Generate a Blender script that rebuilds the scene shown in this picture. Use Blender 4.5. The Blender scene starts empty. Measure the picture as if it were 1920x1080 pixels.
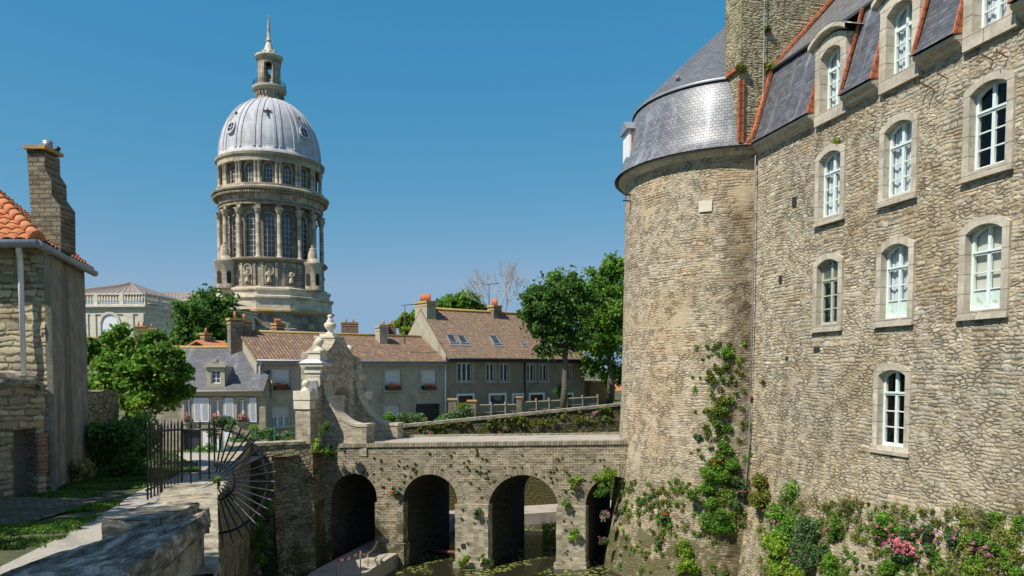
import bpy, math, random
import numpy as np
from mathutils import Vector, noise
R_=random.Random(7)
rng=np.random.default_rng(5)
S=bpy.context.scene
# ---------------------------------------------------------------- camera
F=1380.0; TH=math.radians(2.9); PPY=767.0
cam=bpy.data.cameras.new('camera'); co=bpy.data.objects.new('camera',cam); S.collection.objects.link(co)
cam.sensor_width=36; cam.lens=36*F/1920; cam.shift_y=(PPY-540)/1920; cam.clip_end=3000; cam.clip_start=.1
co.location=(0,0,0); co.rotation_euler=(math.pi/2-TH,0,0); S.camera=co
S.render.resolution_x=1920; S.render.resolution_y=1080
# ---------------------------------------------------------------- light
SUN=Vector((-.49,-.40,.78)).normalized()
w=bpy.data.worlds.new("World"); S.world=w; w.use_nodes=True
wn=w.node_tree; bg=wn.nodes['Background']
sk=wn.nodes.new('ShaderNodeTexSky'); sk.sky_type='NISHITA'; sk.sun_disc=False
sk.sun_elevation=math.asin(SUN.z); sk.sun_rotation=math.atan2(SUN.x,SUN.y)
sk.altitude=0; sk.air_density=1.0; sk.dust_density=0; sk.ozone_density=2.
bg.inputs[1].default_value=.115
sp_=wn.nodes.new('ShaderNodeSeparateColor'); cb_=wn.nodes.new('ShaderNodeCombineColor'); wn.links.new(sk.outputs[0],sp_.inputs[0])
for i_,(p_,k_) in enumerate(((1.5,.833),(.5,.464),(.34,.571))):   # deepen the blue as the photograph's clear northern sky
    a0_=wn.nodes.new('ShaderNodeMath'); a0_.operation='MULTIPLY'; a0_.inputs[1].default_value=.115; wn.links.new(sp_.outputs[i_],a0_.inputs[0])
    a_=wn.nodes.new('ShaderNodeMath'); a_.operation='MINIMUM'; a_.inputs[1].default_value=(.42,.62,.8)[i_]; wn.links.new(a0_.outputs[0],a_.inputs[0])
    b_=wn.nodes.new('ShaderNodeMath'); b_.operation='POWER'; b_.inputs[1].default_value=p_; wn.links.new(a_.outputs[0],b_.inputs[0])
    c_=wn.nodes.new('ShaderNodeMath'); c_.operation='MULTIPLY'; c_.inputs[1].default_value=k_/.115; wn.links.new(b_.outputs[0],c_.inputs[0]); wn.links.new(c_.outputs[0],cb_.inputs[i_])
tc_=wn.nodes.new('ShaderNodeTexCoord'); sx_=wn.nodes.new('ShaderNodeSeparateXYZ'); wn.links.new(tc_.outputs['Generated'],sx_.inputs[0])
mr_=wn.nodes.new('ShaderNodeMapRange'); mr_.inputs[1].default_value=.50; mr_.inputs[2].default_value=.75; wn.links.new(sx_.outputs[2],mr_.inputs[0])
mx_=wn.nodes.new('ShaderNodeMix'); mx_.data_type='RGBA'; wn.links.new(mr_.outputs[0],mx_.inputs[0]); wn.links.new(cb_.outputs[0],mx_.inputs[6]); wn.links.new(sk.outputs[0],mx_.inputs[7]); wn.links.new(mx_.outputs[2],bg.inputs[0])
ld=bpy.data.lights.new('sun','SUN'); ld.energy=5.0; ld.angle=math.radians(.53); ld.color=(1,.945,.85)
lo=bpy.data.objects.new('sun',ld); S.collection.objects.link(lo); lo.rotation_euler=SUN.to_track_quat('Z','Y').to_euler()
lo.location=(-60,-40,90)
S.view_settings.view_transform='Standard'; S.view_settings.look='None'; S.view_settings.exposure=.22; S.view_settings.gamma=1
# ---------------------------------------------------------------- helpers
def ray(x,y):
    a=(x-960)/F; b=(PPY-y)/F
    return Vector((a, math.cos(TH)+b*math.sin(TH), -math.sin(TH)+b*math.cos(TH)))
def at(x,y,Y):
    r=ray(x,y); return r*(Y/r.y)
def hit(x,y,P,n):
    r=ray(x,y); return r*(Vector(P).dot(Vector(n))/r.dot(Vector(n)))
def org(o):
    l=Vector((0,0,0))
    while o: l+=o.location; o=o.parent
    return l
def tag(o,label=None,cat=None,group=None,kind=None):
    if label: o['label']=label
    if cat: o['category']=cat
    if group: o['group']=group
    if kind: o['kind']=kind
    return o
def thing(name,loc,label,cat,group=None,rz=0):
    o=bpy.data.objects.new(name,None); S.collection.objects.link(o); o.location=loc; o.rotation_euler[2]=rz
    o.empty_display_size=.3
    return tag(o,label,cat,group)
def dup(o,loc=None,rz=None,label=None,parent=None):
    c=o.copy(); S.collection.objects.link(c); c.parent=parent
    if loc is not None: c.location=loc
    if rz is not None: c.rotation_euler[2]=rz
    if label: c['label']=label
    for ch in o.children: dup(ch,parent=c)
    return c
class MB:
    def __init__(s): s.v=[];s.f=[];s.uv=[];s.sm=[]
    def face(s,pts,uv=None,sm=False):
        pts=[Vector(p) for p in pts]; i=len(s.v); s.v+=pts; s.f.append(tuple(range(i,i+len(pts))))
        if uv is None:
            n=Vector((0,0,0))
            for k in range(len(pts)):
                n+=(pts[k]).cross(pts[(k+1)%len(pts)])
            if n.length<1e-12: n=Vector((0,0,1))
            n.normalize()
            if abs(n.z)>.97: uv=[(p.x,p.y) for p in pts]
            else:
                t=Vector((-n.y,n.x,0)).normalized(); b=n.cross(t)
                uv=[(p.dot(t),p.dot(b)) for p in pts]
        s.uv+=[tuple(q[:2]) for q in uv]; s.sm.append(sm); return s
    def grid(s,fn,us,vs,uvf=None,sm=True,skip=None,flip=False):
        i0=len(s.v); nu=len(us); nv=len(vs)
        for u in us:
            for v in vs: s.v.append(Vector(fn(u,v)))
        for a in range(nu-1):
            for b in range(nv-1):
                if skip and skip((us[a]+us[a+1])/2,(vs[b]+vs[b+1])/2): continue
                q=[(a,b),(a+1,b),(a+1,b+1),(a,b+1)]
                if flip: q=q[::-1]
                s.f.append(tuple(i0+x*nv+y for x,y in q)); s.sm.append(sm)
                if uvf: s.uv+=[uvf(us[x],vs[y]) for x,y in q]
                else: s.uv+=[(us[x],vs[y]) for x,y in q]
        return s
    def box(s,a,b,fr=None):
        (x0,y0,z0),(x1,y1,z1)=a,b
        if x0>x1:x0,x1=x1,x0
        if y0>y1:y0,y1=y1,y0
        if z0>z1:z0,z1=z1,z0
        g=fr if fr else (lambda x,y,z:Vector((x,y,z)))
        c=[g(x0,y0,z0),g(x1,y0,z0),g(x1,y1,z0),g(x0,y1,z0),g(x0,y0,z1),g(x1,y0,z1),g(x1,y1,z1),g(x0,y1,z1)]
        for q in ((0,3,2,1),(4,5,6,7),(0,1,5,4),(1,2,6,5),(2,3,7,6),(3,0,4,7)): s.face([c[k] for k in q])
        return s
    def prism(s,poly,fn0,fn1):
        a=[Vector(fn0(*p)) for p in poly]; b=[Vector(fn1(*p)) for p in poly]; n=len(poly)
        s.face(a[::-1]); s.face(b)
        for k in range(n): s.face([a[k],a[(k+1)%n],b[(k+1)%n],b[k]])
        return s
    def tube(s,pts,rad,seg=8,cap=True):
        pts=[Vector(p) for p in pts]
        if not hasattr(rad,'__len__'): rad=[rad]*len(pts)
        rings=[];L=0
        for k,p in enumerate(pts):
            d=(pts[min(k+1,len(pts)-1)]-pts[max(k-1,0)]).normalized()
            a=d.cross(Vector((0,0,1)));
            if a.length<.02: a=Vector((1,0,0))
            a.normalize(); b=d.cross(a)
            if k: L+=(p-pts[k-1]).length
            i=len(s.v); rings.append((i,L))
            for j in range(seg):
                t=2*math.pi*j/seg; s.v.append(p+a*math.cos(t)*rad[k]+b*math.sin(t)*rad[k])
        for k in range(len(pts)-1):
            i,l0=rings[k]; i2,l1=rings[k+1]
            for j in range(seg):
                j2=(j+1)%seg; s.f.append((i+j,i2+j,i2+j2,i+j2)); s.sm.append(seg>5)
                c=6.28*max(rad[k],.02)
                s.uv+=[(j/seg*c,l0),(j/seg*c,l1),((j+1)/seg*c,l1),((j+1)/seg*c,l0)]
        if cap:
            for (i,l),rv in ((rings[0],0),(rings[-1],1)):
                q=[i+j for j in range(seg)]
                if rv: q=q[::-1]
                s.f.append(tuple(q)); s.uv+=[(s.v[x].x,s.v[x].y) for x in q]; s.sm.append(False)
        return s
    def rev(s,prof,c=(0,0),seg=48,a0=0,a1=2*math.pi,sm=True,sharp=False):
        us=[a0+(a1-a0)*k/seg for k in range(seg+1)]
        rm=max(p[0] for p in prof)
        if sharp:
            for k in range(len(prof)-1):
                p,q=prof[k],prof[k+1]
                s.grid(lambda u,v:(c[0]+math.cos(u)*(p[0]+(q[0]-p[0])*v),c[1]+math.sin(u)*(p[0]+(q[0]-p[0])*v),p[1]+(q[1]-p[1])*v),us,[0,1],
                   lambda u,v:(u*rm,p[1]+(q[1]-p[1])*v+(p[0]-q[0])*v*.7),sm)
        else:
            vs=list(range(len(prof)))
            s.grid(lambda u,v:(c[0]+math.cos(u)*prof[v][0],c[1]+math.sin(u)*prof[v][0],prof[v][1]),us,[0],None) if 0 else None
            i0=len(s.v); nv=len(prof); L=[0]
            for k in range(1,nv): L.append(L[-1]+math.hypot(prof[k][0]-prof[k-1][0],prof[k][1]-prof[k-1][1]))
            for u in us:
                for p in prof: s.v.append(Vector((c[0]+math.cos(u)*p[0],c[1]+math.sin(u)*p[0],p[1])))
            for a in range(seg):
                for b in range(nv-1):
                    s.f.append((i0+a*nv+b,i0+(a+1)*nv+b,i0+(a+1)*nv+b+1,i0+a*nv+b+1)); s.sm.append(sm)
                    s.uv+=[(us[a]*rm,L[b]),(us[a+1]*rm,L[b]),(us[a+1]*rm,L[b+1]),(us[a]*rm,L[b+1])]
        return s
    def rough(s,a,b,fr=None,step=.12,amp=.02,fq=3.0):
        (x0,y0,z0),(x1,y1,z1)=a,b
        g=fr if fr else (lambda x,y,z:Vector((x,y,z)))
        def lin(p,q):
            n=max(1,int(abs(q-p)/step)); return [p+(q-p)*k/n for k in range(n+1)]
        X,Y,Z=lin(x0,x1),lin(y0,y1),lin(z0,z1)
        def d(x,y,z):
            ex=min(1,.7+0*x)
            p=g(x,y,z); q=noise.noise_vector(p*fq)+.5*noise.noise_vector(p*fq*2.7)
            return p+q*amp
        for z,fl in ((z0,True),(z1,False)): s.grid(lambda u,v:d(u,v,z),X,Y,lambda u,v:(u,v),True,None,fl)
        for y,fl in ((y0,False),(y1,True)): s.grid(lambda u,v:d(u,y,v),X,Z,lambda u,v:(u,v),True,None,fl)
        for x,fl in ((x0,True),(x1,False)): s.grid(lambda u,v:d(x,u,v),Y,Z,lambda u,v:(u,v),True,None,fl)
        return s
    def build(s,name,mat,parent=None,label=None,cat=None,group=None,kind=None,local=False,loc=None):
        me=bpy.data.meshes.new(name)
        if parent: o0=Vector((0,0,0)) if local else org(parent)
        elif loc is not None: o0=Vector(loc)
        elif local: o0=Vector((0,0,0))
        else:
            xs=[v[0] for v in s.v];ys=[v[1] for v in s.v];zs=[v[2] for v in s.v]
            o0=Vector(((min(xs)+max(xs))/2,(min(ys)+max(ys))/2,min(zs)))
        me.from_pydata([(v[0]-o0.x,v[1]-o0.y,v[2]-o0.z) for v in s.v],[],s.f)
        l=me.uv_layers.new(name='UVMap'); l.data.foreach_set('uv',np.array(s.uv,dtype=np.float32).ravel())
        me.polygons.foreach_set('use_smooth',s.sm)
        me.materials.append(mat); me.update()
        o=bpy.data.objects.new(name,me); S.collection.objects.link(o)
        if parent: o.parent=parent
        else: o.location=o0
        return tag(o,label,cat,group,kind)
def frame(O,u,n=None):
    O=Vector(O); u=Vector((u[0],u[1],0)).normalized(); n=Vector((u.y,-u.x,0)) if n is None else Vector((n[0],n[1],0)).normalized()
    return lambda a,b,c: Vector((O.x+a*u.x+b*n.x,O.y+a*u.y+b*n.y,O.z+c))
def lin(a,b,n): return [a+(b-a)*k/n for k in range(n+1)]
def steps(a,b,d): return lin(a,b,max(1,int(round(abs(b-a)/d))))
# ---------------------------------------------------------------- materials
class NT:
    def __init__(s,name):
        m=bpy.data.materials.new(name); m.use_nodes=True; s.m=m; s.t=m.node_tree; s.b=s.t.nodes['Principled BSDF']; s.out=s.t.nodes['Material Output']
    def put(s,sock,v):
        if isinstance(v,bpy.types.NodeSocket): s.t.links.new(v,sock)
        elif isinstance(v,(tuple,list)) and len(v)==3 and sock.type=='RGBA': sock.default_value=(*v,1)
        else: sock.default_value=v
    def n(s,typ,ins={},**pr):
        nd=s.t.nodes.new('ShaderNode'+typ)
        for k,v in pr.items(): setattr(nd,k,v)
        for k,v in ins.items(): s.put(nd.inputs[k],v)
        return nd
    def math(s,op,a,b=0.0,c=None,clamp=False):
        d={0:a,1:b}
        if c is not None:d[2]=c
        return s.n('Math',d,operation=op,use_clamp=clamp).outputs[0]
    def vm(s,op,a,b): return s.n('VectorMath',{0:a,1:b},operation=op).outputs[0]
    def mul(s,v,k): return s.vm('MULTIPLY',v,k if not isinstance(k,(int,float)) else (k,k,k))
    def uv(s): return s.n('TexCoord').outputs['UV']
    def pos(s): return s.n('NewGeometry').outputs['Position']
    def noise(s,vec,sc,det=4,rough=.55,out='Fac',dim='3D'):
        return s.n('TexNoise',{'Vector':vec,'Scale':sc,'Detail':det,'Roughness':rough},noise_dimensions=dim).outputs[out]
    def mr(s,v,a,b,c=0.,d=1.,smooth=False):
        return s.n('MapRange',{0:v,1:a,2:b,3:c,4:d},interpolation_type='SMOOTHSTEP' if smooth else 'LINEAR').outputs[0]
    def ramp(s,v,st):
        nd=s.n('ValToRGB',{0:v}); e=nd.color_ramp.elements
        while len(e)<len(st): e.new(.5)
        for k,(p,c) in enumerate(st): e[k].position=p; e[k].color=(*c,1)
        return nd.outputs[0]
    def mix(s,f,a,b,bt='MIX'):
        nd=s.t.nodes.new('ShaderNodeMix'); nd.data_type='RGBA'; nd.blend_type=bt
        s.put(nd.inputs[0],f); s.put(nd.inputs[6],a); s.put(nd.inputs[7],b); return nd.outputs[2]
    def scale(s,c,f): # colour * scalar
        return s.n('VectorMath',{0:c,3:f},operation='SCALE').outputs[0]
    def bump(s,h,st=.5,d=.02,nrm=None):
        i={'Height':h,'Strength':st,'Distance':d}
        if nrm: i['Normal']=nrm
        return s.n('Bump',i).outputs[0]
    def fin(s,col=None,rough=.9,normal=None,spec=.3,metal=0.):
        if col is not None: s.put(s.b.inputs['Base Color'],col)
        s.put(s.b.inputs['Roughness'],rough); s.put(s.b.inputs['Specular IOR Level'],spec); s.put(s.b.inputs['Metallic'],metal)
        if normal is not None: s.put(s.b.inputs['Normal'],normal)
        return s.m
def C(*a): return tuple(a)
def rubble(name,cols,mortar,su=3.4,sv=8.,disp=None,bs=.8,moss=None,stain=None,rnd=.8,grow=(.015,.11),patch=None,lo=.0):
    t=NT(name); uv=t.uv(); ps=t.pos()
    nz=t.noise(uv,1.1,3,.5,'Color'); wv=t.mul(t.vm('SUBTRACT',nz,(.5,.5,.5)),(.55,.22,0))
    nz2=t.noise(uv,6,2,.5,'Color'); wv2=t.mul(t.vm('SUBTRACT',nz2,(.5,.5,.5)),(.06,.045,0))
    q=t.vm('ADD',t.vm('ADD',uv,wv),wv2); q=t.mul(q,(su,sv,0))
    v1=t.n('TexVoronoi',{'Vector':q,'Scale':1,'Randomness':rnd},voronoi_dimensions='2D')
    vd=t.n('TexVoronoi',{'Vector':q,'Scale':1,'Randomness':rnd},voronoi_dimensions='2D',feature='DISTANCE_TO_EDGE').outputs['Distance']
    sep=t.n('SeparateColor',{0:v1.outputs['Color']}); r1,r2,r3=sep.outputs
    mask=t.mr(vd,grow[0],grow[1],0,1,True)
    n=len(cols); col=t.ramp(r1,[((k+.0)/(n-1) if n>1 else 0,c) for k,c in enumerate(cols)])
    fine=t.noise(uv,38,4,.6); col=t.scale(col,t.mr(fine,.3,.7,.72,1.22))
    big=t.noise(uv,.33,4,.6); col=t.mix(t.mr(big,.4,.62,0,.5),col,t.mix(.5,col,mortar))
    mort=t.scale(C(*mortar),t.mr(t.noise(uv,9,3),.3,.7,.6,1.15)) if 0 else t.n('VectorMath',{0:(*mortar,),3:t.mr(t.noise(uv,9,3),.3,.7,.55,1.12)},operation='SCALE').outputs[0]
    # open joints: some joints have lost their mortar
    opn=t.mr(t.noise(uv,2.2,3),.5,.62,0,1,True); mort=t.mix(t.math('MULTIPLY',opn,.72),mort,C(.07,.055,.04))
    col=t.mix(mask,mort,col)
    if patch: # smeared mortar patches hide stones
        pm=t.mr(t.noise(uv,.55,5,.62),patch,patch+.09,0,1,True); col=t.mix(t.math('MULTIPLY',pm,.75),col,t.scale(C(*mortar) if 0 else t.ramp(fine,[(0,mortar),(1,tuple(c*1.1 for c in mortar))]),.95)) 
        mask=t.math('MULTIPLY',mask,t.mr(pm,0,1,1,.55))
    if stain:
        for (sx,sy,a,b,k,cc) in stain:
            sn=t.noise(t.mul(uv,(sx,sy,1)),1,5,.6); col=t.mix(t.mr(sn,a,b,0,k,True),col,t.mix(1.,col,cc,'MULTIPLY'))
    if moss:
        z0,z1,thr,mc=moss; z=t.n('SeparateXYZ',{0:ps}).outputs[2]
        hm=t.mr(z,z0,z1,0,.34); mn=t.math('ADD',t.noise(uv,1.3,6,.68),hm)
        mm=t.mr(mn,thr,thr+.12,0,1,True)
        mcol=t.ramp(t.noise(uv,14,3),[(.3,tuple(c*.5 for c in mc)),(.7,mc)])
        col=t.mix(t.math('MULTIPLY',mm,.88),col,mcol)
    rr=t.mr(r2,0,1,.62,1.)
    h=t.math('MULTIPLY',mask,rr); h=t.math('ADD',h,t.math('MULTIPLY',fine,.28)); h=t.math('ADD',h,t.math('MULTIPLY',t.noise(uv,10,3),.3))
    if disp:
        d=t.n('Displacement',{'Height':h,'Midlevel':.9,'Scale':disp}); t.t.links.new(d.outputs[0],t.out.inputs['Displacement']); t.m.displacement_method='BOTH'
        return t.fin(col,.93)
    return t.fin(col,.93,t.bump(h,bs,.05))
def coursed(name,cols,mortar,su=3.2,sv=6.5,disp=.09,patch=.62,moss=None,stain=None,hue=None,band=None,tint=(1.0,.985,.945),zone=.5):
    t=NT(name); uv=t.uv(); ps=t.pos()
    nz=t.noise(uv,.9,4,.55,'Color'); wv=t.mul(t.vm('SUBTRACT',nz,(.5,.5,.5)),(.5,.20,0))
    nz2=t.noise(uv,5,3,.55,'Color'); wv2=t.mul(t.vm('SUBTRACT',nz2,(.5,.5,.5)),(.10,.085,0))
    q=t.vm('ADD',t.vm('ADD',uv,wv),wv2); x,y,_=t.n('SeparateXYZ',{0:q}).outputs
    big_c=t.n('TexVoronoi',{'Vector':t.vm('ADD',uv,t.mul(wv,(1.5,1.5,0))),'Scale':.95,'Randomness':1.},voronoi_dimensions='2D').outputs['Color']; oc=t.n('SeparateColor',{0:big_c}).outputs[0]
    y=t.math('ADD',y,t.math('MULTIPLY',oc,.5/sv*2)); x=t.math('ADD',x,t.math('MULTIPLY',oc,3.1))
    # uneven course heights
    y=t.math('ADD',y,t.math('MULTIPLY',t.math('SINE',t.math('MULTIPLY',y,9.7)),.028)); y=t.math('ADD',y,t.math('MULTIPLY',t.math('SINE',t.math('MULTIPLY',y,23.)),.012))
    yy=t.math('MULTIPLY',y,sv); row=t.math('FLOOR',yy); fr=t.math('FRACT',yy)
    W=t.math('ADD',t.math('MULTIPLY',x,su),t.math('MULTIPLY',row,37.73))
    v1=t.n('TexVoronoi',{'W':W,'Scale':1,'Randomness':.9},voronoi_dimensions='1D')
    ve=t.n('TexVoronoi',{'W':W,'Scale':1,'Randomness':.9},voronoi_dimensions='1D',feature='DISTANCE_TO_EDGE').outputs['Distance']
    r1,r2,r3=t.n('SeparateColor',{0:v1.outputs['Color']}).outputs
    r4=t.n('TexWhiteNoise',{'W':t.math('ADD',t.math('MULTIPLY',r1,91.),row)},noise_dimensions='1D').outputs['Value']
    dx=t.math('DIVIDE',ve,su); inset=t.math('MULTIPLY',r2,.02); dy=t.math('DIVIDE',t.math('MINIMUM',fr,t.math('SUBTRACT',1.,fr)),sv); dy=t.math('SUBTRACT',dy,t.math('MULTIPLY',inset,.6))
    d=t.n('Math',{0:dx,1:dy,2:.035},operation='SMOOTH_MIN').outputs[0]
    d=t.math('ADD',d,t.math('MULTIPLY',t.math('SUBTRACT',t.noise(uv,15,3),.5),.045))
    # zones of irregular random rubble between the coursed stretches
    q2=t.mul(t.vm('ADD',q,(3.3,1.7,0)),(su*1.15,sv*1.12,0)); va=t.n('TexVoronoi',{'Vector':q2,'Scale':1,'Randomness':.95},voronoi_dimensions='2D'); vb=t.n('TexVoronoi',{'Vector':q2,'Scale':1,'Randomness':.95},voronoi_dimensions='2D',feature='DISTANCE_TO_EDGE').outputs['Distance']
    z1,z2,z3=t.n('SeparateColor',{0:va.outputs['Color']}).outputs; zn=t.mr(t.noise(uv,.62,4,.6),zone-.02,zone+.02,0,1,True)
    bl=lambda a,b:t.math('ADD',t.math('MULTIPLY',a,t.math('SUBTRACT',1.,zn)),t.math('MULTIPLY',b,zn))
    d2=t.math('ADD',t.math('MULTIPLY',vb,.95/sv),t.math('MULTIPLY',t.math('SUBTRACT',t.noise(uv,15,3),.5),.035))
    d=bl(d,t.math('SUBTRACT',d2,.004)); r4=bl(r4,z1); r2=bl(r2,z2); r3=bl(r3,z3)
    mask=t.mr(d,.0,.024,0,1,True); n=len(cols)
    col=t.ramp(r4,[(k/(n-1),c) for k,c in enumerate(cols)])
    fine=t.noise(uv,34,4,.62); col=t.scale(col,t.mr(fine,.28,.72,.70,1.25)); col=t.scale(col,t.mr(r3,0,1,.66,1.22))
    big=t.noise(uv,.30,4,.6); col=t.mix(t.mr(big,.42,.62,0,.45),col,C(*[m*.92 for m in mortar]))
    mort=t.n('VectorMath',{0:(*mortar,),3:t.mr(t.noise(uv,9,3),.3,.7,.62,1.05)},operation='SCALE').outputs[0]
    opn=t.mr(t.noise(uv,2.4,4,.6),.44,.56,0,1,True); mort=t.mix(t.math('MULTIPLY',opn,.80),mort,C(.10,.08,.055))
    col=t.mix(mask,mort,col)
    pm=t.mr(t.noise(uv,.7,6,.65),patch,patch+.06,0,1,True); pc=t.n('VectorMath',{0:(*mortar,),3:t.mr(fine,.3,.7,.8,1.12)},operation='SCALE').outputs[0]
    col=t.mix(t.math('MULTIPLY',pm,.8),col,pc)
    if hue: # large tonal areas
        for (sc,a,b,k,cc) in hue: col=t.mix(t.mr(t.noise(t.vm('ADD',uv,(31.,7.,0)),sc,5,.6),a,b,0,k,True),col,t.mix(1.,col,cc,'MULTIPLY'))
    if stain:
        for (sx,sy,a,b,k,cc) in stain:
            sn=t.noise(t.mul(uv,(sx,sy,1)),1,5,.6); col=t.mix(t.mr(sn,a,b,0,k,True),col,t.mix(1.,col,cc,'MULTIPLY'))
    if moss:
        z0,z1,thr,mc=moss; z=t.n('SeparateXYZ',{0:ps}).outputs[2]
        mn=t.math('ADD',t.noise(uv,1.5,6,.7),t.mr(z,z0,z1,0,.34)); mm=t.mr(mn,thr,thr+.12,0,1,True)
        col=t.mix(t.math('MULTIPLY',mm,.8),col,t.ramp(t.noise(uv,14,3),[(.3,tuple(c*.5 for c in mc)),(.7,mc)]))
        low=t.mr(z,z0+.6,z0-1.2,0,.45,True); col=t.mix(low,col,t.mix(1.,col,(.62,.60,.52),'MULTIPLY'))
    if band:
        c0,wd,k,zt0,zt1=band; ux,uz,_=t.n('SeparateXYZ',{0:t.vm('ADD',uv,t.mul(t.vm('SUBTRACT',t.noise(uv,.8,5,.65,'Color'),(.5,.5,.5)),(1.3,1.3,0)))}).outputs
        bm=t.mr(t.math('ABSOLUTE',t.math('SUBTRACT',ux,c0)),wd,wd*.35,0,1,True); bm=t.math('MULTIPLY',bm,t.mr(uz,zt1,zt0,0,1,True)); bm=t.math('MULTIPLY',bm,t.mr(t.noise(uv,2.,5,.65),.35,.55,.4,1.))
        col=t.mix(t.math('MULTIPLY',bm,k),col,t.mix(1.,col,(.42,.38,.32),'MULTIPLY'))
    col=t.mix(1.,col,tint,'MULTIPLY')
    rr=t.mr(r2,0,1,.5,1.); round_=t.mr(d,0,.045,.62,1.,True)
    h=t.math('MULTIPLY',t.math('MULTIPLY',mask,rr),round_); h=t.math('MULTIPLY',h,t.mr(pm,0,1,1,.35))
    h=t.math('ADD',h,t.math('MULTIPLY',fine,.22)); h=t.math('ADD',h,t.math('MULTIPLY',t.noise(uv,9,3),.38))
    if not disp: return t.fin(col,.95,t.bump(h,1.,.06))
    dd=t.n('Displacement',{'Height':h,'Midlevel':.9,'Scale':disp}); t.t.links.new(dd.outputs[0],t.out.inputs['Displacement']); t.m.displacement_method='BOTH'
    return t.fin(col,.95)
def brickm(name,c1,c2,mortar,bw=.3,bh=.11,ms=.012,bs=.7,warp=.03,var=.5,moss=None,rough=.92,stain=None,fine_s=30,disp=None,off=.5,off_fr=2,spec=.3):
    t=NT(name); uv=t.uv()
    nz=t.noise(uv,2.3,3,.5,'Color'); q=t.vm('ADD',uv,t.mul(t.vm('SUBTRACT',nz,(.5,.5,.5)),(warp*2,warp,0)))
    br=t.n('TexBrick',{'Vector':q,'Color1':(*c1,1),'Color2':(*c2,1),'Mortar':(*mortar,1),'Scale':1,'Mortar Size':ms,'Mortar Smooth':.35,'Bias':0,'Brick Width':bw,'Row Height':bh},offset=off,offset_frequency=off_fr)
    col=br.outputs['Color']; fac=br.outputs['Fac']
    fine=t.noise(uv,fine_s,4,.6)
    # per-stone value change
    cell=t.n('TexVoronoi',{'Vector':t.mul(q,(1/bw,1/bh,0)),'Scale':1,'Randomness':.25},voronoi_dimensions='2D')
    cr=t.n('SeparateColor',{0:cell.outputs['Color']}).outputs[0]
    col=t.scale(col,t.mr(fine,.3,.7,1-var*.35,1+var*.3)); col=t.scale(col,t.mr(cr,0,1,1-var*.4,1+var*.4))
    col=t.scale(col,t.mr(t.noise(uv,.5,4),.3,.7,1-var*.3,1+var*.25))
    if stain:
        for (sx,sy,a,b,k,cc) in stain:
            sn=t.noise(t.mul(uv,(sx,sy,1)),1,5,.6); col=t.mix(t.mr(sn,a,b,0,k,True),col,cc)
    if moss:
        z0,z1,thr,mc=moss; z=t.n('SeparateXYZ',{0:t.pos()}).outputs[2]
        mm=t.mr(t.math('ADD',t.noise(uv,1.6,6,.68),t.mr(z,z0,z1,0,.34)),thr,thr+.1,0,1,True)
        col=t.mix(t.math('MULTIPLY',mm,.85),col,t.ramp(t.noise(uv,14,3),[(.3,tuple(c*.5 for c in mc)),(.7,mc)]))
    h=t.math('SUBTRACT',t.math('MULTIPLY',fine,.4),fac); h=t.math('ADD',h,t.math('MULTIPLY',cr,.25))
    if disp:
        d=t.n('Displacement',{'Height':h,'Midlevel':.2,'Scale':disp}); t.t.links.new(d.outputs[0],t.out.inputs['Displacement']); t.m.displacement_method='BOTH'
        return t.fin(col,rough)
    return t.fin(col,rough,t.bump(h,bs,.03),spec)
def plain(name,c,rough=.6,var=.12,sc=6,bs=.15,spec=.35,metal=0.,streak=None,second=None,pos=False):
    t=NT(name); uv=t.pos() if pos else t.uv(); f=t.noise(uv,sc,5,.6)
    cc=t.ramp(f,[(.3,tuple(k*(1-var) for k in c)),(.7,tuple(min(1,k*(1+var)) for k in c))])
    if second: cc=t.mix(t.mr(t.noise(uv,second[1],5,.65),second[2],second[2]+.12,0,second[3],True),cc,C(*second[0]))
    if streak:
        sn=t.noise(t.mul(uv,(streak[0],streak[1],1)),1,5,.6); cc=t.mix(t.mr(sn,streak[2],streak[3],0,streak[4],True),cc,C(*streak[5]))
    return t.fin(cc,rough,t.bump(t.noise(uv,sc*6,3),bs,.01),spec,metal)
def leafm(name,cols,tr=.35):
    t=NT(name); uv=t.uv(); x=t.n('SeparateXYZ',{0:uv}).outputs[0]
    col=t.ramp(x,[(k/(len(cols)-1),c) for k,c in enumerate(cols)])
    col=t.scale(col,t.mr(t.noise(t.pos(),1.1,4),.32,.68,.55,1.4))
    t.fin(col,.5,None,.25)
    tl=t.n('BsdfTranslucent',{'Color':t.mix(.5,col,C(.5,.6,.08),'MULTIPLY') if 0 else t.scale(col,1.3)})
    mx=t.n('MixShader',{0:tr,1:t.b.outputs[0],2:tl.outputs[0]}); t.t.links.new(mx.outputs[0],t.out.inputs[0]); return t.m
M={}
dark=(.62,.58,.50)
M['castle']=coursed('castle_rubble_stone',[(.29,.22,.145),(.44,.35,.235),(.52,.44,.32),(.40,.385,.335),(.60,.54,.42),(.34,.265,.18),(.48,.455,.39),(.38,.30,.205)],(.52,.45,.325),4.1,9.2,.022,.60,
   moss=(-3.6,-8.,.72,(.10,.105,.035)),stain=[(.9,.16,.53,.66,.6,(.58,.54,.47))],hue=[(.25,.5,.60,.6,(.80,.82,.86)),(.4,.54,.60,.5,(.80,.70,.58)),(1.3,.58,.64,.5,(1.25,1.22,1.15))])
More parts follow.
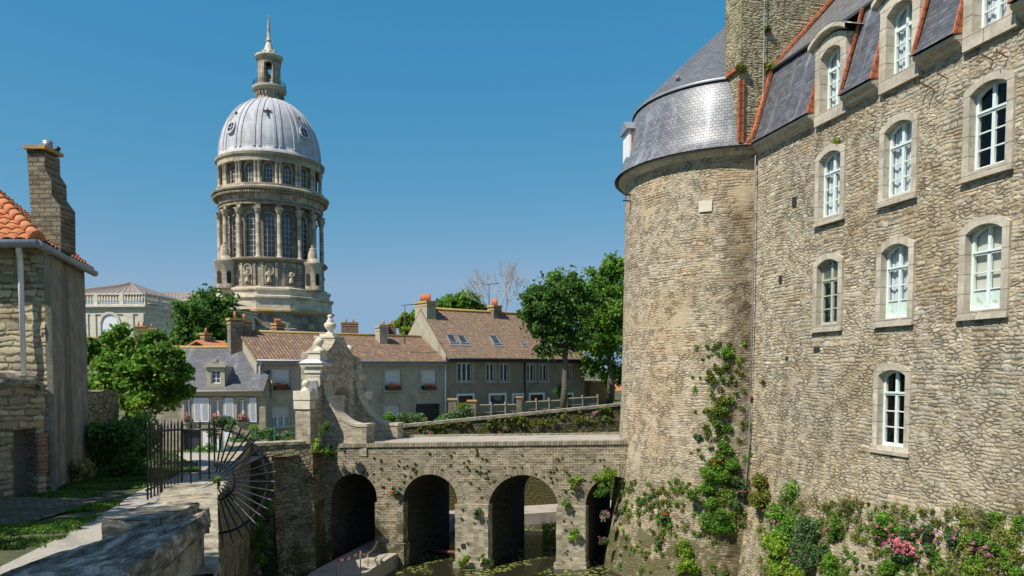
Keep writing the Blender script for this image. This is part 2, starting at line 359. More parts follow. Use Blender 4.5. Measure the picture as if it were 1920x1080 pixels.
M['tower']=coursed('tower_rubble_stone',[(.32,.245,.16),(.44,.34,.225),(.50,.43,.31),(.41,.385,.325),(.57,.50,.38),(.44,.32,.21),(.49,.455,.38)],(.52,.45,.33),4.2,10.4,.019,.57,
   moss=(-3.4,-7.5,.68,(.11,.11,.035)),stain=[(.9,.14,.53,.66,.55,(.58,.54,.47))],hue=[(.3,.5,.60,.5,(1.05,.88,.72)),(.5,.52,.58,.5,(.82,.82,.82)),(1.3,.58,.64,.5,(1.25,1.22,1.15))],band=(20.35,.75,.8,5.4,6.6))
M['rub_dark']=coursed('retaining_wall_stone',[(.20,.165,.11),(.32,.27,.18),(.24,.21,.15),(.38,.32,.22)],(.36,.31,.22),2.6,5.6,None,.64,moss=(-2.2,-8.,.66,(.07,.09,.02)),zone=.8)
M['rub_mid']=coursed('garden_wall_stone',[(.30,.25,.17),(.42,.37,.27),(.35,.31,.24)],(.43,.38,.28),2.8,6.2,None,.62,moss=(5.,-9.,.74,(.12,.115,.04)))
M['farwall']=coursed('moat_wall_stone',[(.17,.14,.10),(.27,.225,.16),(.22,.19,.14),(.31,.27,.2)],(.26,.22,.16),3.,7.5,None,.66,moss=(3.,-6.,.64,(.14,.14,.03)))
M['house_stone']=coursed('house_rubble_stone',[(.40,.32,.20),(.50,.42,.29),(.38,.34,.26),(.56,.48,.35)],(.36,.30,.20),3.3,8.2,.02,.62,zone=.8)
M['firewall']=coursed('cross_wall_stone',[(.30,.26,.165),(.40,.35,.23),(.46,.41,.28),(.36,.32,.22),(.42,.36,.24)],(.44,.39,.26),3.4,11.,.035,.60,stain=[(.9,.3,.5,.7,.4,(.6,.58,.5))])
M['bridge']=brickm('bridge_coursed_stone',(.33,.265,.17),(.185,.15,.10),(.56,.50,.37),.23,.105,.0125,1.,.05,.85,moss=(-3.2,-9.,.68,(.10,.1,.035)),stain=[(1.2,.35,.54,.7,.5,(.15,.13,.10)),(.7,.7,.56,.64,.45,(.40,.35,.25))])
M['gate']=brickm('gate_coursed_stone',(.50,.43,.31),(.34,.285,.20),(.54,.48,.37),.23,.105,.013,1.,.035,.75,stain=[(1.5,.5,.56,.7,.5,(.25,.21,.15))])
M['gate_dress']=plain('gate_dressed_stone',(.66,.59,.46),.85,.14,4,.3,streak=(2.5,.6,.55,.75,.45,(.34,.3,.23)))
M['dress']=brickm('window_dressed_stone',(.55,.49,.39),(.46,.405,.32),(.22,.19,.14),1.7,.47,.013,.5,.02,.4,stain=[(3,1.,.48,.66,.75,(.34,.30,.23)),(1.5,1.5,.55,.7,.5,(.62,.52,.37))],fine_s=8)
M['cath']=brickm('cathedral_ashlar',(.55,.46,.335),(.46,.38,.27),(.30,.25,.18),1.7,.62,.03,.3,.0,.4,stain=[(.16,.05,.48,.57,.85,(.18,.15,.11)),(.5,.9,.52,.66,.5,(.64,.55,.41)),(.05,.5,.47,.58,.7,(.23,.19,.14)),(.8,.12,.55,.65,.6,(.15,.13,.10))],fine_s=3)
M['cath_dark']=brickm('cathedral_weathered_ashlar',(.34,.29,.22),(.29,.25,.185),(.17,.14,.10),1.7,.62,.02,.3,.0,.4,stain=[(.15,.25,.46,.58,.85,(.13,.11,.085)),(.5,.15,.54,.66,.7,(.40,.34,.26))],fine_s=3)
M['cath_ledge']=plain('cathedral_ledge_stone',(.58,.50,.38),.9,.2,.5,.2,streak=(.3,.8,.5,.7,.75,(.27,.225,.165)))
M['cath_orange']=plain('cathedral_lichen_ledge',(.42,.33,.2),.9,.25,.5,.2,second=((.55,.30,.08),.35,.47,.8))
M['annex']=brickm('annex_ashlar',(.66,.60,.49),(.6,.545,.44),(.5,.44,.35),1.5,.5,.02,.3,0,.2,stain=[(.3,.15,.55,.75,.5,(.4,.35,.28))],fine_s=3)
M['dome']=brickm('dome_lead_sheet',(.50,.49,.50),(.44,.435,.45),(.34,.34,.35),1.2,1.5,.03,.15,0,.2,rough=.8,stain=[(.6,.07,.48,.66,.6,(.68,.68,.68)),(.3,.1,.52,.64,.5,(.33,.34,.36))],fine_s=2,spec=.15)
M['annex_roof']=plain('annex_zinc_roof',(.27,.225,.195),.6,.1,1,.1)
def slate(name,c1,c2,bw,bh,gl,streak=(1.5,.25),gap=(.03,.035,.045)):
    return brickm(name,c1,c2,gap,bw,bh,.008,.55,.004,.35,rough=gl,stain=[(streak[0],streak[1],.52,.72,.65,(.50,.51,.54))],fine_s=20,spec=.6)
M['slate_sk']=slate('tower_skirt_slate',(.15,.155,.17),(.23,.235,.25),.22,.115,.40,(1.3,.35))
M['slate_co']=slate('cone_roof_slate',(.115,.12,.135),(.155,.16,.17),.2,.1,.5,(.25,.15))
M['slate_ma']=slate('mansard_slate',(.085,.088,.10),(.155,.16,.175),.26,.14,.42,(2.6,.22))
M['slate_up']=slate('upper_roof_slate',(.13,.13,.135),(.19,.185,.18),.3,.16,.5,(.3,.1))
M['slate_ho']=slate('house_roof_slate',(.10,.10,.105),(.135,.135,.14),.3,.22,.6,(.5,.12))
M['flash']=brickm('red_tile_flashing',(.50,.165,.075),(.40,.12,.055),(.17,.07,.045),.6,.26,.02,.4,0,.4,stain=[(2,2,.58,.72,.6,(.5,.33,.09))])
M['lead']=plain('lead_sheet',(.30,.31,.33),.45,.15,4,.15,.5,.3)
M['mint']=plain('mint_paint',(.68,.76,.72),.45,.06,5,.1,streak=(3,3,.62,.75,.5,(.42,.5,.4)))
M['sage']=plain('weathered_sage_paint',(.44,.47,.37),.6,.12,5,.2)
M['white']=plain('white_paint',(.80,.80,.78),.5,.05,3,.05)
M['shutter']=plain('light_grey_shutter_paint',(.72,.73,.76),.5,.05,3,.05)
M['iron']=plain('black_iron',(.022,.024,.03),.38,.3,20,.1,.5)
M['rust']=plain('rusty_iron',(.16,.07,.04),.8,.3,30,.2)
M['stucco']=plain('weathered_stucco',(.25,.225,.18),.97,.28,3.5,.8,streak=(1.0,.13,.50,.60,.8,(.12,.11,.08)),second=((.36,.33,.265),1.1,.53,.7))
M['render']=plain('brown_render',(.42,.36,.27),.95,.14,1.5,.4,streak=(.6,.3,.5,.7,.6,(.23,.20,.155)))
M['render2']=plain('dark_brown_render',(.30,.245,.175),.95,.14,1.5,.4,streak=(.6,.3,.5,.7,.6,(.15,.13,.10)))
M['gablec']=plain('gable_render',(.37,.335,.25),.95,.14,1.5,.4)
M['surround']=plain('window_surround_stone',(.40,.35,.27),.9,.1,4,.3)
M['brick']=brickm('red_brick',(.27,.12,.075),(.2,.09,.06),(.3,.26,.2),.22,.075,.01,.5,.005,.5)
M['brickb']=brickm('brown_brick',(.24,.165,.12),(.17,.12,.09),(.28,.24,.18),.22,.075,.01,.6,.01,.5)
M['chimstone']=brickm('chimney_rubble',(.30,.25,.17),(.22,.18,.125),(.16,.13,.09),.22,.09,.014,1.,.03,.7,stain=[(1,1,.6,.72,.4,(.36,.31,.2))])
M['pot']=plain('terracotta_pot',(.52,.17,.08),.8,.12,6,.1)
M['cap']=plain('lichen_cap_stone',(.36,.29,.17),.9,.2,6,.3,second=((.60,.34,.05),3,.44,.9))
M['tan']=plain('plinth_tan',(.38,.33,.24),.9,.2,5,.3)
M['wood']=plain('weathered_wood',(.20,.165,.12),.85,.2,12,.3)
M['woodr']=plain('red_brown_wood',(.17,.075,.05),.8,.2,12,.3)
M['door_dark']=plain('dark_door_paint',(.035,.04,.05),.5,.2,4,.1)
M['door_red']=plain('dark_red_door',(.12,.03,.02),.5,.2,4,.1)
M['orange_wood']=plain('orange_wood',(.32,.14,.03),.6,.2,5,.1)
M['path']=plain('path_gravel',(.40,.36,.30),.95,.22,20,.5,second=((.25,.225,.18),1.1,.50,.6))
M['bark']=plain('tree_bark',(.12,.10,.075),.95,.3,9,.8,pos=True)
M['bark_pale']=plain('pale_dead_bark',(.42,.37,.34),.95,.1,9,.3,pos=True)
M['soil']=plain('soil_and_grass_ground',(.075,.085,.035),.98,.35,5,.8,second=((.13,.11,.075),1.2,.55,.7),pos=True)
M['dark_in']=plain('dark_interior',(.035,.033,.03),.9,.1,2,.05)
M['curtain']=None
t=NT('net_curtain'); uv=t.uv(); wv=t.n('TexWave',{'Vector':t.mul(uv,(1,.12,1)),'Scale':4.2,'Distortion':1.2,'Detail':1},bands_direction='X').outputs['Fac']
M['curtain']=t.fin(t.ramp(wv,[(0,(.60,.61,.64)),(1,(.84,.84,.86))]),.9,t.bump(wv,.6,.03))
t=NT('window_glass'); t.b.inputs['Roughness'].default_value=.03
gl=t.n('BsdfGlossy',{'Color':(.9,.95,1,1),'Roughness':.03}); tr=t.n('BsdfTransparent',{'Color':(.86,.9,.9,1)})
fr=t.n('LayerWeight',{'Blend':.5}).outputs['Facing']; mx=t.n('MixShader',{0:t.math('ADD',t.math('MULTIPLY',t.math('POWER',fr,4.),.6),.035),1:tr.outputs[0],2:gl.outputs[0]}); t.t.links.new(mx.outputs[0],t.out.inputs[0]); M['glass']=t.m
t=NT('dark_window_glass'); M['glassd']=t.fin(t.ramp(t.noise(t.uv(),.5,2),[(.3,(.035,.04,.05)),(.7,(.09,.11,.13))]),.08,t.bump(t.noise(t.uv(),1.5,1),.1,.05),.6)
M['peel']=plain('peeling_mint_panel',(.55,.70,.64),.7,.08,5,.3,second=((.42,.36,.22),5,.5,.8))
M['cream']=plain('cream_blind',(.70,.64,.53),.7,.05,3,.05)
def tilem(name,c1,c2,bw,bh,lich):
    t=NT(name); uv=t.uv(); u,v,_=t.n('SeparateXYZ',{0:uv}).outputs
    br=t.n('TexBrick',{'Vector':uv,'Color1':(*c1,1),'Color2':(*c2,1),'Mortar':(*[k*.35 for k in c2],1),'Scale':1,'Mortar Size':.016,'Mortar Smooth':.3,'Brick Width':bw,'Row Height':bh},offset=.0)
    col=t.scale(br.outputs['Color'],t.mr(t.noise(uv,9,4),.3,.7,.8,1.2))
    col=t.mix(t.mr(t.noise(uv,2.5,6,.7),lich[1],lich[1]+.1,0,.8,True),col,C(*lich[0]))
    sw=t.math('ABSOLUTE',t.math('SINE',t.math('MULTIPLY',u,math.pi/bw)))
    rw=t.math('FRACT',t.math('DIVIDE',v,bh)); h=t.math('ADD',t.math('MULTIPLY',sw,.8),t.math('MULTIPLY',rw,-.6))
    return t.fin(col,.85,t.bump(h,.9,.05))
M['tile_br']=tilem('brown_roof_tiles',(.27,.175,.12),(.185,.12,.088),.24,.3,((.42,.24,.07),.525))
M['tile_bg']=tilem('faded_brown_roof_tiles',(.32,.22,.155),(.225,.155,.112),.22,.3,((.45,.25,.07),.53))
M['tile_or']=plain('orange_roof_tile',(.50,.185,.08),.85,.22,5,.3,second=((.50,.38,.13),3.2,.54,.65))
M['leaf']=leafm('green_leaves',[(0.081,0.176,0.024),(0.162,0.311,0.047),(0.270,0.446,0.068)],.45)
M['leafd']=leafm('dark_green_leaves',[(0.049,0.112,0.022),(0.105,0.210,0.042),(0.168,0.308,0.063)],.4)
M['leafy']=leafm('yellow_green_leaves',[(0.138,0.230,0.023),(0.241,0.380,0.040),(0.368,0.494,0.069)],.45)
M['leafb']=leafm('blue_green_leaves',[(.06,.12,.04),(.12,.21,.07),(.2,.3,.12)],.35)
M['dry']=leafm('dry_grass_blades',[(.16,.19,.05),(.26,.28,.08),(.42,.36,.16)],.3)
M['moss']=leafm('moss_leaves',[(.09,.12,.015),(.17,.20,.03),(.26,.28,.05)],.3)
M['grass']=leafm('grass_blades',[(0.048,0.108,0.014),(0.096,0.192,0.024),(0.156,0.264,0.036)],.3)
M['pink']=leafm('pink_flowers',[(.5,.13,.28),(.65,.25,.42)],.3)
M['red']=leafm('red_flowers',[(.75,.06,.03),(.85,.16,.06)],.3)
M['rose']=leafm('rose_flowers',[(.66,.14,.24),(.80,.32,.40)],.3)
t=NT('moat_water'); pv=t.pos(); nz=t.noise(pv,.5,4,.6); sp=t.n('TexVoronoi',{'Vector':pv,'Scale':5,'Randomness':1}).outputs['Distance']
mask=t.math('MULTIPLY',t.mr(nz,.45,.52,0,1,True),t.mr(sp,.50,.36,0,1,True))
t.put(t.b.inputs['Base Color'],t.mix(mask,C(.025,.024,.014),C(.17,.21,.04))); t.put(t.b.inputs['Roughness'],t.mr(mask,0,1,.06,.7)); t.put(t.b.inputs['Normal'],t.bump(t.noise(pv,2.5,2),.05,.05)); M['water']=t.m
t=NT('lichen_coping'); uv=t.uv(); q=t.vm('ADD',uv,t.mul(t.noise(uv,1.5,3,.5,'Color'),(.3,.3,0))); f=t.noise(t.mul(q,(1.3,3.2,1)),2.6,7,.72)
cc=t.ramp(f,[(.38,(.065,.055,.042)),(.47,(.18,.155,.115)),(.53,(.27,.24,.185)),(.59,(.50,.45,.36)),(.72,(.60,.54,.44))])
g_=t.noise(t.mul(q,(1.,5.,1)),3.,6,.65); h=t.math('ADD',g_,t.math('MULTIPLY',t.noise(uv,16,5,.65),.45)); st_=t.math('SNAP',t.math('MULTIPLY',g_,1.),.09); h=t.math('ADD',t.math('MULTIPLY',h,.5),st_)
dd=t.n('Displacement',{'Height':h,'Midlevel':.7,'Scale':.03}); t.t.links.new(dd.outputs[0],t.out.inputs['Displacement']); t.m.displacement_method='BOTH'; M['coping']=t.fin(cc,.92)
M['vault_shade']=brickm('shaded_barrel_stone',(.085,.07,.05),(.055,.045,.032),(.06,.05,.037),.30,.12,.013,.8,.035,.6)  # bridge stone darkened: the shade inside the arches is put into its colour
t=NT('lichen_wall_plaster'); uv=t.uv(); f=t.noise(t.mul(uv,(1.2,.8,1)),2.6,6,.7)
cc=t.ramp(f,[(.36,(.06,.055,.045)),(.47,(.26,.235,.18)),(.6,(.42,.385,.30)),(.75,(.5,.46,.36))]); M['plaster']=t.fin(cc,.95,t.bump(t.math('ADD',f,t.math('MULTIPLY',t.noise(uv,18,4),.4)),1.,.06))
t=NT('sunlit_wall_top'); uv=t.uv(); f=t.noise(uv,3.5,6,.7); cc=t.ramp(f,[(.34,(.10,.085,.06)),(.46,(.34,.29,.2)),(.6,(.5,.44,.33))]); M['walltop']=t.fin(cc,.95,t.bump(t.math('ADD',f,t.math('MULTIPLY',t.noise(uv,18,4),.5)),1.,.06))
# ---------------------------------------------------------------- foliage helper
def leaves(pts,size,name,mat,parent=None,flat=0.,nrm=None,asp=.6,**kw):
    """pts: (n,3) array of leaf centres -> one mesh of small folded leaf faces"""
    n=len(pts); a=rng.normal(size=(n,3)); 
    if nrm is not None: a=a*.8+np.array(nrm)*.8
    a[:,2]+=flat; a/=np.linalg.norm(a,axis=1)[:,None]
    b=rng.normal(size=(n,3)); b-= (a*b).sum(1)[:,None]*a; b/=np.linalg.norm(b,axis=1)[:,None]
    c=np.cross(a,b); s=(size*rng.uniform(.6,1.25,n))[:,None]
    o0=org(parent) if parent else Vector((float(pts[:,0].mean()),float(pts[:,1].mean()),float(pts[:,2].min())))
    p=pts-np.array(o0)
    v=np.stack([p-b*s,p+c*s*asp+a*s*.15,p+b*s,p-c*s*asp+a*s*.15],1).reshape(-1,3)
    me=bpy.data.meshes.new(name); me.vertices.add(4*n); me.vertices.foreach_set('co',v.astype(np.float32).ravel())
    me.loops.add(4*n); me.loops.foreach_set('vertex_index',np.arange(4*n,dtype=np.int32))
    me.polygons.add(n); me.polygons.foreach_set('loop_start',np.arange(0,4*n,4,dtype=np.int32)); me.polygons.foreach_set('loop_total',np.full(n,4,dtype=np.int32))
    l=me.uv_layers.new(name='UVMap'); uv=np.repeat(rng.uniform(0,1,(n,2)),4,0).astype(np.float32); l.data.foreach_set('uv',uv.ravel())
    me.materials.append(mat); me.update(calc_edges=True); me.validate()
    o=bpy.data.objects.new(name,me); S.collection.objects.link(o)
    if parent: o.parent=parent
    else: o.location=o0
    return tag(o,**kw)
def blobpts(c,r,n,shell=.55,sq=(1,1,1)):
    d=rng.normal(size=(n,3)); d/=np.linalg.norm(d,axis=1)[:,None]
    rr=(shell+(1-shell)*rng.uniform(0,1,n))**1.0
    return np.array(c)+d*(rr*r)[:,None]*np.array(sq)
def crownpts(blobs,n,sub=7,sr=.42):
    """clumps: each blob carries smaller leaf clumps on its surface"""
    tot=sum(b[3]**2 for b in blobs); out=[]
    for (x,y,z,r) in blobs:
        k=2*max(5,int(sub*(1+min(r,2)*.6))); m=max(6,int(n*r*r/tot/k))
        for _ in range(k):
            d=rng.normal(size=3); d/=np.linalg.norm(d); d[2]=d[2]*.8+.12
            cc=np.array((x,y,z))+d*r*rng.uniform(.35,1.08)
            out.append(blobpts(cc,r*sr*rng.uniform(.5,1.2),m,.2,(1,1,.72)))
    out.append(np.concatenate([blobpts((x,y,z),r*1.22,max(4,int(n*.10*r*r/tot)),.55) for (x,y,z,r) in blobs]))
    return np.concatenate(out)
def tree(name,base,trunk,blobs,n,size,mat,label,bark='bark',tr=.2,group=None,sub=7,sr=.42):
    b=Vector(base); t=thing(name,b,label,'tree',group)
    m=MB(); top=Vector(trunk); m.tube([b,b+(top-b)*.35+Vector((tr*.3,0,0)),b+(top-b)*.7,top],[tr*1.25,tr,tr*.8,tr*.6],10)
    for (x,y,z,r) in blobs:
        s=b+(top-b)*R_.uniform(.6,1); e=Vector((x,y,z)); mid=(s+e)/2+Vector((R_.uniform(-.3,.3),R_.uniform(-.3,.3),.2*r)); m.tube([s,mid,e],[tr*.42,tr*.25,tr*.08],6)
        for k in range(4):
            d=Vector((R_.gauss(0,1),R_.gauss(0,1),R_.gauss(.2,1))).normalized()*r*.85; m.tube([mid if k%2 else e,e+d*.5,e+d],[tr*.15,tr*.08,tr*.03],4)
    m.build('trunk',M[bark],t)
    leaves(crownpts(blobs,n,sub,sr),size,'crown',M[mat],t,flat=.5)
    return t
def bush(name,c,r,n,size,mat,label,cat='shrub',sq=(1,1,.8),group=None,fl=None):
    p=np.concatenate([blobpts(np.array(c)+rng.normal(size=3)*np.array(sq)*r*.45,r*.5,n//7,.2,sq) for _ in range(7)])
    if not fl: return leaves(p,size,name,M[mat],None,flat=.4,label=label,cat=cat,group=group)
    t=thing(name,(c[0],c[1],c[2]-r*sq[2]),label,cat,group); leaves(p,size,'foliage',M[mat],t,flat=.4)
    fm,fn,fs=fl; q=np.array(c)+rng.normal(size=(fn,3))*np.array(sq)*r*.45+np.array((0,-r*.45,r*.3*sq[2]))
    q=np.concatenate([blobpts(k,fs*1.6,9,.1) for k in q]); leaves(q,fs*.6,'flowers',M[fm],t,asp=.8); return t
# ================================================================ TERRAIN
def sst(x,a,b):
    k=max(0,min(1,(x-a)/(b-a))); return k*k*(3-2*k)
def zt(X,Y):
    zn=-1.8-.5*sst(Y,0,13)-.85*sst(Y,13,27)
    zf=-4.9+.09*max(-14,min(40,X+13))
    k=sst(Y,27,43)
    z=zn*(1-k)+zf*k
    return z
def bx(Y): # moat edge on the town side
    P=[(-30,-2.7),(6,-2.75),(13.3,-5.75),(26.9,-9.7),(27.3,-8.3),(36.8,-6.15),(39.4,-5.75)]
    for (a,b),(c,d) in zip(P,P[1:]):
        if a<=Y<=c: return b+(d-b)*(Y-a)/(c-a)
    return P[0][1] if Y<P[0][0] else P[-1][1]
def wallY(X): return 41.2+.35*X
g=MB()
Ys=lin(-30,6,12)+lin(6.6,13.3,9)+lin(14,26.9,15)+[27.3]+lin(28,36.8,10)+[38.,39.3]
g.grid(lambda t,Y:(lambda X:(X,Y,zt(X,Y)))(bx(Y)-.05-(1-t)**2*(0 if t==1 else 300)),lin(0,1,26),Ys,None)
g.grid(lambda X,t:(lambda Y:(X,Y,zt(X,Y)))(wallY(max(min(X,60),-5.7))+.1+t*t*900),[-300,-150,-90,-60]+lin(-45,60,70)+[90,150,300,600],lin(0,1,40),None)
g.build('ground',M['soil'],kind='structure',loc=(0,0,0))
mb=MB(); mb.grid(lambda x,y:(x,y,-8.6),[-300,-30,-12,0,15,60,300],[-60,0,20,40,60,600],None); mb.build('moat_bed',M['soil'],kind='structure',loc=(0,0,0))
mb=MB(); mb.grid(lambda x,y:(x,y,-8.15),lin(-14,40,4),lin(-30,52,4),None); mb.build('moat_water',M['water'],kind='structure',loc=(0,0,0))
# moat footpath: comes toward camera along the retaining wall, passes under arch one, turns along the far wall
L=[(-9.8,5.,-7.6,5.),(-8.6,18,-7.2,18.),(-7.5,27.8,-5.35,28.),(-6.2,33.,-4.2,32.7),(-5.7,38.9,-3.,37.6),(-4.2,39.7,.0,38.6),(.6,41.35,3.,39.6),(8,43.9,8.6,41.9)]
mb=MB()
for p,q in zip(L,L[1:]):
    for k in range(6):
        a,b=k/6,(k+1)/6; f=lambda i,t:p[i]+(q[i]-p[i])*t
        mb.face([(f(0,a),f(1,a),-7.55),(f(2,a),f(3,a),-7.55),(f(2,b),f(3,b),-7.55),(f(0,b),f(1,b),-7.55)])
        mb.face([(f(2,a),f(3,a),-7.55),(f(2,a),f(3,a),-8.5),(f(2,b),f(3,b),-8.5),(f(2,b),f(3,b),-7.55)])
mb.build('moat_footpath',M['path'],kind='structure',loc=(0,0,0))
# upper path
L=[(-7.2,-6,-2.85,-6),(-5.6,4.,-2.85,4),(-5.5,7.7,-3.3,6.2),(-6.4,11.2,-4.9,11.),(-7.15,13.9,-6.0,13.9),(-8.6,20,-7.8,20),(-10.3,24,-9.0,25.5),(-13.5,29,-9.6,30.),(-19,33,-12,36),(-30,36,-26,41)]
mb=MB()
for i,(p,q) in enumerate(zip(L,L[1:])):
    mb.grid(lambda s,t:(lambda X,Y:(X,Y,zt(X,Y)+.02+.012*noise.noise(Vector((X*1.3,Y*1.3,0)))))((p[0]+(q[0]-p[0])*s)*(1-t)+(p[2]+(q[2]-p[2])*s)*t,(p[1]+(q[1]-p[1])*s)*(1-t)+(p[3]+(q[3]-p[3])*s)*t),lin(0,1,8),lin(0,1,8),lambda s,t:(i*3+s*3,t*2))
mb.build('upper_path',M['path'],kind='structure',loc=(0,0,0))
M['cob']=brickm('cobbled_apron',(.19,.165,.125),(.12,.105,.08),(.07,.075,.04),.16,.11,.016,.8,.06,.7,stain=[(1.3,1.3,.5,.6,.7,(.07,.085,.03))])
mb=MB(); mb.grid(lambda x,y:(x,y,zt(x,y)+.03+.02*noise.noise(Vector((x*2,y*2,3)))),lin(-9.8,-7.2,10),lin(10.6,13.2,10),lambda a,b:(a,b)); mb.build('cobbled_apron',M['cob'],kind='structure',loc=(0,0,0))
def road():
    m=MB(); m.grid(lambda s,t:(lambda X,Y:(X,Y,zt(X,Y)+.03))(-34+s*60,(40.6+max(0,s*60-22)*.52)+t*(3.2)),lin(0,1,40),lin(0,1,4),lambda a,b:(a*60,b*3))
    m.build('street',M['path'],kind='structure',loc=(0,0,0))
road()
# ================================================================ CASTLE
O=Vector((8.9,26.6,0)); ang=math.radians(13.8); cu=(math.sin(ang),-math.cos(ang)); cn=(cu[1],-cu[0])
CF=frame(O,cu,cn)
castle=thing('castle',(9.2,31.4,-8.2),'large rubble stone castle with round corner tower, slate roofs and mint painted windows','castle')
CS=[3.77,6.57,9.38,12.2,15.0]
def outline(cs,hw,z0,zc,rise,n=12):
    pts=[(cs-hw,z0),(cs-hw,zc)]
    if rise>0:
        for k in range(1,n): 
            x=-hw+2*hw*k/n; R=(hw*hw+rise*rise)/(2*rise); pts.append((cs+x,zc-(R-rise)+math.sqrt(max(0,R*R-x*x))))
    pts+=[(cs+hw,zc),(cs+hw,z0)]; return pts
def ring(mb,fr,inn,out,bf,bb,outer=True,ob=-.1):
    n=len(inn)
    for k in range(n):
        a,b=k,(k+1)%n
        mb.face([fr(inn[a][0],bf,inn[a][1]),fr(inn[b][0],bf,inn[b][1]),fr(out[b][0],bf,out[b][1]),fr(out[a][0],bf,out[a][1])])
        mb.face([fr(inn[b][0],bf,inn[b][1]),fr(inn[a][0],bf,inn[a][1]),fr(inn[a][0],bb,inn[a][1]),fr(inn[b][0],bb,inn[b][1])])
        if outer: mb.face([fr(out[a][0],bf,out[a][1]),fr(out[b][0],bf,out[b][1]),fr(out[b][0],ob,out[b][1]),fr(out[a][0],ob,out[a][1])])
def bars(mb,fr,lst,b0,b1):
    for (x0,x1,z0,z1) in lst: mb.box((x0,b0,z0),(x1,b1,z1),fr)
def cwindow(parent,fr,cs,z0,zc,rise,style,hw=.50,wi=.185,sill=.22,bf=.07,name='window',lab=None):
    inn=outline(cs,hw,z0,zc,rise); n=len(inn)
    out=outline(cs,hw+wi,z0-sill,zc+.12,rise+.06)
    m=MB(); ring(m,fr,inn,out,bf,-.30)
    m.box((cs-hw-wi-.03,bf,z0-sill),(cs+hw+wi+.03,bf+.05,z0-sill+.10),fr)
    w=m.build(name,M['dress'],parent,label=lab)
    fm=M['sage'] if style=='sage' else M['mint']; g=hw-.02; b0,b1=-.19,-.13
    s=MB(); o2=outline(cs,hw+.01,z0-.01,zc,rise); i2=outline(cs,hw-.075,z0+.09,zc-.05,rise-.01); ring(s,fr,i2,o2,b1,b0-.02,False)
    H=zc-z0; tz=z0+H*.745
    L=[(cs-.045,cs+.045,z0+.09,zc+rise-.06),(cs-g+.05,cs+g-.05,tz-.05,tz+.04)]
    bars(s,fr,L,b0+.01,b1+.012); bars(s,fr,[(cs-g+.04,cs+g-.04,tz+.0,tz+.05)],b0,b1+.04)
    L=[]
    for k in (1,2): zz=z0+.09+(tz-.05-z0-.09)*k/3; L.append((cs-g+.07,cs+g-.07,zz-.016,zz+.016))
    bars(s,fr,L,b0+.015,b1-.004)
    bars(s,fr,[(cs-g+.01,cs+g-.01,z0+.0,z0+.07)],b0,b1+.03)
    s.build('sash',fm,w)
    p=MB(); oo=outline(cs,hw-.02,z0+.02,zc-.02,rise); p.face([fr(a,-.175,c) for a,c in oo]); p.build('pane',M['glass'],w)
    c=MB(); 
    if style in ('curtain','peel'):
        c.grid(lambda a,z:fr(a,-.26+.02*math.sin(a*34),z),lin(cs-hw,cs+hw,24),[z0,zc+rise],lambda a,z:(a,z)); c.build('curtain',M['curtain'],w)
    elif style=='cream':
        c.face([fr(cs-hw,-.24,z0),fr(cs+hw,-.24,z0),fr(cs+hw,-.24,zc+rise),fr(cs-hw,-.24,zc+rise)]); c.build('blind',M['cream'],w)
    if style in ('peel','cream'):
        q=MB(); q.box((cs-hw+.05,-.215,z0+.05),(cs+hw-.05,-.165,z0+.09+(tz-z0)/3-.05),fr); q.build('lower_panel',M['peel'],w)
    if style=='sage':
        q=MB()
        for k in range(9):
            zz=tz+.07+k*.05; q.face([fr(cs-hw+.06,-.165,zz),fr(cs+hw-.06,-.165,zz),fr(cs+hw-.06,-.145,zz+.035),fr(cs-hw+.06,-.145,zz+.035)])
        q.build('louvre',M['sage'],w)
        q=MB(); q.grid(lambda a,z:fr(a,-.36,z),[cs-hw,cs+hw],[z0,zc],lambda a,z:(a,z)); q.build('inner_glass',M['glassd'],w)
    return w
WIN=[]
for r,(z0,zc,rs) in enumerate([(4.78,6.58,.17),(1.46,3.30,.17),(-2.06,-.10,.15)]):
    for k,cs in enumerate(CS):
        if r==2 and k not in (1,3): continue
        st={(0,0):'curtain',(0,1):'curtain',(0,2):'dark',(1,0):'sage',(1,1):'peel',(1,2):'cream',(2,1):'dark'}.get((r,k),'curtain')
        WIN.append((cs,z0,zc,rs,st,{'dark':'mint window with dark uncurtained panes','sage':'weathered sage window with louvred top','peel':'mint window with peeling lower panels','cream':'mint window with cream blind'}.get(st)))
def inwin(s,z):
    for (cs,z0,zc,rs,st,_) in WIN:
        if abs(s-cs)<.6 and z0-.12<z<zc+rs-.02: return True
    return any(abs(s-c)<.6 and z>7.8 for c in CS)
def batt(z): return .045*max(0,2-z)**1.0*.35+ (.10*max(0,-3.4-z))+.012*max(0,(-3-z))**2
fac=MB()
sN=steps(-.6,11.4,.034); zN=steps(-8.6,8.02,.034)
fac.grid(lambda s,z:CF(s,batt(z),z),sN,zN,None,True,inwin)
fac.build('facade_wall',M['castle'],castle)
m=MB(); m.grid(lambda s,z:CF(s,batt(z),z),steps(11.4,24,.3),steps(-8.6,8.02,.2),None,True,inwin); m.build('facade_wall',M['castle'],castle)
# rear and end walls so light cannot leak in
m=MB(); m.face([CF(24,0,-8.6),CF(24,-9,-8.6),CF(24,-9,8.2),CF(24,0,8.2)]); m.face([CF(-1,-9,-8.6),CF(24,-9,-8.6),CF(24,-9,8.2),CF(-1,-9,8.2)])
m.face([CF(-1,-9,-8.6),CF(-1,-.5,-8.6),CF(-1,-.5,8.2),CF(-1,-9,8.2)]); m.build('rear_wall',M['castle'],castle)
m=MB()
for z in (-2.9,.6,4.0,7.6): m.box((-.9,-8.9,z-.1),(23.9,-.4,z),CF)
m.box((-.9,-3.2,-8),(23.9,-3.3,8),CF); m.build('floors',M['dark_in'],castle)
for (cs,z0,zc,rs,st,lb) in WIN: cwindow(castle,CF,cs,z0,zc,rs,st,lab=lb)
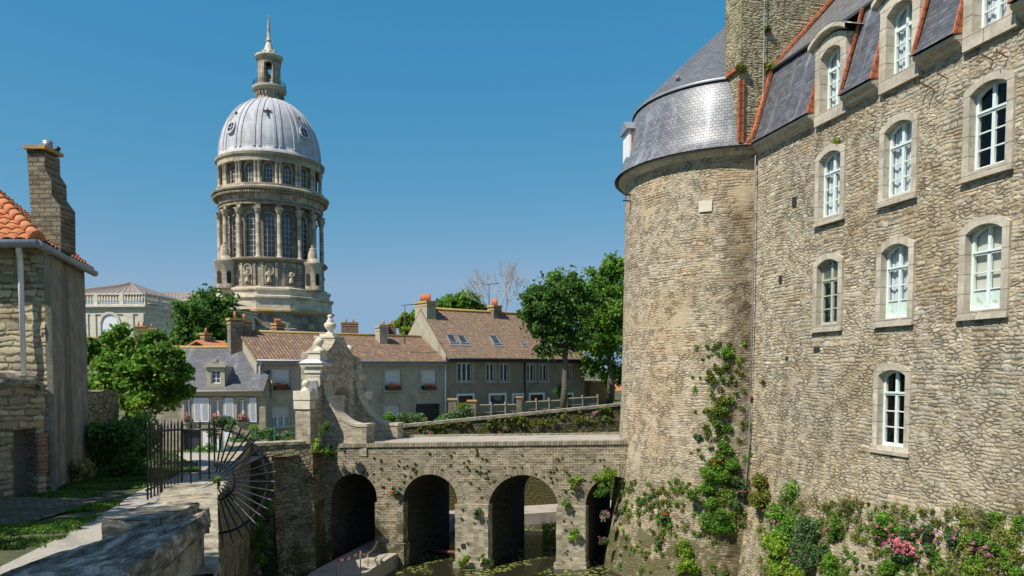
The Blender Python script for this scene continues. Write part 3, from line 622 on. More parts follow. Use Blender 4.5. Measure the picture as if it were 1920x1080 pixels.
# cornice pieces between dormers
edges=[-.25]+sum([[c-.74,c+.74] for c in CS],[])+[24]
for k in range(0,len(edges),2):
    m=MB(); a,b=edges[k],edges[k+1]
    prof=[(0,7.78),(.10,7.84),(.16,7.94),(.30,8.0),(.33,8.09),(0,8.13)]
    for j in range(len(prof)-1):
        p,q=prof[j],prof[j+1]; m.face([CF(a,p[0],p[1]),CF(b,p[0],p[1]),CF(b,q[0],q[1]),CF(a,q[0],q[1])])
    for e in (a,b): m.face([CF(e,p[0],p[1]) for p in prof])
    m.build('cornice',M['dress'],castle)
# mansard: steep slates between dormers, upper roof continuous
lowp=[(.40,8.12),(.22,8.32),(.06,8.75),(-.12,9.35),(-.33,10.1),(-.55,10.78)]
m=MB()
for k in range(0,len(edges),2):
    a,b=edges[k],edges[k+1]
    m.grid(lambda s,v:CF(s,lowp[v][0],lowp[v][1]),[a,b],[0,1,2,3,4,5],lambda s,v:(s,[0,.28,.74,1.37,2.15,2.86][v]),False)
    for e,sg in ((a,1),(b,-1)): m.face([CF(e,p[0],p[1]) for p in lowp]+[CF(e,-.6,8.1)])
m.build('mansard_roof',M['slate_ma'],castle)
m=MB(); up=[(-.42,10.74),(-3.3,13.84),(-6.0,16.6),(-9.0,13.4),(-9.6,8.1)]
for j in range(4):
    p,q=up[j],up[j+1]; m.face([CF(-.2,p[0],p[1]),CF(24,p[0],p[1]),CF(24,q[0],q[1]),CF(-.2,q[0],q[1])])
m.face([CF(24,p[0],p[1]) for p in lowp+up])
m.build('upper_roof',M['slate_up'],castle)
m=MB(); m.tube([CF(-.2,-.44,10.79),CF(24,-.44,10.79)],.06,8); m.build('roof_roll',M['lead'],castle)
# red verge flashing where mansard meets the cross wall
m=MB(); fl=[(.44,8.12),(.24,8.36),(.08,8.8),(-.1,9.4),(-.31,10.15),(-.5,10.82),(-3.3,13.95),(-6.,16.7)]
for p,q in zip(fl,fl[1:]):
    m.prism([(-.42,0),(-.14,0),(-.14,1),(-.42,1)],lambda s,h,p=p:CF(s,p[0]+h*.09,p[1]+h*.05),lambda s,h,q=q:CF(s,q[0]+h*.09,q[1]+h*.05))
m.box((-1.15,.06,8.06),(-.14,.46,8.26),CF)
m.build('verge_flashing',M['flash'],castle)
# dormers
def dormer(cs):
    fr=CF; inn=outline(cs,.46,8.02,9.68,.2); out=outline(cs,.72,7.68,10.02,.22)
    m=MB(); ring(m,fr,inn,out,.12,-.3,True,-.4)
    # cheeks and barrel top in stone
    for sg in (-1,1): m.box((cs+sg*.715,-.02,7.7),(cs+sg*.60,-1.2,10.05),fr)
    cor=outline(cs,.86,9.98,10.05,.30)[1:-1]
    for k in range(len(cor)-1):
        a,b=cor[k],cor[k+1]
        m.face([fr(a[0],.3,a[1]),fr(b[0],.3,b[1]),fr(b[0],.3,b[1]+.13),fr(a[0],.3,a[1]+.13)])
        m.face([fr(a[0],.3,a[1]),fr(b[0],.3,b[1]),fr(b[0],.1,b[1]-.06),fr(a[0],.1,a[1]-.06)])
        m.face([fr(a[0],.3,a[1]+.13),fr(b[0],.3,b[1]+.13),fr(b[0],.0,b[1]+.16),fr(a[0],.0,a[1]+.16)])
    d=m.build('dormer',M['dress'],castle)
    r=MB()
    for k in range(len(cor)-1):
        a,b=cor[k],cor[k+1]; r.face([fr(a[0],.31,a[1]+.14),fr(b[0],.31,b[1]+.14),fr(b[0],-1.3,b[1]+.2),fr(a[0],-1.3,a[1]+.2)])
    r.build('dormer_roof',M['lead'],d)
    r=MB()
    for sg in (-1,1):
        r.face([fr(cs+sg*.73,.30,8.15),fr(cs+sg*.73,-.1,9.5),fr(cs+sg*.73,-.5,10.75),fr(cs+sg*.73,-1.1,10.1),fr(cs+sg*.73,-1.1,8.15)])
        r.prism([(.72,0),(.775,0),(.775,1),(.72,1)],lambda s,h:fr(cs+sg*s,.30+h*.08,8.12),lambda s,h:fr(cs+sg*s,.06+h*.08,9.0))
        r.prism([(.72,0),(.775,0),(.775,1),(.72,1)],lambda s,h:fr(cs+sg*s,.06+h*.08,9.0),lambda s,h:fr(cs+sg*s,-.42+h*.08,10.72))
    r.build('dormer_flashing',M['flash'],d)
    s=MB(); z0,zc,rise,hw=8.02,9.68,.2,.46
    i2=outline(cs,hw-.07,z0+.08,zc-.05,rise-.01); o2=outline(cs,hw+.01,z0,zc,rise); ring(s,fr,i2,o2,-.16,-.24,False)
    tz=z0+1.28; bars(s,fr,[(cs-.04,cs+.04,z0+.08,zc+.14),(cs-.42,cs+.42,tz-.04,tz+.05)],-.22,-.148)
    bars(s,fr,[(cs-.4,cs+.4,z0+.08+.4*k-.016,z0+.08+.4*k+.016) for k in (1,2)],-.215,-.165); s.build('sash',M['mint'],d)
    p=MB(); p.face([fr(a,-.2,c) for a,c in outline(cs,hw-.02,z0,zc-.02,rise)]); p.build('pane',M['glass'],d)
    c=MB(); c.grid(lambda a,z:fr(a,-.29+.02*math.sin(a*34),z),lin(cs-hw,cs+hw,24),[z0,zc+rise],lambda a,z:(a,z)); c.build('curtain',M['curtain'],d)
for cs in CS: dormer(cs)
# zinc fillet beside dormers
# ---- round tower
TC=(9.21,31.4)
prof=[(5.45,-8.6),(5.05,-6.8),(4.85,-5.4),(4.66,-4.0),(4.56,-2.6),(4.50,-1.),(4.46,1.),(4.42,4.),(4.38,7.9)]
def trad(z):
    for (a,b),(c,d) in zip(prof,prof[1:]):
        if b<=z<=d: return a+(c-a)*(z-b)/(d-b)
    return prof[-1][0]
def TP(u,z,e=0): r=trad(z)+e; return Vector((TC[0]+math.cos(u)*r,TC[1]+math.sin(u)*r,z))
m=MB(); m.grid(lambda u,z:TP(u,z),steps(math.radians(168),math.radians(282),.034/4.5),steps(-8.6,7.95,.034),lambda u,z:(u*4.5,z)); m.build('tower_wall',M['tower'],castle)
m=MB(); m.grid(lambda u,z:TP(u,z),steps(math.radians(-78),math.radians(168),.05),steps(-8.6,7.95,.3),lambda u,z:(u*4.5,z)); m.build('tower_wall',M['tower'],castle)
m=MB(); m.rev([(4.30,7.82),(4.5,7.90),(4.55,7.98),(4.68,8.03),(4.70,8.12),(4.2,8.2)],TC,96); m.build('tower_cornice',M['dress'],castle)
m=MB(); m.rev([(4.86,8.08),(4.72,8.22),(4.58,8.55),(4.47,9.1),(4.36,9.7),(4.22,10.25),(4.02,10.72)],TC,96); m.build('tower_skirt_roof',M['slate_sk'],castle)
m=MB(); m.rev([(4.12,10.70),(4.14,10.76),(4.08,10.83),(3.95,10.86)],TC,96); m.build('skirt_roll',M['lead'],castle)
m=MB(); m.rev([(4.10,10.82),(2.6,12.25),(1.2,13.55),(.02,14.65)],TC,96); m.build('tower_cone_roof',M['slate_co'],castle)
for (x,y) in ((1270,152),(1345,138)):
    m=MB(); p=at(x,y,29.0); p=Vector((TC[0]+(p.x-TC[0]),p.y,p.z)); m.tube([p,p+Vector((0,-.12,.16))],.07,8)
    m.build('roof_vent',M['lead'],castle)
# side dormer on the tower's far left
a=math.radians(186); df=frame((TC[0]+math.cos(a)*4.0,TC[1]+math.sin(a)*4.0,0),(-math.sin(a),math.cos(a)),(math.cos(a),math.sin(a)))
m=MB(); m.box((-.5,-.6,8.3),(.5,.52,9.85),df); d=m.build('dormer',M['white'],castle,label='small white clad dormer on the tower side')
m=MB(); m.prism([(-.6,9.85),(.6,9.85),(.0,10.3)],lambda a,c:df(a,-1.,c),lambda a,c:df(a,.64,c)); m.build('dormer_roof',M['lead'],d)
m=MB(); m.box((-.54,.38,8.3),(.54,.44,9.86),df); m.build('dormer_cheek_tiles',M['flash'],d)
# ---- cross wall rising between the roofs
XF=frame(CF(-.3,0,0),(-cn[0],-cn[1]),(cu[0],cu[1]))   # a runs inward, b toward the camera
m=MB(); m.grid(lambda a,z:XF(a,0,z),steps(-.72,6.2,.034),steps(7.95,18.2,.034),lambda a,z:(a,z)); 
m.grid(lambda b,z:XF(-.72,b,z),steps(-1.1,0,.034),steps(7.95,18.2,.034),lambda b,z:(b,z))
m.build('cross_wall',M['firewall'],castle)
m=MB(); m.face([XF(-.72,-1.1,7.9),XF(6.2,-1.1,7.9),XF(6.2,-1.1,18.2),XF(-.72,-1.1,18.2)]); m.face([XF(-.72,-1.1,18.2),XF(6.2,-1.1,18.2),XF(6.2,0,18.2),XF(-.72,0,18.2)]); m.face([XF(6.2,0,8),XF(6.2,-1.1,8),XF(6.2,-1.1,18.2),XF(6.2,0,18.2)])
m.build('cross_wall',M['firewall'],castle)
m=MB(); m.box((-.77,-.12,8.15),(-.70,.08,10.35),XF); m.box((-.77,.0,8.15),(-.62,.08,10.35),XF); m.build('verge_flashing',M['flash'],castle)
m=MB(); m.box((-.84,-1.15,10.74),(-.70,.08,10.86),XF); m.build('ledge_tile',M['flash'],castle)
# lightning cable
m=MB(); m.tube([XF(.12,.09,18.2),XF(.12,.09,8.0),CF(-.22,.14,7.7)]+[CF(-.22,.14+batt(z),z) for z in (4,1,-2,-4,-6,-8)],.022,6); m.build('lightning_cable',M['lead'],castle)
# iron brackets and putlog holes
for (x,y) in ((1740,155),(1752,160),(1862,105),(1890,100),(1645,212),(1778,140)):
    m=MB(); p=hit(x,y+8,O,Vector((*cn,0))); n=Vector((*cn,0)); q=p+n*.32+Vector((0,0,.10)); m.tube([p,q],.014,5); m.tube([q+Vector((0,0,-.06)),q+Vector((0,0,.08))],.014,5)
    m.build('iron_bracket',M['rust'],castle)
for (x,y,wd,ht) in ((1490,378,.2,.3),(1464,524,.16,.24),(1533,655,.26,.14),(1477,672,.12,.12)):
    m=MB(); p=hit(x,y,O,Vector((*cn,0))); s=(p-O).dot(Vector((*cu,0))); m.box((s-wd/2,-.05,p.z-ht/2),(s+wd/2,.035+batt(p.z),p.z+ht/2),CF)
    m.build('putlog_hole',M['dark_in'],castle)
p=TP(math.radians(243),6.15); uu=math.radians(242)
m=MB(); m.grid(lambda u,z:TP(u,z,.045),lin(uu-.055,uu+.055,5),lin(5.9,6.3,4)); m.build('repair_slab',M['gate_dress'],castle)
# insulators at the left edge of the tower
for z in (7.0,7.25): m=MB(); q=TP(math.radians(190),z,0); m.tube([q,q+Vector((-.35,-.15,0))],.03,6); m.build('cable_bracket',M['iron'],castle)
# ================================================================ BRIDGE
BL=at(636,832,30.6); BR=at(1156,826,30.2)
bu=Vector((BR.x-BL.x,BR.y-BL.y)); blen=bu.length; W_=(.352,.936)
zl,zr=BL.z,BR.z
bu3=Vector((bu.x,bu.y,0)).normalized(); w3=Vector((*W_,0))
def BF(a,b,c): # a along, b depth into the bridge (skew), c absolute z
    return Vector((BL.x,BL.y,0))+bu3*a+w3*b+Vector((0,0,c))
def ba(x,y=940): p=hit(x,y,(BL.x,BL.y,0),(-bu3.y,bu3.x,0)); return (p-Vector((BL.x,BL.y,0))).dot(bu3),p.z
def ztop(a): return zl+(zr-zl)*a/blen
arch=[]
for (xl,xr,yc) in ((621,707,888),(755,858,889),(915,1048,890),(1098,1205,893)):
    a0,_=ba(xl); a1,_=ba(xr); _,zc=ba((xl+xr)/2,yc); arch.append((a0,a1,zc))
BW=4.5; zb=-8.6; a_lo,a_hi=-.75,blen+1.6
def zopen(a):
    for (a0,a1,zc) in arch:
        if a0<a<a1:
            h=(a1-a0)/2; x=a-(a0+a1)/2; return zc-h*1.02+1.02*math.sqrt(max(0,h*h-x*x))
    return None
bridge=thing('bridge',BF(blen/2,BW/2,zb),'old stone arch bridge crossing the moat to the castle','bridge')
m=MB(); av=[a_lo]
for (a0,a1,zc) in arch: av+= [a0]+[ (a0+a1)/2-(a1-a0)/2*math.cos(math.pi*k/28) for k in range(1,28)]+[a1]
av.append(a_hi); uvb=lambda a,z:(a,z)
for b,fl in ((0,0),(BW,1)):
    m=MB()
    for p,q in zip(av,av[1:]):
        mid=zopen((p+q)/2); 
        zp=zopen(p+1e-5) if mid is not None else zb; zq=zopen(q-1e-5) if mid is not None else zb
        f=[BF(p,b,zp),BF(q,b,zq),BF(q,b,ztop(q)-.12),BF(p,b,ztop(p)-.12)]; u=[(p,zp),(q,zq),(q,ztop(q)-.12),(p,ztop(p)-.12)]
        m.face(f,u)
    m.build('arcade',M['bridge'],bridge)
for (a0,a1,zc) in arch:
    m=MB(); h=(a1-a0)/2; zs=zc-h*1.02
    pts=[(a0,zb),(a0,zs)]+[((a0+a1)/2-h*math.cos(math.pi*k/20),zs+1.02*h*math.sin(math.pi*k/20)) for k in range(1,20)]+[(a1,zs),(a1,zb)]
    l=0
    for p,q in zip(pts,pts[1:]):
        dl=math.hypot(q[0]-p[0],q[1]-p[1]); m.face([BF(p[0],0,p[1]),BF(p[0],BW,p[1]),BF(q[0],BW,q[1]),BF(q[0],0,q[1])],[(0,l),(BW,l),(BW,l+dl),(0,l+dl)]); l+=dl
    m.build('barrel_vault',M['vault_shade'],bridge)
# voussoir rings
M['vous']=brickm('voussoir_stone',(.32,.26,.17),(.2,.165,.11),(.50,.44,.33),.5,.09,.012,.9,.01,.6)
for (a0,a1,zc) in arch:
    m=MB(); h=(a1-a0)/2; c=(a0+a1)/2; zs=zc-h*1.02; n=30
    for k in range(n):
        t0,t1=math.pi*k/n,math.pi*(k+1)/n; pt=lambda t,r:(c-r*math.cos(t),zs+1.02*r*math.sin(t)); r0,r1=h-.005,h+.29+.04*math.sin(k*2.3)
        P=[pt(t0,r0),pt(t1,r0),pt(t1,r1),pt(t0,r1)]
        m.face([BF(x,-.014,z) for x,z in P],[(0,t0*h),(0,t1*h),(.34,t1*h),(.34,t0*h)])
        m.face([BF(P[3][0],-.014,P[3][1]),BF(P[2][0],-.014,P[2][1]),BF(P[2][0],.02,P[2][1]),BF(P[3][0],.02,P[3][1])])
        m.face([BF(P[0][0],-.014,P[0][1]),BF(P[1][0],-.014,P[1][1]),BF(P[1][0],.02,P[1][1]),BF(P[0][0],.02,P[0][1])])
    m.build('arch_ring',M['vous'],bridge)
# parapet coping stones (brick on edge) and deck
M['soldier']=brickm('coping_soldier_course',(.36,.30,.21),(.28,.235,.165),(.15,.125,.09),.12,.6,.012,.9,.02,.6)
for b0,b1 in ((-.05,.34),(BW-.34,BW+.05)):
    m=MB(); A=lin(-.0 if b0<1 else .3,a_hi,60)
    dz=lambda a:.015*noise.noise(Vector((a*2.1,b0,0)))
    m.grid(lambda a,t:BF(a,b0+(b1-b0)*t,ztop(a)+dz(a)),A,[0,1],lambda a,t:(a,t*.39),False)
    m.grid(lambda a,t:BF(a,b0,ztop(a)-.17+(.17+dz(a))*t),A,[0,1],lambda a,t:(a,t*.17),False)
    m.grid(lambda a,t:BF(a,b1,ztop(a)-.42+(.42+dz(a))*t),A,[0,1],lambda a,t:(a,t*.4),False)
    m.build('parapet',M['soldier'],bridge)
m=MB(); m.grid(lambda a,b:BF(a,b,ztop(a)-.07),lin(-1.6,a_hi,10),lin(.3,BW-.3,4),lambda a,b:(a,b)); m.build('deck',M['path'],bridge)
# pier bases standing proud
for i,(x0,x1,yt,pr) in enumerate(((706,757,942,.10),(857,917,945,.16),(1046,1099,948,.16))):
    a0,_=ba(x0); a1,zt_=ba(x1,yt)
    m=MB(); g=lambda x,y,z:BF(x,y,z)
    m.rough((a0-.02,-pr,zb),(a1+.02,.3,zt_),g,.15,.02)
    m.rough((a0-.08,-pr-.10,zb),(a1+.08,.3,-7.15 if i==0 else -7.9),g,.15,.02)
    m.build('pier_base',M['gate' if i else 'bridge'],bridge)
m=MB(); a0,z0=ba(872,1022); m.box((a0-.09,-.19,z0-.09),(a0+.09,-.15,z0+.09),BF); m.build('drain_hole',M['dark_in'],bridge)
# beam in the second arch
b0=at(792,1031,33.0); b1=at(857,1036,31.6); m=MB(); m.tube([b0,b1],.075,8); m.build('wooden_beam',M['woodr'],label='red brown timber beam wedged low inside the bridge arch',cat='beam')
# ================================================================ GATE
GO=at(606,831,30.9)
gu=Vector((.985,-.17,0)).normalized(); gw=Vector((.25,.968,0)).normalized(); zg=GO.z
def GF(a,b,c): return Vector((GO.x,GO.y,0))+gu*a+gw*b+Vector((0,0,c))
def gz(x,y,a,b): # height of a pixel row at gate-local position
    p=GF(a,b,0); r=ray(x,y); return r.z*p.y/r.y
gate=thing('gateway',GF(-.4,1.8,zg-.5),'ornate pale stone gateway with ball finials and an urn at the bridge end','gateway')
TH_=.95 # wall thickness along -a
H=lambda y,b: gz(0,y,0,b)
LW=3.5
top=[(0,.0+H(662,0)),(.12,H(661,.1)),(.5,H(658,.5)),(.85,H(650,.85)),(1.1,H(640,1.1)),(1.2,H(634,1.2)),(2.0,H(634,2.0)),(2.1,H(641,2.1)),(2.45,H(655,2.45)),(2.8,H(664,2.8)),(LW-.02,H(671,LW)),(LW,H(672,LW))]
oL,oR,oz=.95,2.45,H(724,1.7)
m=MB(); nb=lin(0,LW,70)
def topz(b):
    for (p,q),(r,s) in zip(top,top[1:]):
        if p<=b<=r: return q+(s-q)*(b-p)/(r-p)
    return top[-1][1]
def oz_(b):
    if oL<b<oR:
        h=(oR-oL)/2; x=b-(oL+oR)/2; return oz-.45+.45*math.sqrt(max(0,1-(x/h)**2))
    return None
nb=sorted(set([0,oL,oR,LW]+[oL+(oR-oL)/2*(1-math.cos(math.pi*k/16)) for k in range(17)]+lin(0,oL,8)+lin(oR,LW,8)))
for p,q in zip(nb,nb[1:]):
    mid=oz_((p+q)/2); zp=oz_(p+1e-6) if mid is not None else zg-6; zq=oz_(q-1e-6) if mid is not None else zg-6
    for a in (0,-TH_): m.face([GF(a,p,zp),GF(a,q,zq),GF(a,q,topz(q)),GF(a,p,topz(p))],[(p,zp),(q,zq),(q,topz(q)),(p,topz(p))])
    m.face([GF(0,p,topz(p)),GF(0,q,topz(q)),GF(-TH_,q,topz(q)),GF(-TH_,p,topz(p))])
    if mid is not None: m.face([GF(0,p,zp),GF(0,q,zq),GF(-TH_,q,zq),GF(-TH_,p,zp)],[(0,p),(0,q),(TH_,q),(TH_,p)])
for b in (0,oL,oR,LW): m.face([GF(0,b,zg-6),GF(0,b,topz(b) if b in(0,LW) else oz-.45),GF(-TH_,b,topz(b) if b in (0,LW) else oz-.45),GF(-TH_,b,zg-6)])
m.build('gate_wall',M['gate'],gate)
# pale quoins on the inner jamb + arch soffit
m=MB(); m.box((-TH_-.04,oR-.12,zg-.3),(-.25,oR+.02,oz-.45),GF); m.box((-TH_-.06,oR-.2,oz-.6),(-.2,oR+.02,oz-.42),GF); m.build('door_jamb',M['gate_dress'],gate)
m=MB()
for k in range(14):
    f=lambda t,r:((oL+oR)/2-(oR-oL)/2*r*math.cos(t),oz-.46+.45*r*math.sin(t)); t0,t1=math.pi*k/14,math.pi*(k+1)/14
    P=[f(t0,.96),f(t1,.96),f(t1,1.25),f(t0,1.25)]; m.face([GF(.02,b,z) for b,z in P]); m.face([GF(.02,P[0][0],P[0][1]),GF(.02,P[1][0],P[1][1]),GF(-TH_,P[1][0],P[1][1]),GF(-TH_,P[0][0],P[0][1])])
m.build('door_arch',M['tan'],gate)
# near end pier of the main wall: dressed pilaster with cornice, block and ball
def stackbox(m,lst,ac,bc,fr):
    for (ha,hb,z0,z1) in lst: m.rough((ac-ha,bc-hb,z0),(ac+ha,bc+hb,z1),fr,.3,.006)
m=MB(); ac=-.28
m.rough((ac-.27,-.22,H(830,0)-.3),(ac+.27,.03,H(722,0)),GF,.25,.012)
stackbox(m,[(.28,.22,H(722,0),H(706,0)),(.30,.24,H(706,0),H(699,0)),(.36,.30,H(699,0),H(692,0)),(.33,.26,H(692,0),H(687,0)),(.50,.40,H(687,0),H(681,0))],ac,0,GF)
stackbox(m,[(.30,.32,H(681,0),H(671,0)),(.27,.28,H(671,0),H(662,0)),(.30,.32,H(662,0),H(658,0))],ac+.04,0.05,GF)
m.build('pilaster',M['gate_dress'],gate)
m=MB()
m.prism([(-.54,0),(.54,0),(.30,1),(-.30,1)],lambda a,h:GF(ac+a,-.46+h*.14,H(681,0)+h*.17),lambda a,h:GF(ac+a,.5-h*.1,H(681,0)+h*.17)); m.build('lead_flashing',M['lead'],gate)
def finial(a,b,z,r,name='ball_finial'):
    m=MB(); p=GF(a,b,0); m.rev([(r*1.35,z),(r*1.35,z+r*.35),(r*.95,z+r*.5),(r*.55,z+r*.95),(r*.6,z+r*1.05),(r*.45,z+r*1.15)]+[(r*math.cos(t),z+r*2.05+r*math.sin(t)) for t in lin(-1.1,1.57,14)],(p.x,p.y),20); return m.build(name,M['gate_dress'],gate)
finial(ac+.10,.12,H(658,.1),.185); 
finial(-.4,LW-.25,H(672,LW),.20)
# plinth, far block and urn
m=MB(); bc=1.6
for (ha,hb,y0,y1) in ((.45,.48,660,649),(.5,.52,649,646),(.42,.42,646,634),(.47,.46,634,631),(.3,.3,631,626)): m.rough((-.5-ha,bc-hb,H(y0,bc)),(-.5+ha,bc+hb,H(y1,bc)),GF,.25,.006)
m.build('urn_plinth',M['gate_dress'],gate)
p=GF(-.45,bc,0); zu=H(627,bc); k=H(589,bc)-zu
m=MB(); m.rev([(.2,zu),(.2,zu+.06*k),(.10,zu+.14*k),(.12,zu+.2*k),(.22,zu+.32*k),(.27,zu+.46*k),(.23,zu+.56*k),(.13,zu+.64*k),(.16,zu+.68*k),(.10,zu+.74*k),(.09,zu+.84*k),(.13,zu+.9*k),(.08,zu+.96*k),(.0,zu+k)],(p.x,p.y),20); m.build('urn',M['gate_dress'],gate)
m=MB(); m.prism([(-.5,0),(.5,0),(.35,1),(-.35,1)],lambda a,h:GF(-.5+a,bc-.85+h*.4,H(662,bc-.8)+h*.25),lambda a,h:GF(-.5+a,bc-.35,H(660,bc)+h*.25)); m.build('lead_flashing',M['lead'],gate)
m=MB(); m.rough((-.9,LW-.5,zg-3),(.16,LW+.08,H(727,LW)),GF,.25,.02); m.rough((-.9,LW-.5,H(727,LW)),(.06,LW+.06,H(672,LW)),GF,.25,.02); m.build('far_pier',M['gate'],gate)
# end pillars with balls, joined by a lead-capped swoop
def pillar(b0,b1,yt,a0,a1,lab):
    bm=(b0+b1)/2; zt1=H(yt,b0)
    m=MB(); m.rough((a0,b0,zg-.15),(a1,b1,zt1-.30),GF,.25,.018); o=m.build('end_pillar',M['gate'],gate,label=lab)
    m=MB(); m.rough((a0-.04,b0-.05,zt1-.74),(a1+.02,b0+.35,zt1-.40),GF,.25,.008); m.rough((a0-.05,b0-.06,zt1-.36),(a1+.04,b1+.02,zt1),GF,.25,.008); m.build('pillar_cap',M['gate_dress'],o)
    finial((a0+a1)/2,bm,zt1,.15)
# near pillar: lit face x 555-605
b0=-1.08; pa1=.02; pa0=-.62
pillar(b0,b0+.6,733,pa0,pa1,'near pillar')
pillar(LW+.35,LW+1.1,735,-.9,.05,'far pillar')
m=MB() # swoop wall near
sw=[(b0+.6,zg-.2),(b0+.6,H(735,b0+.6)),(b0+.72,H(738,b0+.7)),(b0+.85,H(728,b0+.85)),(b0+.93,H(712,b0+.9)),(.0,H(700,0)),(.0,zg-.2)]
m.prism(sw,lambda b,z:GF(-.55,b,z),lambda b,z:GF(.0,b,z)); m.build('swoop_wall',M['gate'],gate)
m=MB(); zz=H(716,b0); m.prism([(-.9,H(716,b0)),(-.15,H(714,b0)),(-.05,H(722,b0)),(-.12,H(735,b0)),(-.3,H(741,b0)),(-.55,H(732,b0)),(-.9,H(729,b0))],lambda a,z:GF(a*.62+.06,b0+.62,z),lambda a,z:GF(a*.62+.06,b0+.72,z)); m.build('lead_apron',M['lead'],gate)
m=MB(); m.rough((-.75,LW-.1,zg-.2),(0,LW+.4,H(738,LW)),GF,.25,.02); m.build('swoop_wall',M['gate'],gate)
# crest shield on far pillar
M['blue']=plain('blue_enamel',(.03,.13,.38),.4,.1,5,.05)
m=MB(); q=LW+.33; z=H(727,q); m.prism([(-.22,z),(.22,z),(.22,z-.22),(.12,z-.40),(0,z-.5),(-.12,z-.40),(-.22,z-.22)],lambda a,c:GF(-.12+a,q,c),lambda a,c:GF(-.12+a,q-.06,c)); m.build('crest_shield',M['blue'],gate)
# scroll buttresses
def scroll(bm,th,x0,y0,x1,y1,name='scroll_buttress'):
    a0=.0; 
    def ap(x,y): p=hit(x,y,GF(0,bm,0),(-gu.y,gu.x,0)); return ((p-GF(0,bm,0)).dot(gu)),p.z
    a1,z1=ap(x1,y1); _,z0=ap(x0,y0); zb_=zg-.5
    n=24; cur=[]
    for k in range(n+1):
        t=k/n*math.pi/2; cur.append((.06+(a1-.06)*(1-math.cos(t))**.95, z1+(z0-z1)*(1-math.sin(t))**1.0))
    cur=[(0,z0+.02)]+cur+[(a1+.02,z1)]
    m=MB()
    for p,q in zip(cur,cur[1:]):
        for b in (bm,bm+th): m.face([GF(p[0],b,zb_),GF(q[0],b,zb_),GF(q[0],b,q[1]),GF(p[0],b,p[1])],[(p[0],zb_),(q[0],zb_),(q[0],q[1]),(p[0],p[1])])
    m.rough((a1,bm-.04,zb_),(a1+.32,bm+th+.04,z1-.02),GF,.15,.012)
    o=m.build(name,M['gate'],gate)
    m=MB(); m.rough((a1-.05,bm-.07,z1-.05),(a1+.36,bm+th+.07,z1+.07),GF,.15,.008)
    m.rough((-.05,bm-.07,z0-.02),(.26,bm+th+.07,z0+.22),GF,.15,.008); m.rough((-.05,bm-.02,z0+.2),(.12,bm+th+.02,z0+.45),GF,.15,.008)
    l=0
    for p,q in zip(cur,cur[1:]):
        d=math.hypot(q[0]-p[0],q[1]-p[1])
        m.face([GF(p[0],bm-.03,p[1]+.05),GF(q[0],bm-.03,q[1]+.05),GF(q[0],bm+th+.03,q[1]+.05),GF(p[0],bm+th+.03,p[1]+.05)],[(l,0),(l+d,0),(l+d,th),(l,th)])
        for b in (bm-.03,bm+th+.03): m.face([GF(p[0],b,p[1]+.05),GF(q[0],b,q[1]+.05),GF(q[0],b,q[1]-.06),GF(p[0],b,p[1]-.06)])
        l+=d
    m.build('scroll_coping',M['gate_c'],o)
M['gate_c']=brickm('scroll_coping_stone',(.60,.53,.40),(.48,.42,.31),(.42,.36,.26),.09,.7,.010,.8,.02,.35)
scroll(-.02,.68,624,712,674,798)
scroll(LW-.55,.6,688,712,733,796)
# wall hook
m=MB(); z=H(725,.45); m.tube([GF(.06,.3,z+.1),GF(.06,.32,z),GF(.06,.42,z-.07),GF(.06,.52,z),GF(.06,.54,z+.1)],.018,6); m.build('iron_hook',M['iron'],gate)
# ================================================================ RETAINING WALLS
# abutment under the gateway
m=MB()
def AP(b,z,off=0): bt=(zg-z)*.045; return GF(.02+bt+off,b,z)
m.grid(lambda b,z:AP(b,z),steps(-3.9,8.4,.2),steps(-8.6,zg-.1,.2),lambda b,z:(b,z))
m.grid(lambda a,b:GF(a,b,zg-.12),[-1.4,.02],[-3.9,8.4])
m.grid(lambda a,z:GF(a+(zg-z)*.045*(1 if a>-.5 else 0),-3.9-(zg-z)*.03,z),[-1.6,.02],steps(-8.6,zg-.1,.25),lambda a,z:(a,z))
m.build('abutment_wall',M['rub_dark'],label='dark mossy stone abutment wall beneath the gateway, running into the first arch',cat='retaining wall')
m=MB()
m.rough((-.75,-1.75,-8.6),(.14,-1.0,zg+.02),lambda a,b,z:GF(a+(zg-z)*.05,b-(zg-z)*.02,z),.3,.03); m.build('pilaster_buttress',M['rub_dark'],label='narrow shaded stone buttress rising to the base of the near gate pillar',cat='buttress')
# wall facing the camera
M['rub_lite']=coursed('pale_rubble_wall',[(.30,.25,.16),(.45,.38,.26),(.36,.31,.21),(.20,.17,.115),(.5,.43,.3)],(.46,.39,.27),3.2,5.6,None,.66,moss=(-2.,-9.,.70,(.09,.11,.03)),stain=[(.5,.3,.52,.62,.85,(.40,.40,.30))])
A=Vector((-9.9,27.3,0)); B=at(568,832,28.2); zB=B.z; B=Vector((B.x,B.y,0)); du=(B-A); dl=du.length; du.normalize(); dn=Vector((du.y,-du.x,0))
m=MB(); RF=lambda a,b,z:A+du*a+dn*(b+(zB-z)*.10)+Vector((0,0,z))
m.grid(lambda a,z:RF(a,0,z),steps(-.6,dl+.35,.2),steps(-8.6,zB,.2),lambda a,z:(a,z))
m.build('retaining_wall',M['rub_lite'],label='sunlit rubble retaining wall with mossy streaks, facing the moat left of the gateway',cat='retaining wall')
m=MB(); m.rough((-.7,-.55,zB-.02),(dl+.1,.06,zB+.10),lambda a,b,z:A+du*a+dn*b+Vector((0,0,z)),.16,.02); m.build('wall_coping',M['walltop'],label='pale coping stones along the top of the rubble wall beside the near gate pillar',cat='coping')
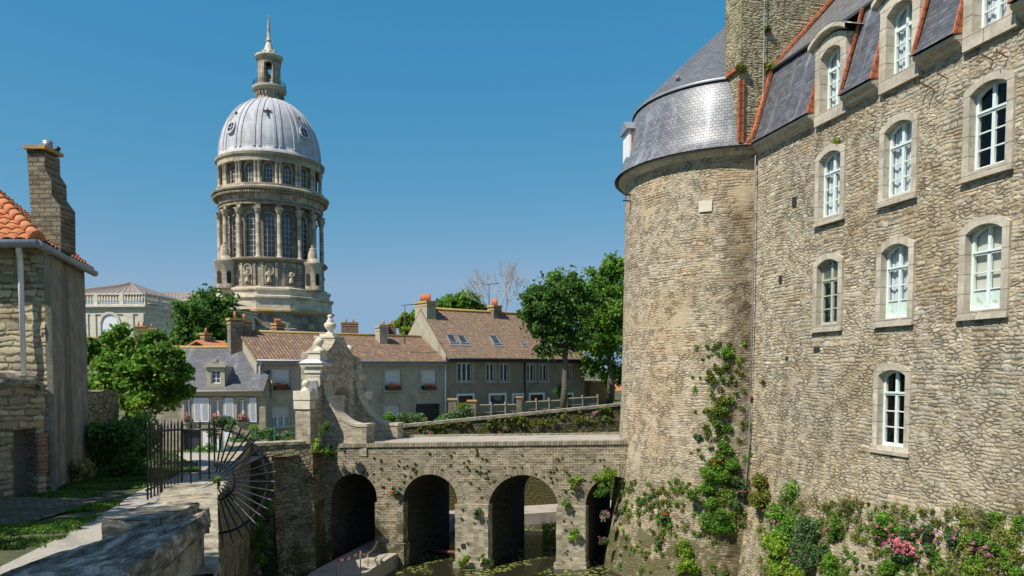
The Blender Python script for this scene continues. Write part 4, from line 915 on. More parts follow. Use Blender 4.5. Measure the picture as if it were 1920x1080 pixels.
# side wall from the fence to there
P0=Vector((-2.36,5.75,0)); P1=Vector((-5.45,13.4,0)); P2=Vector((-9.75,27.3,0))
def sidewall(P,Q,z0f,th,name,mat,lab,bt=.02,topm='walltop',cat='retaining wall'):
    u=(Q-P); l=u.length; u.normalize(); n=Vector((u.y,-u.x,0))
    t=thing(name,P+Vector((0,0,-8.6)),lab,cat)
    m=MB(); m.grid(lambda a,z:P+u*a+n*((0-z)*bt*0+.12*noise.noise(Vector((a*.5,z*.5,1)))*.3)+Vector((0,0,z if z<0 else z0f(a))),steps(0,l,.2),steps(-8.6,-3.3,.2)+[-2.8,-2.4,0],lambda a,z:(a,z if z<0 else z0f(a)))
    m.grid(lambda a,z:P+u*a-n*th+Vector((0,0,z0f(a)-z)),steps(0,l,.2),[-0.0,.3,.8],lambda a,z:(a,-z)); m.build('wall_face',M[mat],t)
    m=MB(); m.grid(lambda a,b:P+u*a-n*b+Vector((0,0,z0f(a)+.03+.035*noise.noise(Vector((a*2.3,b*3,5))))),steps(-.02,l,.09),steps(-.04,th+.04,.08),lambda a,b:(a,b))
    for b in (-.04,th+.04): m.grid(lambda a,z:P+u*a-n*(b+.02*noise.noise(Vector((a*3,z*8,b))))+Vector((0,0,z0f(a)+.03-z)),steps(-.02,l,.09),[0,.06,.14],lambda a,z:(a,-z))
    m.build('coping',M[topm],t); return t
sidewall(P0,P1,lambda a:-1.62-.42*a/7.9,.75,'parapet_wall','plaster','low stone parapet wall with bright sunlit top, below the iron fence')
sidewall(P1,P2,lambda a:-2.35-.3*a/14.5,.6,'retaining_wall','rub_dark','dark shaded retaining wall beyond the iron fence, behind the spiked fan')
# near parapet
t=thing('parapet_wall',(-2.5,5,-8.6),'thick near parapet with dark lichen-stained stone coping in the foreground','parapet')
m=MB()
def NE(Y): return -2.26-.172*(Y-4.53)
def WI(Y): return NE(Y)-(-2.87+.07*(Y-4.13))
yy=steps(-3,2.4,.2)+steps(2.42,6.1,.022)
def wob(Y,q): return .03*noise.noise(Vector((Y*2.2,q,0)))+.02*noise.noise(Vector((Y*7,q,3)))
def ctop(Y,x): return -1.14+.03*noise.noise(Vector((Y*1.6,x*2.2,0)))+.012*noise.noise(Vector((Y*8,x*8,0)))
m.grid(lambda Y,t:(NE(Y)+wob(Y,1)*(1-t)-t*WI(Y)+wob(Y,9)*t,Y,ctop(Y,t)),yy,lin(0,1,24),lambda Y,t:(Y,t*.58),True,None,True)
m.grid(lambda Y,t:(NE(Y)+wob(Y,1)+.018*math.sin(t*3.1)*1-.0*t+.025*noise.noise(Vector((Y*3,t*9,7))),Y,ctop(Y,0)-t*.17),yy,lin(0,1,9),lambda Y,t:(Y,-t*.17),True,None,True)
m.grid(lambda Y,t:(NE(Y)-WI(Y)+wob(Y,9),Y,ctop(Y,1)-t*.17),yy,lin(0,1,4),lambda Y,t:(Y,-t*.17))
m.face([(NE(6.1),6.1,-1.14),(NE(6.1)-WI(6.1),6.1,-1.14),(NE(6.1)-WI(6.1),6.1,-1.35),(NE(6.1),6.1,-1.35)])
m.build('coping',M['coping'],t)
m=MB(); m.rough((-3.05,5.42,-1.30),(-2.62,6.12,-1.10),None,.022,.012,5); m.build('coping_block',M['coping'],t)
m=MB(); m.grid(lambda Y,z:(NE(Y)-.05+.03*noise.noise(Vector((Y*2,z*2,0))),Y,z),yy,steps(-8.6,-1.28,.12),lambda Y,z:(Y,z),True)
m.grid(lambda Y,z:(NE(Y)-WI(Y)+.05,Y,z),yy,[-2.3,-1.3],lambda Y,z:(Y,z)); m.grid(lambda X,z:(X,6.06,z),[-2.75,NE(6)-.05],steps(-8.6,-1.3,.3),lambda a,z:(a,z)); m.grid(lambda X,z:(X,5.46,z),[-3.02,-2.6],[-2.3,-1.25],lambda a,z:(a,z)); m.grid(lambda Y,z:(-3.02,Y,z),[5.46,6.1],[-2.3,-1.25],lambda a,z:(a,z))
m.build('wall_face',M['plaster'],t)
# far wall across the moat
zf=lambda X:(at(735,799,39.).z)+(at(1155,758,43.3).z-at(735,799,39.).z)*(X+6.36)/12.5
t=thing('moat_wall',(0,41,-8.6),'long mossy stone wall rising to the right behind the bridge','wall')
m=MB(); XX=steps(-6.3,16,.25)
m.grid(lambda X,z:(X,wallY(X)-(max(0,-z-2)*.05),z if z<-.1 else zf(X)),XX,steps(-8.6,-3.3,.25)+[0],lambda X,z:(X,z if z<-.1 else zf(X)),True)
m.grid(lambda X,z:(X,wallY(X)+.5,zf(X)-z),XX,[0,.6,1.6],lambda X,z:(X,-z)); m.build('wall_face',M['farwall'],t)
m=MB(); m.grid(lambda X,b:(X,wallY(X)-.08+b,zf(X)+.03+.02*noise.noise(Vector((X*2,b*3,0)))),XX,[0,.3,.66],lambda X,b:(X,b)); m.grid(lambda X,b:(X,wallY(X)-.08,zf(X)+.03-b),XX,[0,.16],lambda X,b:(X,b)); m.build('coping',M['walltop'],t)
m=MB(); m.rough((1.2,-.55,-4.6),(16,.05,-3.05),lambda x,y,z:Vector((x,wallY(x)+y,z+ (x-1)*.05)),.5,.06); m.build('ledge',M['farwall'],t)
# ================================================================ CATHEDRAL
ZC=180.0
cc_=at(514,697,ZC); CX,CY=cc_.x,ZC; gz0=zt(CX,CY)
def ch(y): return ray(514,y).z/ray(514,y).y*ZC
va=math.atan2(-CY,-CX)  # direction from centre towards the camera
def ca(d): return va+math.radians(d)   # + = to viewer's right
def cp(r,d,z): a=ca(d); return Vector((CX+r*math.cos(a),CY+r*math.sin(a),z))
cath=thing('cathedral',(CX,CY,gz0),'tall domed pale stone cathedral rotunda with colonnades, lantern and needle spire','cathedral')
px=ZC/F*.95
def CR(name,prof,mat,seg=96,sharp=True,a0=0,sub=None):
    m=MB(); m.rev(prof,(CX,CY),seg,a0,a0+2*math.pi,not sharp or seg>20,sharp); 
    if sharp:
        for k in range(len(m.sm)): m.sm[k]=seg>20
    return m.build(name,M[mat],sub or cath)
R=lambda w:w*px
# base: big octagon body
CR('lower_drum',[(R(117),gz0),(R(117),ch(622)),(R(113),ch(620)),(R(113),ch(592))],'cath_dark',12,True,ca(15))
CR('base_ledge',[(R(113),ch(596)),(R(119),ch(592)),(R(119),ch(589)),(R(114),ch(588))],'cath_orange',12,True,ca(15))
CR('base_plinth',[(R(114),ch(588)),(R(114),ch(570)),(R(118),ch(568)),(R(118),ch(565)),(R(110),ch(563)),(R(110),ch(556)),(R(113),ch(554)),(R(113),ch(551)),(R(104),ch(548))],'cath_ledge',12,True,ca(15))
CR('niche_drum',[(R(104),ch(552)),(R(104),ch(547)),(R(98),ch(546)),(R(98),ch(505)),(R(101),ch(503)),(R(105),ch(500)),(R(105),ch(497)),(R(98),ch(495.5))],'cath')
CR('arcade_wall',[(R(81),ch(497)),(R(81),ch(397)),(R(98),ch(397))],'cath')
CR('entablature',[(R(92),ch(402)),(R(96.5),ch(402)),(R(96.5),ch(389)),(R(98),ch(386)),(R(98),ch(383)),(R(104),ch(379.5)),(R(109),ch(377)),(R(109.5),ch(374)),(R(101),ch(370)),(R(101),ch(366)),(R(97),ch(365))],'cath')
CR('upper_wall',[(R(84),ch(370)),(R(84),ch(322)),(R(97),ch(322))],'cath')
CR('upper_cornice',[(R(88),ch(326)),(R(97.5),ch(326)),(R(98),ch(318)),(R(101),ch(315)),(R(102),ch(311)),(R(96),ch(308))],'cath')
def bandcols(): pass
# arches over the lower columns
CA=[8.+22.5*k for k in range(16)]
rc=R(95.5)
for d in CA:
    m=MB(); p=cp(rc,d,0); zb_,ztp=ch(497.5),ch(411)
    m.rev([(.78,zb_),(.78,zb_+.35),(.62,zb_+.45),(.55,zb_+.6),(.50,ztp-1.3),(.48,ztp-1.2)],(p.x,p.y),14); o=m.build('column',M['cath'],cath)
    m=MB(); m.rev([(.48,ztp-1.2),(.58,ztp-1.1),(.56,ztp-.8),(.74,ztp-.7),(.66,ztp-.4),(.9,ztp-.15),(.9,ztp)],(p.x,p.y),12)
    u=ca(d); f=frame((p.x,p.y,0),(-math.sin(u),math.cos(u)),(math.cos(u),math.sin(u))); m.box((-.85,-.85,ztp),(.85,.8,ztp+.3),f); m.build('capital',M['cath'],o)
# arch spandrels between columns (arcade front)
m=MB(); 
z1,z2=ch(411)+.3,ch(389); half=math.radians(11.25); hr=math.radians(8.9); rz=(z2-z1)*.78
for i in range(16):
    mid=ca(CA[i]+11.25); n=16
    def low(a): 
        x=(a-mid)/hr
        return z1+rz*math.sqrt(max(0,1-x*x)) if abs(x)<1 else z1
    A=lin(mid-half,mid+half,24)
    for p,q in zip(A,A[1:]):
        for r in (R(96),R(89)):
            P=lambda a,z,r=r:(CX+r*math.cos(a),CY+r*math.sin(a),z); m.face([P(p,low(p)),P(q,low(q)),P(q,z2),P(p,z2)],[(p*12,low(p)),(q*12,low(q)),(q*12,z2),(p*12,z2)])
        P=lambda a,r,z:(CX+r*math.cos(a),CY+r*math.sin(a),z); m.face([P(p,R(96),low(p)),P(q,R(96),low(q)),P(q,R(89),low(q)),P(p,R(89),low(p))])
        # archivolt lip
        if abs((p+q)/2-mid)<hr: 
            m.face([P(p,R(97),low(p)),P(q,R(97),low(q)),P(q,R(97),low(q)+.45),P(p,R(97),low(p)+.45)]); m.face([P(p,R(97),low(p)+.45),P(q,R(97),low(q)+.45),P(q,R(96),low(q)+.45),P(p,R(96),low(p)+.45)])
m.build('arcade_arches',M['cath'],cath)
# dentils under main cornice: parts too many to count
m=MB()
for k in range(150):
    u=ca(k*2.4); f=frame((CX+math.cos(u)*R(99),CY+math.sin(u)*R(99),0),(-math.sin(u),math.cos(u)),(math.cos(u),math.sin(u))); m.box((-.16,-.4,ch(383.5)),(.16,.95,ch(380)),f)
m.build('dentils',M['cath'],cath,kind='stuff')
CR('inscription_band',[(R(97.2),ch(396)),(R(97.6),ch(395.5)),(R(97.6),ch(394.6)),(R(97.2),ch(394))],'cath')
# tall windows behind the arcade
def rwin(d,r,z0,z1,w,name,trim,nb):
    u=ca(d); f=frame((CX+math.cos(u)*r,CY+math.sin(u)*r,0),(-math.sin(u),math.cos(u)),(math.cos(u),math.sin(u)))
    out=outline(0,w+trim,z0-.1,z1-w,w+trim,10); inn=outline(0,w,z0,z1-w,w,10)
    m=MB(); ring(m,f,inn,out,.42,-.2,True,-.2); o=m.build(name,M['cath'],cath)
    m=MB(); m.face([f(a,.06,c) for a,c in inn]); m.build('pane',M['glassd'],o)
    if nb:
        m=MB(); L=[(-.05-w*.36,.05-w*.36,z0,z1-.5),(w*.36-.05,w*.36+.05,z0,z1-.5)]+[(-w,w,z0+(z1-z0)*k/nb-.05,z0+(z1-z0)*k/nb+.05) for k in range(1,nb)]
        bars(m,f,L,.06,.16); m.build('glazing_bars',M['annex'],o)
for d in CA:
    dd=d+11.25
    if abs(((dd+180)%360)-180)<100:
        rwin(dd,R(81)-.05,ch(493),ch(416),1.22,'tall_window',.35,8); rwin(dd,R(84)-.05,ch(362),ch(329),.9,'upper_window',.45,4)
# upper paired colonnade
for d in CA:
    for e in (-2.,2.):
        p=cp(R(94),d+e,0); m=MB(); m.rev([(.5,ch(366)),(.5,ch(365)),(.38,ch(364)),(.35,ch(329)),(.5,ch(328)),(.5,ch(326))],(p.x,p.y),10); m.build('upper_column',M['cath'],cath)
# niches with statues in the base drum
def statue(p,h,name='statue',parent=None,seated=False,lab=None):
    m=MB(); x,y,z=p
    if not seated: pf=[(.17,0),(.2,.02),(.17,.2),(.14,.42),(.15,.55),(.19,.68),(.18,.78),(.09,.84),(.055,.86),(.085,.9),(.09,.95),(.05,1.0),(0,1.01)]
    else: pf=[(.36,0),(.34,.2),(.3,.4),(.26,.5),(.2,.62),(.21,.74),(.1,.82),(.07,.84),(.11,.9),(.1,.97),(0,1.0)]
    m.rev([(r*h,z+k*h) for r,k in pf],(x,y),12)
    for sg in (-1,1): m.tube([(x+sg*.17*h,y,z+.74*h),(x+sg*.25*h,y-.05*h,z+.58*h),(x+sg*.1*h,y-.18*h,z+.5*h)],[.055*h,.05*h,.035*h],6)
    return m.build(name,M['cath'],parent,label=lab)
for d in [CA[0]+11.25+22.5*k for k in range(-5,4)]:
    if abs(d)>80: continue
    u=ca(d); r=R(98); f=frame((CX+math.cos(u)*r,CY+math.sin(u)*r,0),(-math.sin(u),math.cos(u)),(math.cos(u),math.sin(u)))
    inn=outline(0,.75,ch(542),ch(515),.7,10); out=outline(0,1.05,ch(543),ch(515),.95,10)
    m=MB(); ring(m,f,inn,out,.25,-.1,True,-.1); o=m.build('niche',M['cath'],cath)
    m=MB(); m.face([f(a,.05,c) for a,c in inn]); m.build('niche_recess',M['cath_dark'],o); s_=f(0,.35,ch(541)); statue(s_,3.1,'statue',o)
    for e in (-1.55,1.55): m=MB(); m.box((e-.3,-.1,ch(546)),(e+.3,.18,ch(505)),f); m.build('pilaster',M['cath'],cath)
# corner turrets
for d in (-50,42,132,222):
    p=cp(R(108),d,0); m=MB(); r=R(17)
    m.rev([(r*1.06,ch(552)),(r*1.06,ch(548)),(r,ch(547)),(r,ch(508)),(r*1.1,ch(505)),(r*1.15,ch(502)),(r*.7,ch(499)),(r*.6,ch(494)),(r*.45,ch(493))],(p.x,p.y),20); o=m.build('corner_turret',M['cath'],cath)
    s_=(p.x,p.y,ch(493.5)); statue(s_,3.2,'seated_statue',o,True)
    for e in (-35,25):
        u=va+math.radians(e); f=frame((p.x+math.cos(u)*r,p.y+math.sin(u)*r,0),(-math.sin(u),math.cos(u)),(math.cos(u),math.sin(u)))
        m=MB(); m.face([f(a,.06,c) for a,c in outline(0,.5,ch(543),ch(525),.45,8)]); m.build('niche_recess',M['dark_in'],o)
# small lunettes on the lower body
for d in (-22,8,38):
    u=ca(d); r=R(113.5); f=frame((CX+math.cos(u)*r,CY+math.sin(u)*r,0),(-math.sin(u),math.cos(u)),(math.cos(u),math.sin(u)))
    inn=outline(0,.9,ch(622),ch(618),.8,8); out=outline(0,1.3,ch(623),ch(618),1.2,8); m=MB(); ring(m,f,inn,out,.2,-.4,True,-.4); o=m.build('lunette',M['cath'],cath); m=MB(); m.face([f(a,.0,c) for a,c in inn]); m.build('lunette_recess',M['cath_orange'],o)
# dome
zd0,zd1=ch(309),ch(190.5); rd=R(94.5); dp=[(R(97),ch(309)),(R(96),ch(304)),(rd,ch(303.5))]
for k in range(1,25):
    t_=k/24*math.radians(80); dp.append((rd*math.cos(t_)**.93, ch(303.5)+(zd1-ch(303.5))*math.sin(t_)/math.sin(math.radians(80))))
dome=CR('dome',dp,'dome',128,False)
def dpt(t_,d,e=0,de=0):
    r=rd*math.cos(t_)**.93+e; z=ch(303.5)+(zd1-ch(303.5))*math.sin(t_)/math.sin(math.radians(80))+e*.3
    return cp(r,d,z)+ (Vector((-math.sin(ca(d)),math.cos(ca(d)),0))*de)
for d in CA:
    m=MB()
    for de in (-.62,.62):
        m.grid(lambda s,t_:dpt(t_,d,.14 if abs(s)<.5 else -.05,de+s*.30/.5*.9),[-.52,-.5+.02,.48,.52],lin(0.02,math.radians(78),18),lambda s,t_:(s,t_*14),False)
    m.build('dome_rib',M['dome'],dome)
def dfrm(t_,d):
    p=dpt(t_,d,.12); u=ca(d); T=Vector((-math.sin(u),math.cos(u),0)); N=Vector((math.cos(u)*math.cos(t_*.9),math.sin(u)*math.cos(t_*.9),math.sin(t_*.9))); B=N.cross(T)
    return lambda a,b,c:p+T*a+N*b+B*c
for d in (-14.5+.9,):
    pass
md=CA[-1]-360+11.25 # bay at -3
for d,q_ in ((md,1.),(md-45,.36),(md+45,.36)):
    f=dfrm(math.radians(36),d); m=MB(); m.box((-.12*q_,0,-1.3*q_),(.12*q_,.3,1.1*q_),f); m.box((-.95*q_,.02,.15*q_),(.95*q_,.25,.4*q_),f); m.build('dome_cross',M['iron'],dome)
for d in [md+22.5+45*k-0 for k in (-2,-1,0,1)]+[]:
    if abs(d)<25: continue
for d in (md-45,md+45):
    f=dfrm(math.radians(20),d); m=MB()
    for k in range(20):
        a,b=2*math.pi*k/20,2*math.pi*(k+1)/20
        for r0,r1,bb in ((.95,1.35,.3),): m.face([f(math.cos(a)*r0,bb,math.sin(a)*r0*1.2),f(math.cos(b)*r0,bb,math.sin(b)*r0*1.2),f(math.cos(b)*r1,bb,math.sin(b)*r1*1.2),f(math.cos(a)*r1,bb,math.sin(a)*r1*1.2)]); m.face([f(math.cos(a)*r1,bb,math.sin(a)*r1*1.2),f(math.cos(b)*r1,bb,math.sin(b)*r1*1.2),f(math.cos(b)*r1,-.4,math.sin(b)*r1*1.2),f(math.cos(a)*r1,-.4,math.sin(a)*r1*1.2)])
    m.box((-.08,.05,-1.1),(.08,.25,1.1),f); m.box((-.95,.05,-.08),(.95,.25,.08),f); o=m.build('round_window',M['dome'],dome)
    m=MB(); m.face([f(math.cos(2*math.pi*k/20)*1.0,.04,math.sin(2*math.pi*k/20)*1.2) for k in range(20)]); m.build('pane',M['glassd'],o)
# lantern
def LR(name,prof,mat,seg=40): 
    m=MB(); m.rev([(R(a),ch(b)) for a,b in prof],(CX,CY),seg); return m.build(name,M[mat],lan)
m=MB(); m.rev([(R(a),ch(b)) for a,b in ((29,199),(26,194),(24,190),(22.5,187),(22,184),(21.5,176))],(CX,CY),40); lan=m.build('lantern',M['cath'],cath)
LR('gallery',[(21.5,180),(24,178),(25,175),(31,173),(32,170),(32,167),(29,165.5),(10,165.5)],'tan')
for k in range(24):
    u=ca(k*15); f=frame((CX+math.cos(u)*R(23),CY+math.sin(u)*R(23),0),(-math.sin(u),math.cos(u)),(math.cos(u),math.sin(u)))
    m=MB(); m.box((-.12,-.2,ch(184)),(.12,.5,ch(174)),f); m.build('gallery_bracket',M['cath'],lan)
for k in range(4):
    d=45+90*k-4
    for e in (-13,0,13):
        u=ca(d+e); f=frame((CX+math.cos(u)*R(18.5),CY+math.sin(u)*R(18.5),0),(-math.sin(u),math.cos(u)),(math.cos(u),math.sin(u)))
        m=MB(); m.box((-.5 if e else -.6,-.5,ch(166)),(.5 if e else .6,.38,ch(120)),f); m.box((-.6,-.5,ch(166)),(.6,.5,ch(155)),f); m.build('lantern_pier',M['cath'],lan)
m=MB(); z1_,z2_=ch(134),ch(118)
for k in range(4):
    mid=ca(90*k-4); hr_=math.radians(30); A=lin(mid-math.pi/4,mid+math.pi/4,24)
    lw=lambda a:z1_+(z2_-z1_)*.72*math.sqrt(max(0,1-((a-mid)/hr_)**2)) if abs(a-mid)<hr_ else z1_
    for p,q in zip(A,A[1:]):
        for r in (R(21.5),R(15)): m.face([(CX+r*math.cos(p),CY+r*math.sin(p),lw(p)),(CX+r*math.cos(q),CY+r*math.sin(q),lw(q)),(CX+r*math.cos(q),CY+r*math.sin(q),z2_),(CX+r*math.cos(p),CY+r*math.sin(p),z2_)])
        m.face([(CX+R(21.5)*math.cos(p),CY+R(21.5)*math.sin(p),lw(p)),(CX+R(21.5)*math.cos(q),CY+R(21.5)*math.sin(q),lw(q)),(CX+R(15)*math.cos(q),CY+R(15)*math.sin(q),lw(q)),(CX+R(15)*math.cos(p),CY+R(15)*math.sin(p),lw(p))])
m.build('lantern_arches',M['cath'],lan)
LR('lantern_cornice',[(12,119),(22.5,119),(23,113),(25.5,111),(26,107.5),(19,106),(14,105.5)],'cath')
LR('spire_cone',[(15,106.5),(14.5,104),(10,97),(9.5,95.5),(7,88),(6.5,86),(3.6,79)],'annex')
LR('spire',[(3.6,79),(5.2,77.5),(5.2,76),(3.2,74.5),(2.6,50),(1.9,45),(2.2,44.5),(1.6,43),(.9,33),(1.3,31.5),(.5,30),(.3,26)],'cath')
for k in range(8):
    p=cp(R(12),k*45+8,ch(103)); m=MB(); m.tube([p,p+Vector((0,0,1.1))],[.3,.05],6); m.build('pinnacle',M['annex'],lan)
m=MB()
for k in range(36): p=cp(R(30),k*10,ch(166)); m.tube([p,p+Vector((0,0,1.15))],.05,4,False)
for z in (.6,1.12): m.tube([cp(R(30),k*10,ch(166)+z) for k in range(37)],.045,4,False)
m.build('railing',M['iron'],lan)
statue((CX-.4,CY-.3,ch(165.5)),3.9,'statue',lan)
# ================================================================ CATHEDRAL ANNEX
def bal(fr,m_,root,a0,a1,b,z0,z1,name='balustrade'):
    m=MB(); m.box((a0,b-.25,z1-.28),(a1,b+.2,z1),fr); m.box((a0,b-.25,z0),(a1,b+.2,z0+.22),fr)
    n=int((a1-a0)/.55)
    for k in range(n):
        a=a0+(k+.5)*(a1-a0)/n
        if k%9==0: m.box((a-.35,b-.3,z0),(a+.35,b+.25,z1+.05),fr)
        else:
            for (r,za,zb2) in ((.10,.2,.4),(.17,.4,.75),(.09,.75,1.)): m.box((a-r,b-r,z0+(z1-z0)*za*.9),(a+r,b+r,z0+(z1-z0)*zb2*.9),fr)
    m.build(name,M['annex'],root)
ax=thing('church_annex',at(250,700,150)-Vector((0,0,5)),'pale stone church annex with balustrade and brown metal hipped roofs beside the rotunda','church')
def awall(x0,x1,Y,depth,ytop,u=(1,-.08),nm='pavilion_wall'):
    p=at(x0,697,Y); u=Vector((u[0],u[1])).normalized(); f=frame((p.x,p.y,0),u); w_=(at(x1,697,Y).x-p.x)/u.x
    z=lambda y:ray(x0,y).z/ray(x0,y).y*Y
    m=MB(); m.box((0,-depth,-6),(w_,0,z(ytop)),f); o=m.build(nm,M['annex'],ax)
    return f,w_,z
f1,w1,z1=awall(90,281,141,16,575)
m=MB(); m.box((-.6,-16.5,z1(577)),(w1+.6,.8,z1(574)),f1); m.box((-.3,-16.3,z1(580)),(w1+.3,.45,z1(577)),f1); m.box((-.3,-16.3,z1(590)),(w1+.2,.2,z1(588)),f1); m.build('cornice',M['annex'],ax)
bal(f1,m,ax,-.2,w1,.1,z1(574),z1(551))
g1=lambda b,a,c:f1(w1-a,b,c)
bal(lambda a,b,c:f1(w1+.0+b,-a,c),m,ax,0,16,.0,z1(574),z1(551))
m=MB(); A0=2.;zr_=z1(550); zt2=z1(521)
for q in ([f1(A0,-.8,zr_),f1(w1-1,-.8,zr_),f1(w1*.62,-8,zt2)],[f1(w1-1,-.8,zr_),f1(w1-1,-15.5,zr_),f1(w1*.62,-8,zt2)],[f1(A0,-.8,zr_),f1(w1*.62,-8,zt2),f1(A0,-15.5,zr_)],[f1(A0,-15.5,zr_),f1(w1*.62,-8,zt2),f1(w1-1,-15.5,zr_)]): m.face(q)
m.build('pavilion_roof',M['annex_roof'],ax)
def seams(f,a0,a1,n,zA,bA,aT0,aT1,zT,bT):
    m=MB()
    for k in range(n+1):
        s=k/n; m.tube([f(a0+(a1-a0)*s,bA,zA+.05),f(aT0+(aT1-aT0)*s,bT,zT+.05)],.06,4,False)
    m.build('roof_seams',M['annex_roof'],ax)
seams(f1,A0,w1-1,14,zr_,-.8,w1*.62,w1*.62,zt2,-8)
for xw in (215,):
    a=(at(xw,697,141).x-at(90,697,141).x); inn=outline(a,1.7,z1(640),z1(606),1.6,10); out=outline(a,2.2,z1(640),z1(606),2.1,10)
    m=MB(); ring(m,f1,inn,out,.3,0); o=m.build('arched_window',M['annex'],ax); m=MB(); m.face([f1(p,.08,q) for p,q in inn]); m.build('pane',M['shutter'],o)
for xw in (168,183,247,256,276): 
    a=(at(xw,697,141).x-at(90,697,141).x); m=MB(); m.box((a-.5,0,-5),(a+.5,.22,z1(590)),f1); m.build('pilaster',M['annex'],ax)
f2,w2,z2=awall(281,430,152,14,580,(1,-.08),'nave_wall')
m=MB(); m.box((-.2,-14.5,z2(582)),(w2+.6,.8,z2(579)),f2); m.box((0,-14,z2(594)),(w2,.2,z2(592)),f2); m.build('cornice',M['annex'],ax)
bal(f2,m,ax,0,w2,.1,z2(579),z2(562))
m=MB(); zr2=z2(563); zt3=z2(540)
for q in ([f2(-9,-1,zr2),f2(w2-2,-1,zr2),f2(w2-9,-8,zt3),f2(-9,-8,zt3)],[f2(w2-2,-1,zr2),f2(w2-2,-15,zr2),f2(w2-9,-8,zt3)],[f2(-9,-8,zt3),f2(w2-9,-8,zt3),f2(w2-2,-15,zr2),f2(-9,-15,zr2)]): m.face(q)
m.build('nave_roof',M['annex_roof'],ax); seams(f2,-6,w2-2,22,zr2,-1,-6,w2-9,zt3,-8)
a=(at(310,697,152).x-at(281,697,152).x); inn=outline(a,1.5,z2(650),z2(624),1.4,10); out=outline(a,2.,z2(650),z2(624),1.9,10)
m=MB(); ring(m,f2,inn,out,.3,0); o=m.build('arched_window',M['annex'],ax); m=MB(); m.face([f2(p,.08,q) for p,q in inn]); m.build('pane',M['cath_dark'],o)
# ================================================================ HOUSES
HO=at(600,697,50.0); hu=Vector((.8,.6)); HF=frame((HO.x,HO.y,0),hu)
def ha(x,y): 
    p=hit(x,y,(HO.x,HO.y,0),(.6,-.8,0)); return (p-Vector((HO.x,HO.y,0))).dot(Vector((.8,.6,0))),p.z
def gableroof(m,fr,a0,a1,d,ze,zr,over=.35,og=.15,th=.12):
    half=d/2; s=(zr-ze)/half
    m.face([fr(a0-og,over,ze-s*over),fr(a1+og,over,ze-s*over),fr(a1+og,-half,zr),fr(a0-og,-half,zr)])
    m.face([fr(a1+og,-d-over,ze-s*over),fr(a0-og,-d-over,ze-s*over),fr(a0-og,-half,zr),fr(a1+og,-half,zr)])
    for a in (a0-og,a1+og): m.face([fr(a,over,ze-s*over),fr(a,-half,zr),fr(a,-half,zr-th*1.3),fr(a,over,ze-s*over-th)]); m.face([fr(a,-d-over,ze-s*over),fr(a,-half,zr),fr(a,-half,zr-th*1.3),fr(a,-d-over,ze-s*over-th)])
    m.face([fr(a0-og,over,ze-s*over),fr(a1+og,over,ze-s*over),fr(a1+og,over,ze-s*over-th),fr(a0-og,over,ze-s*over-th)])
def body(root,fr,a0,a1,d,zb,ze,zr,holes,wm,gm,sidea=True):
    """front wall with real openings, gables, back"""
    m=MB(); As=sorted(set([a0,a1]+[h[0] for h in holes]+[h[1] for h in holes])); Zs=sorted(set([zb,ze]+[h[2] for h in holes]+[h[3] for h in holes]))
    for p,q in zip(As,As[1:]):
        for r,s in zip(Zs,Zs[1:]):
            if any(h[0]<=(p+q)/2<=h[1] and h[2]<=(r+s)/2<=h[3] for h in holes): continue
            m.face([fr(p,0,r),fr(q,0,r),fr(q,0,s),fr(p,0,s)],[(p,r),(q,r),(q,s),(p,s)])
    for (p,q,r,s) in holes:
        for A,B in (((p,r),(q,r)),((q,r),(q,s)),((q,s),(p,s)),((p,s),(p,r))): m.face([fr(A[0],0,A[1]),fr(B[0],0,B[1]),fr(B[0],-.25,B[1]),fr(A[0],-.25,A[1])])
    m.build('front_wall',M[wm],root)
    m=MB()
    for a in (a0,a1): m.face([fr(a,0,zb),fr(a,-d,zb),fr(a,-d,ze),fr(a,-d/2,zr-.05),fr(a,0,ze)])
    m.face([fr(a0,-d,zb),fr(a1,-d,zb),fr(a1,-d,ze),fr(a0,-d,ze)]); m.build('gable_wall',M[gm],root)
    m=MB(); m.face([fr(a0+.05,-.6,zb),fr(a1-.05,-.6,zb),fr(a1-.05,-.6,ze),fr(a0+.05,-.6,ze)]); m.build('dark_rooms',M['dark_in'],root)
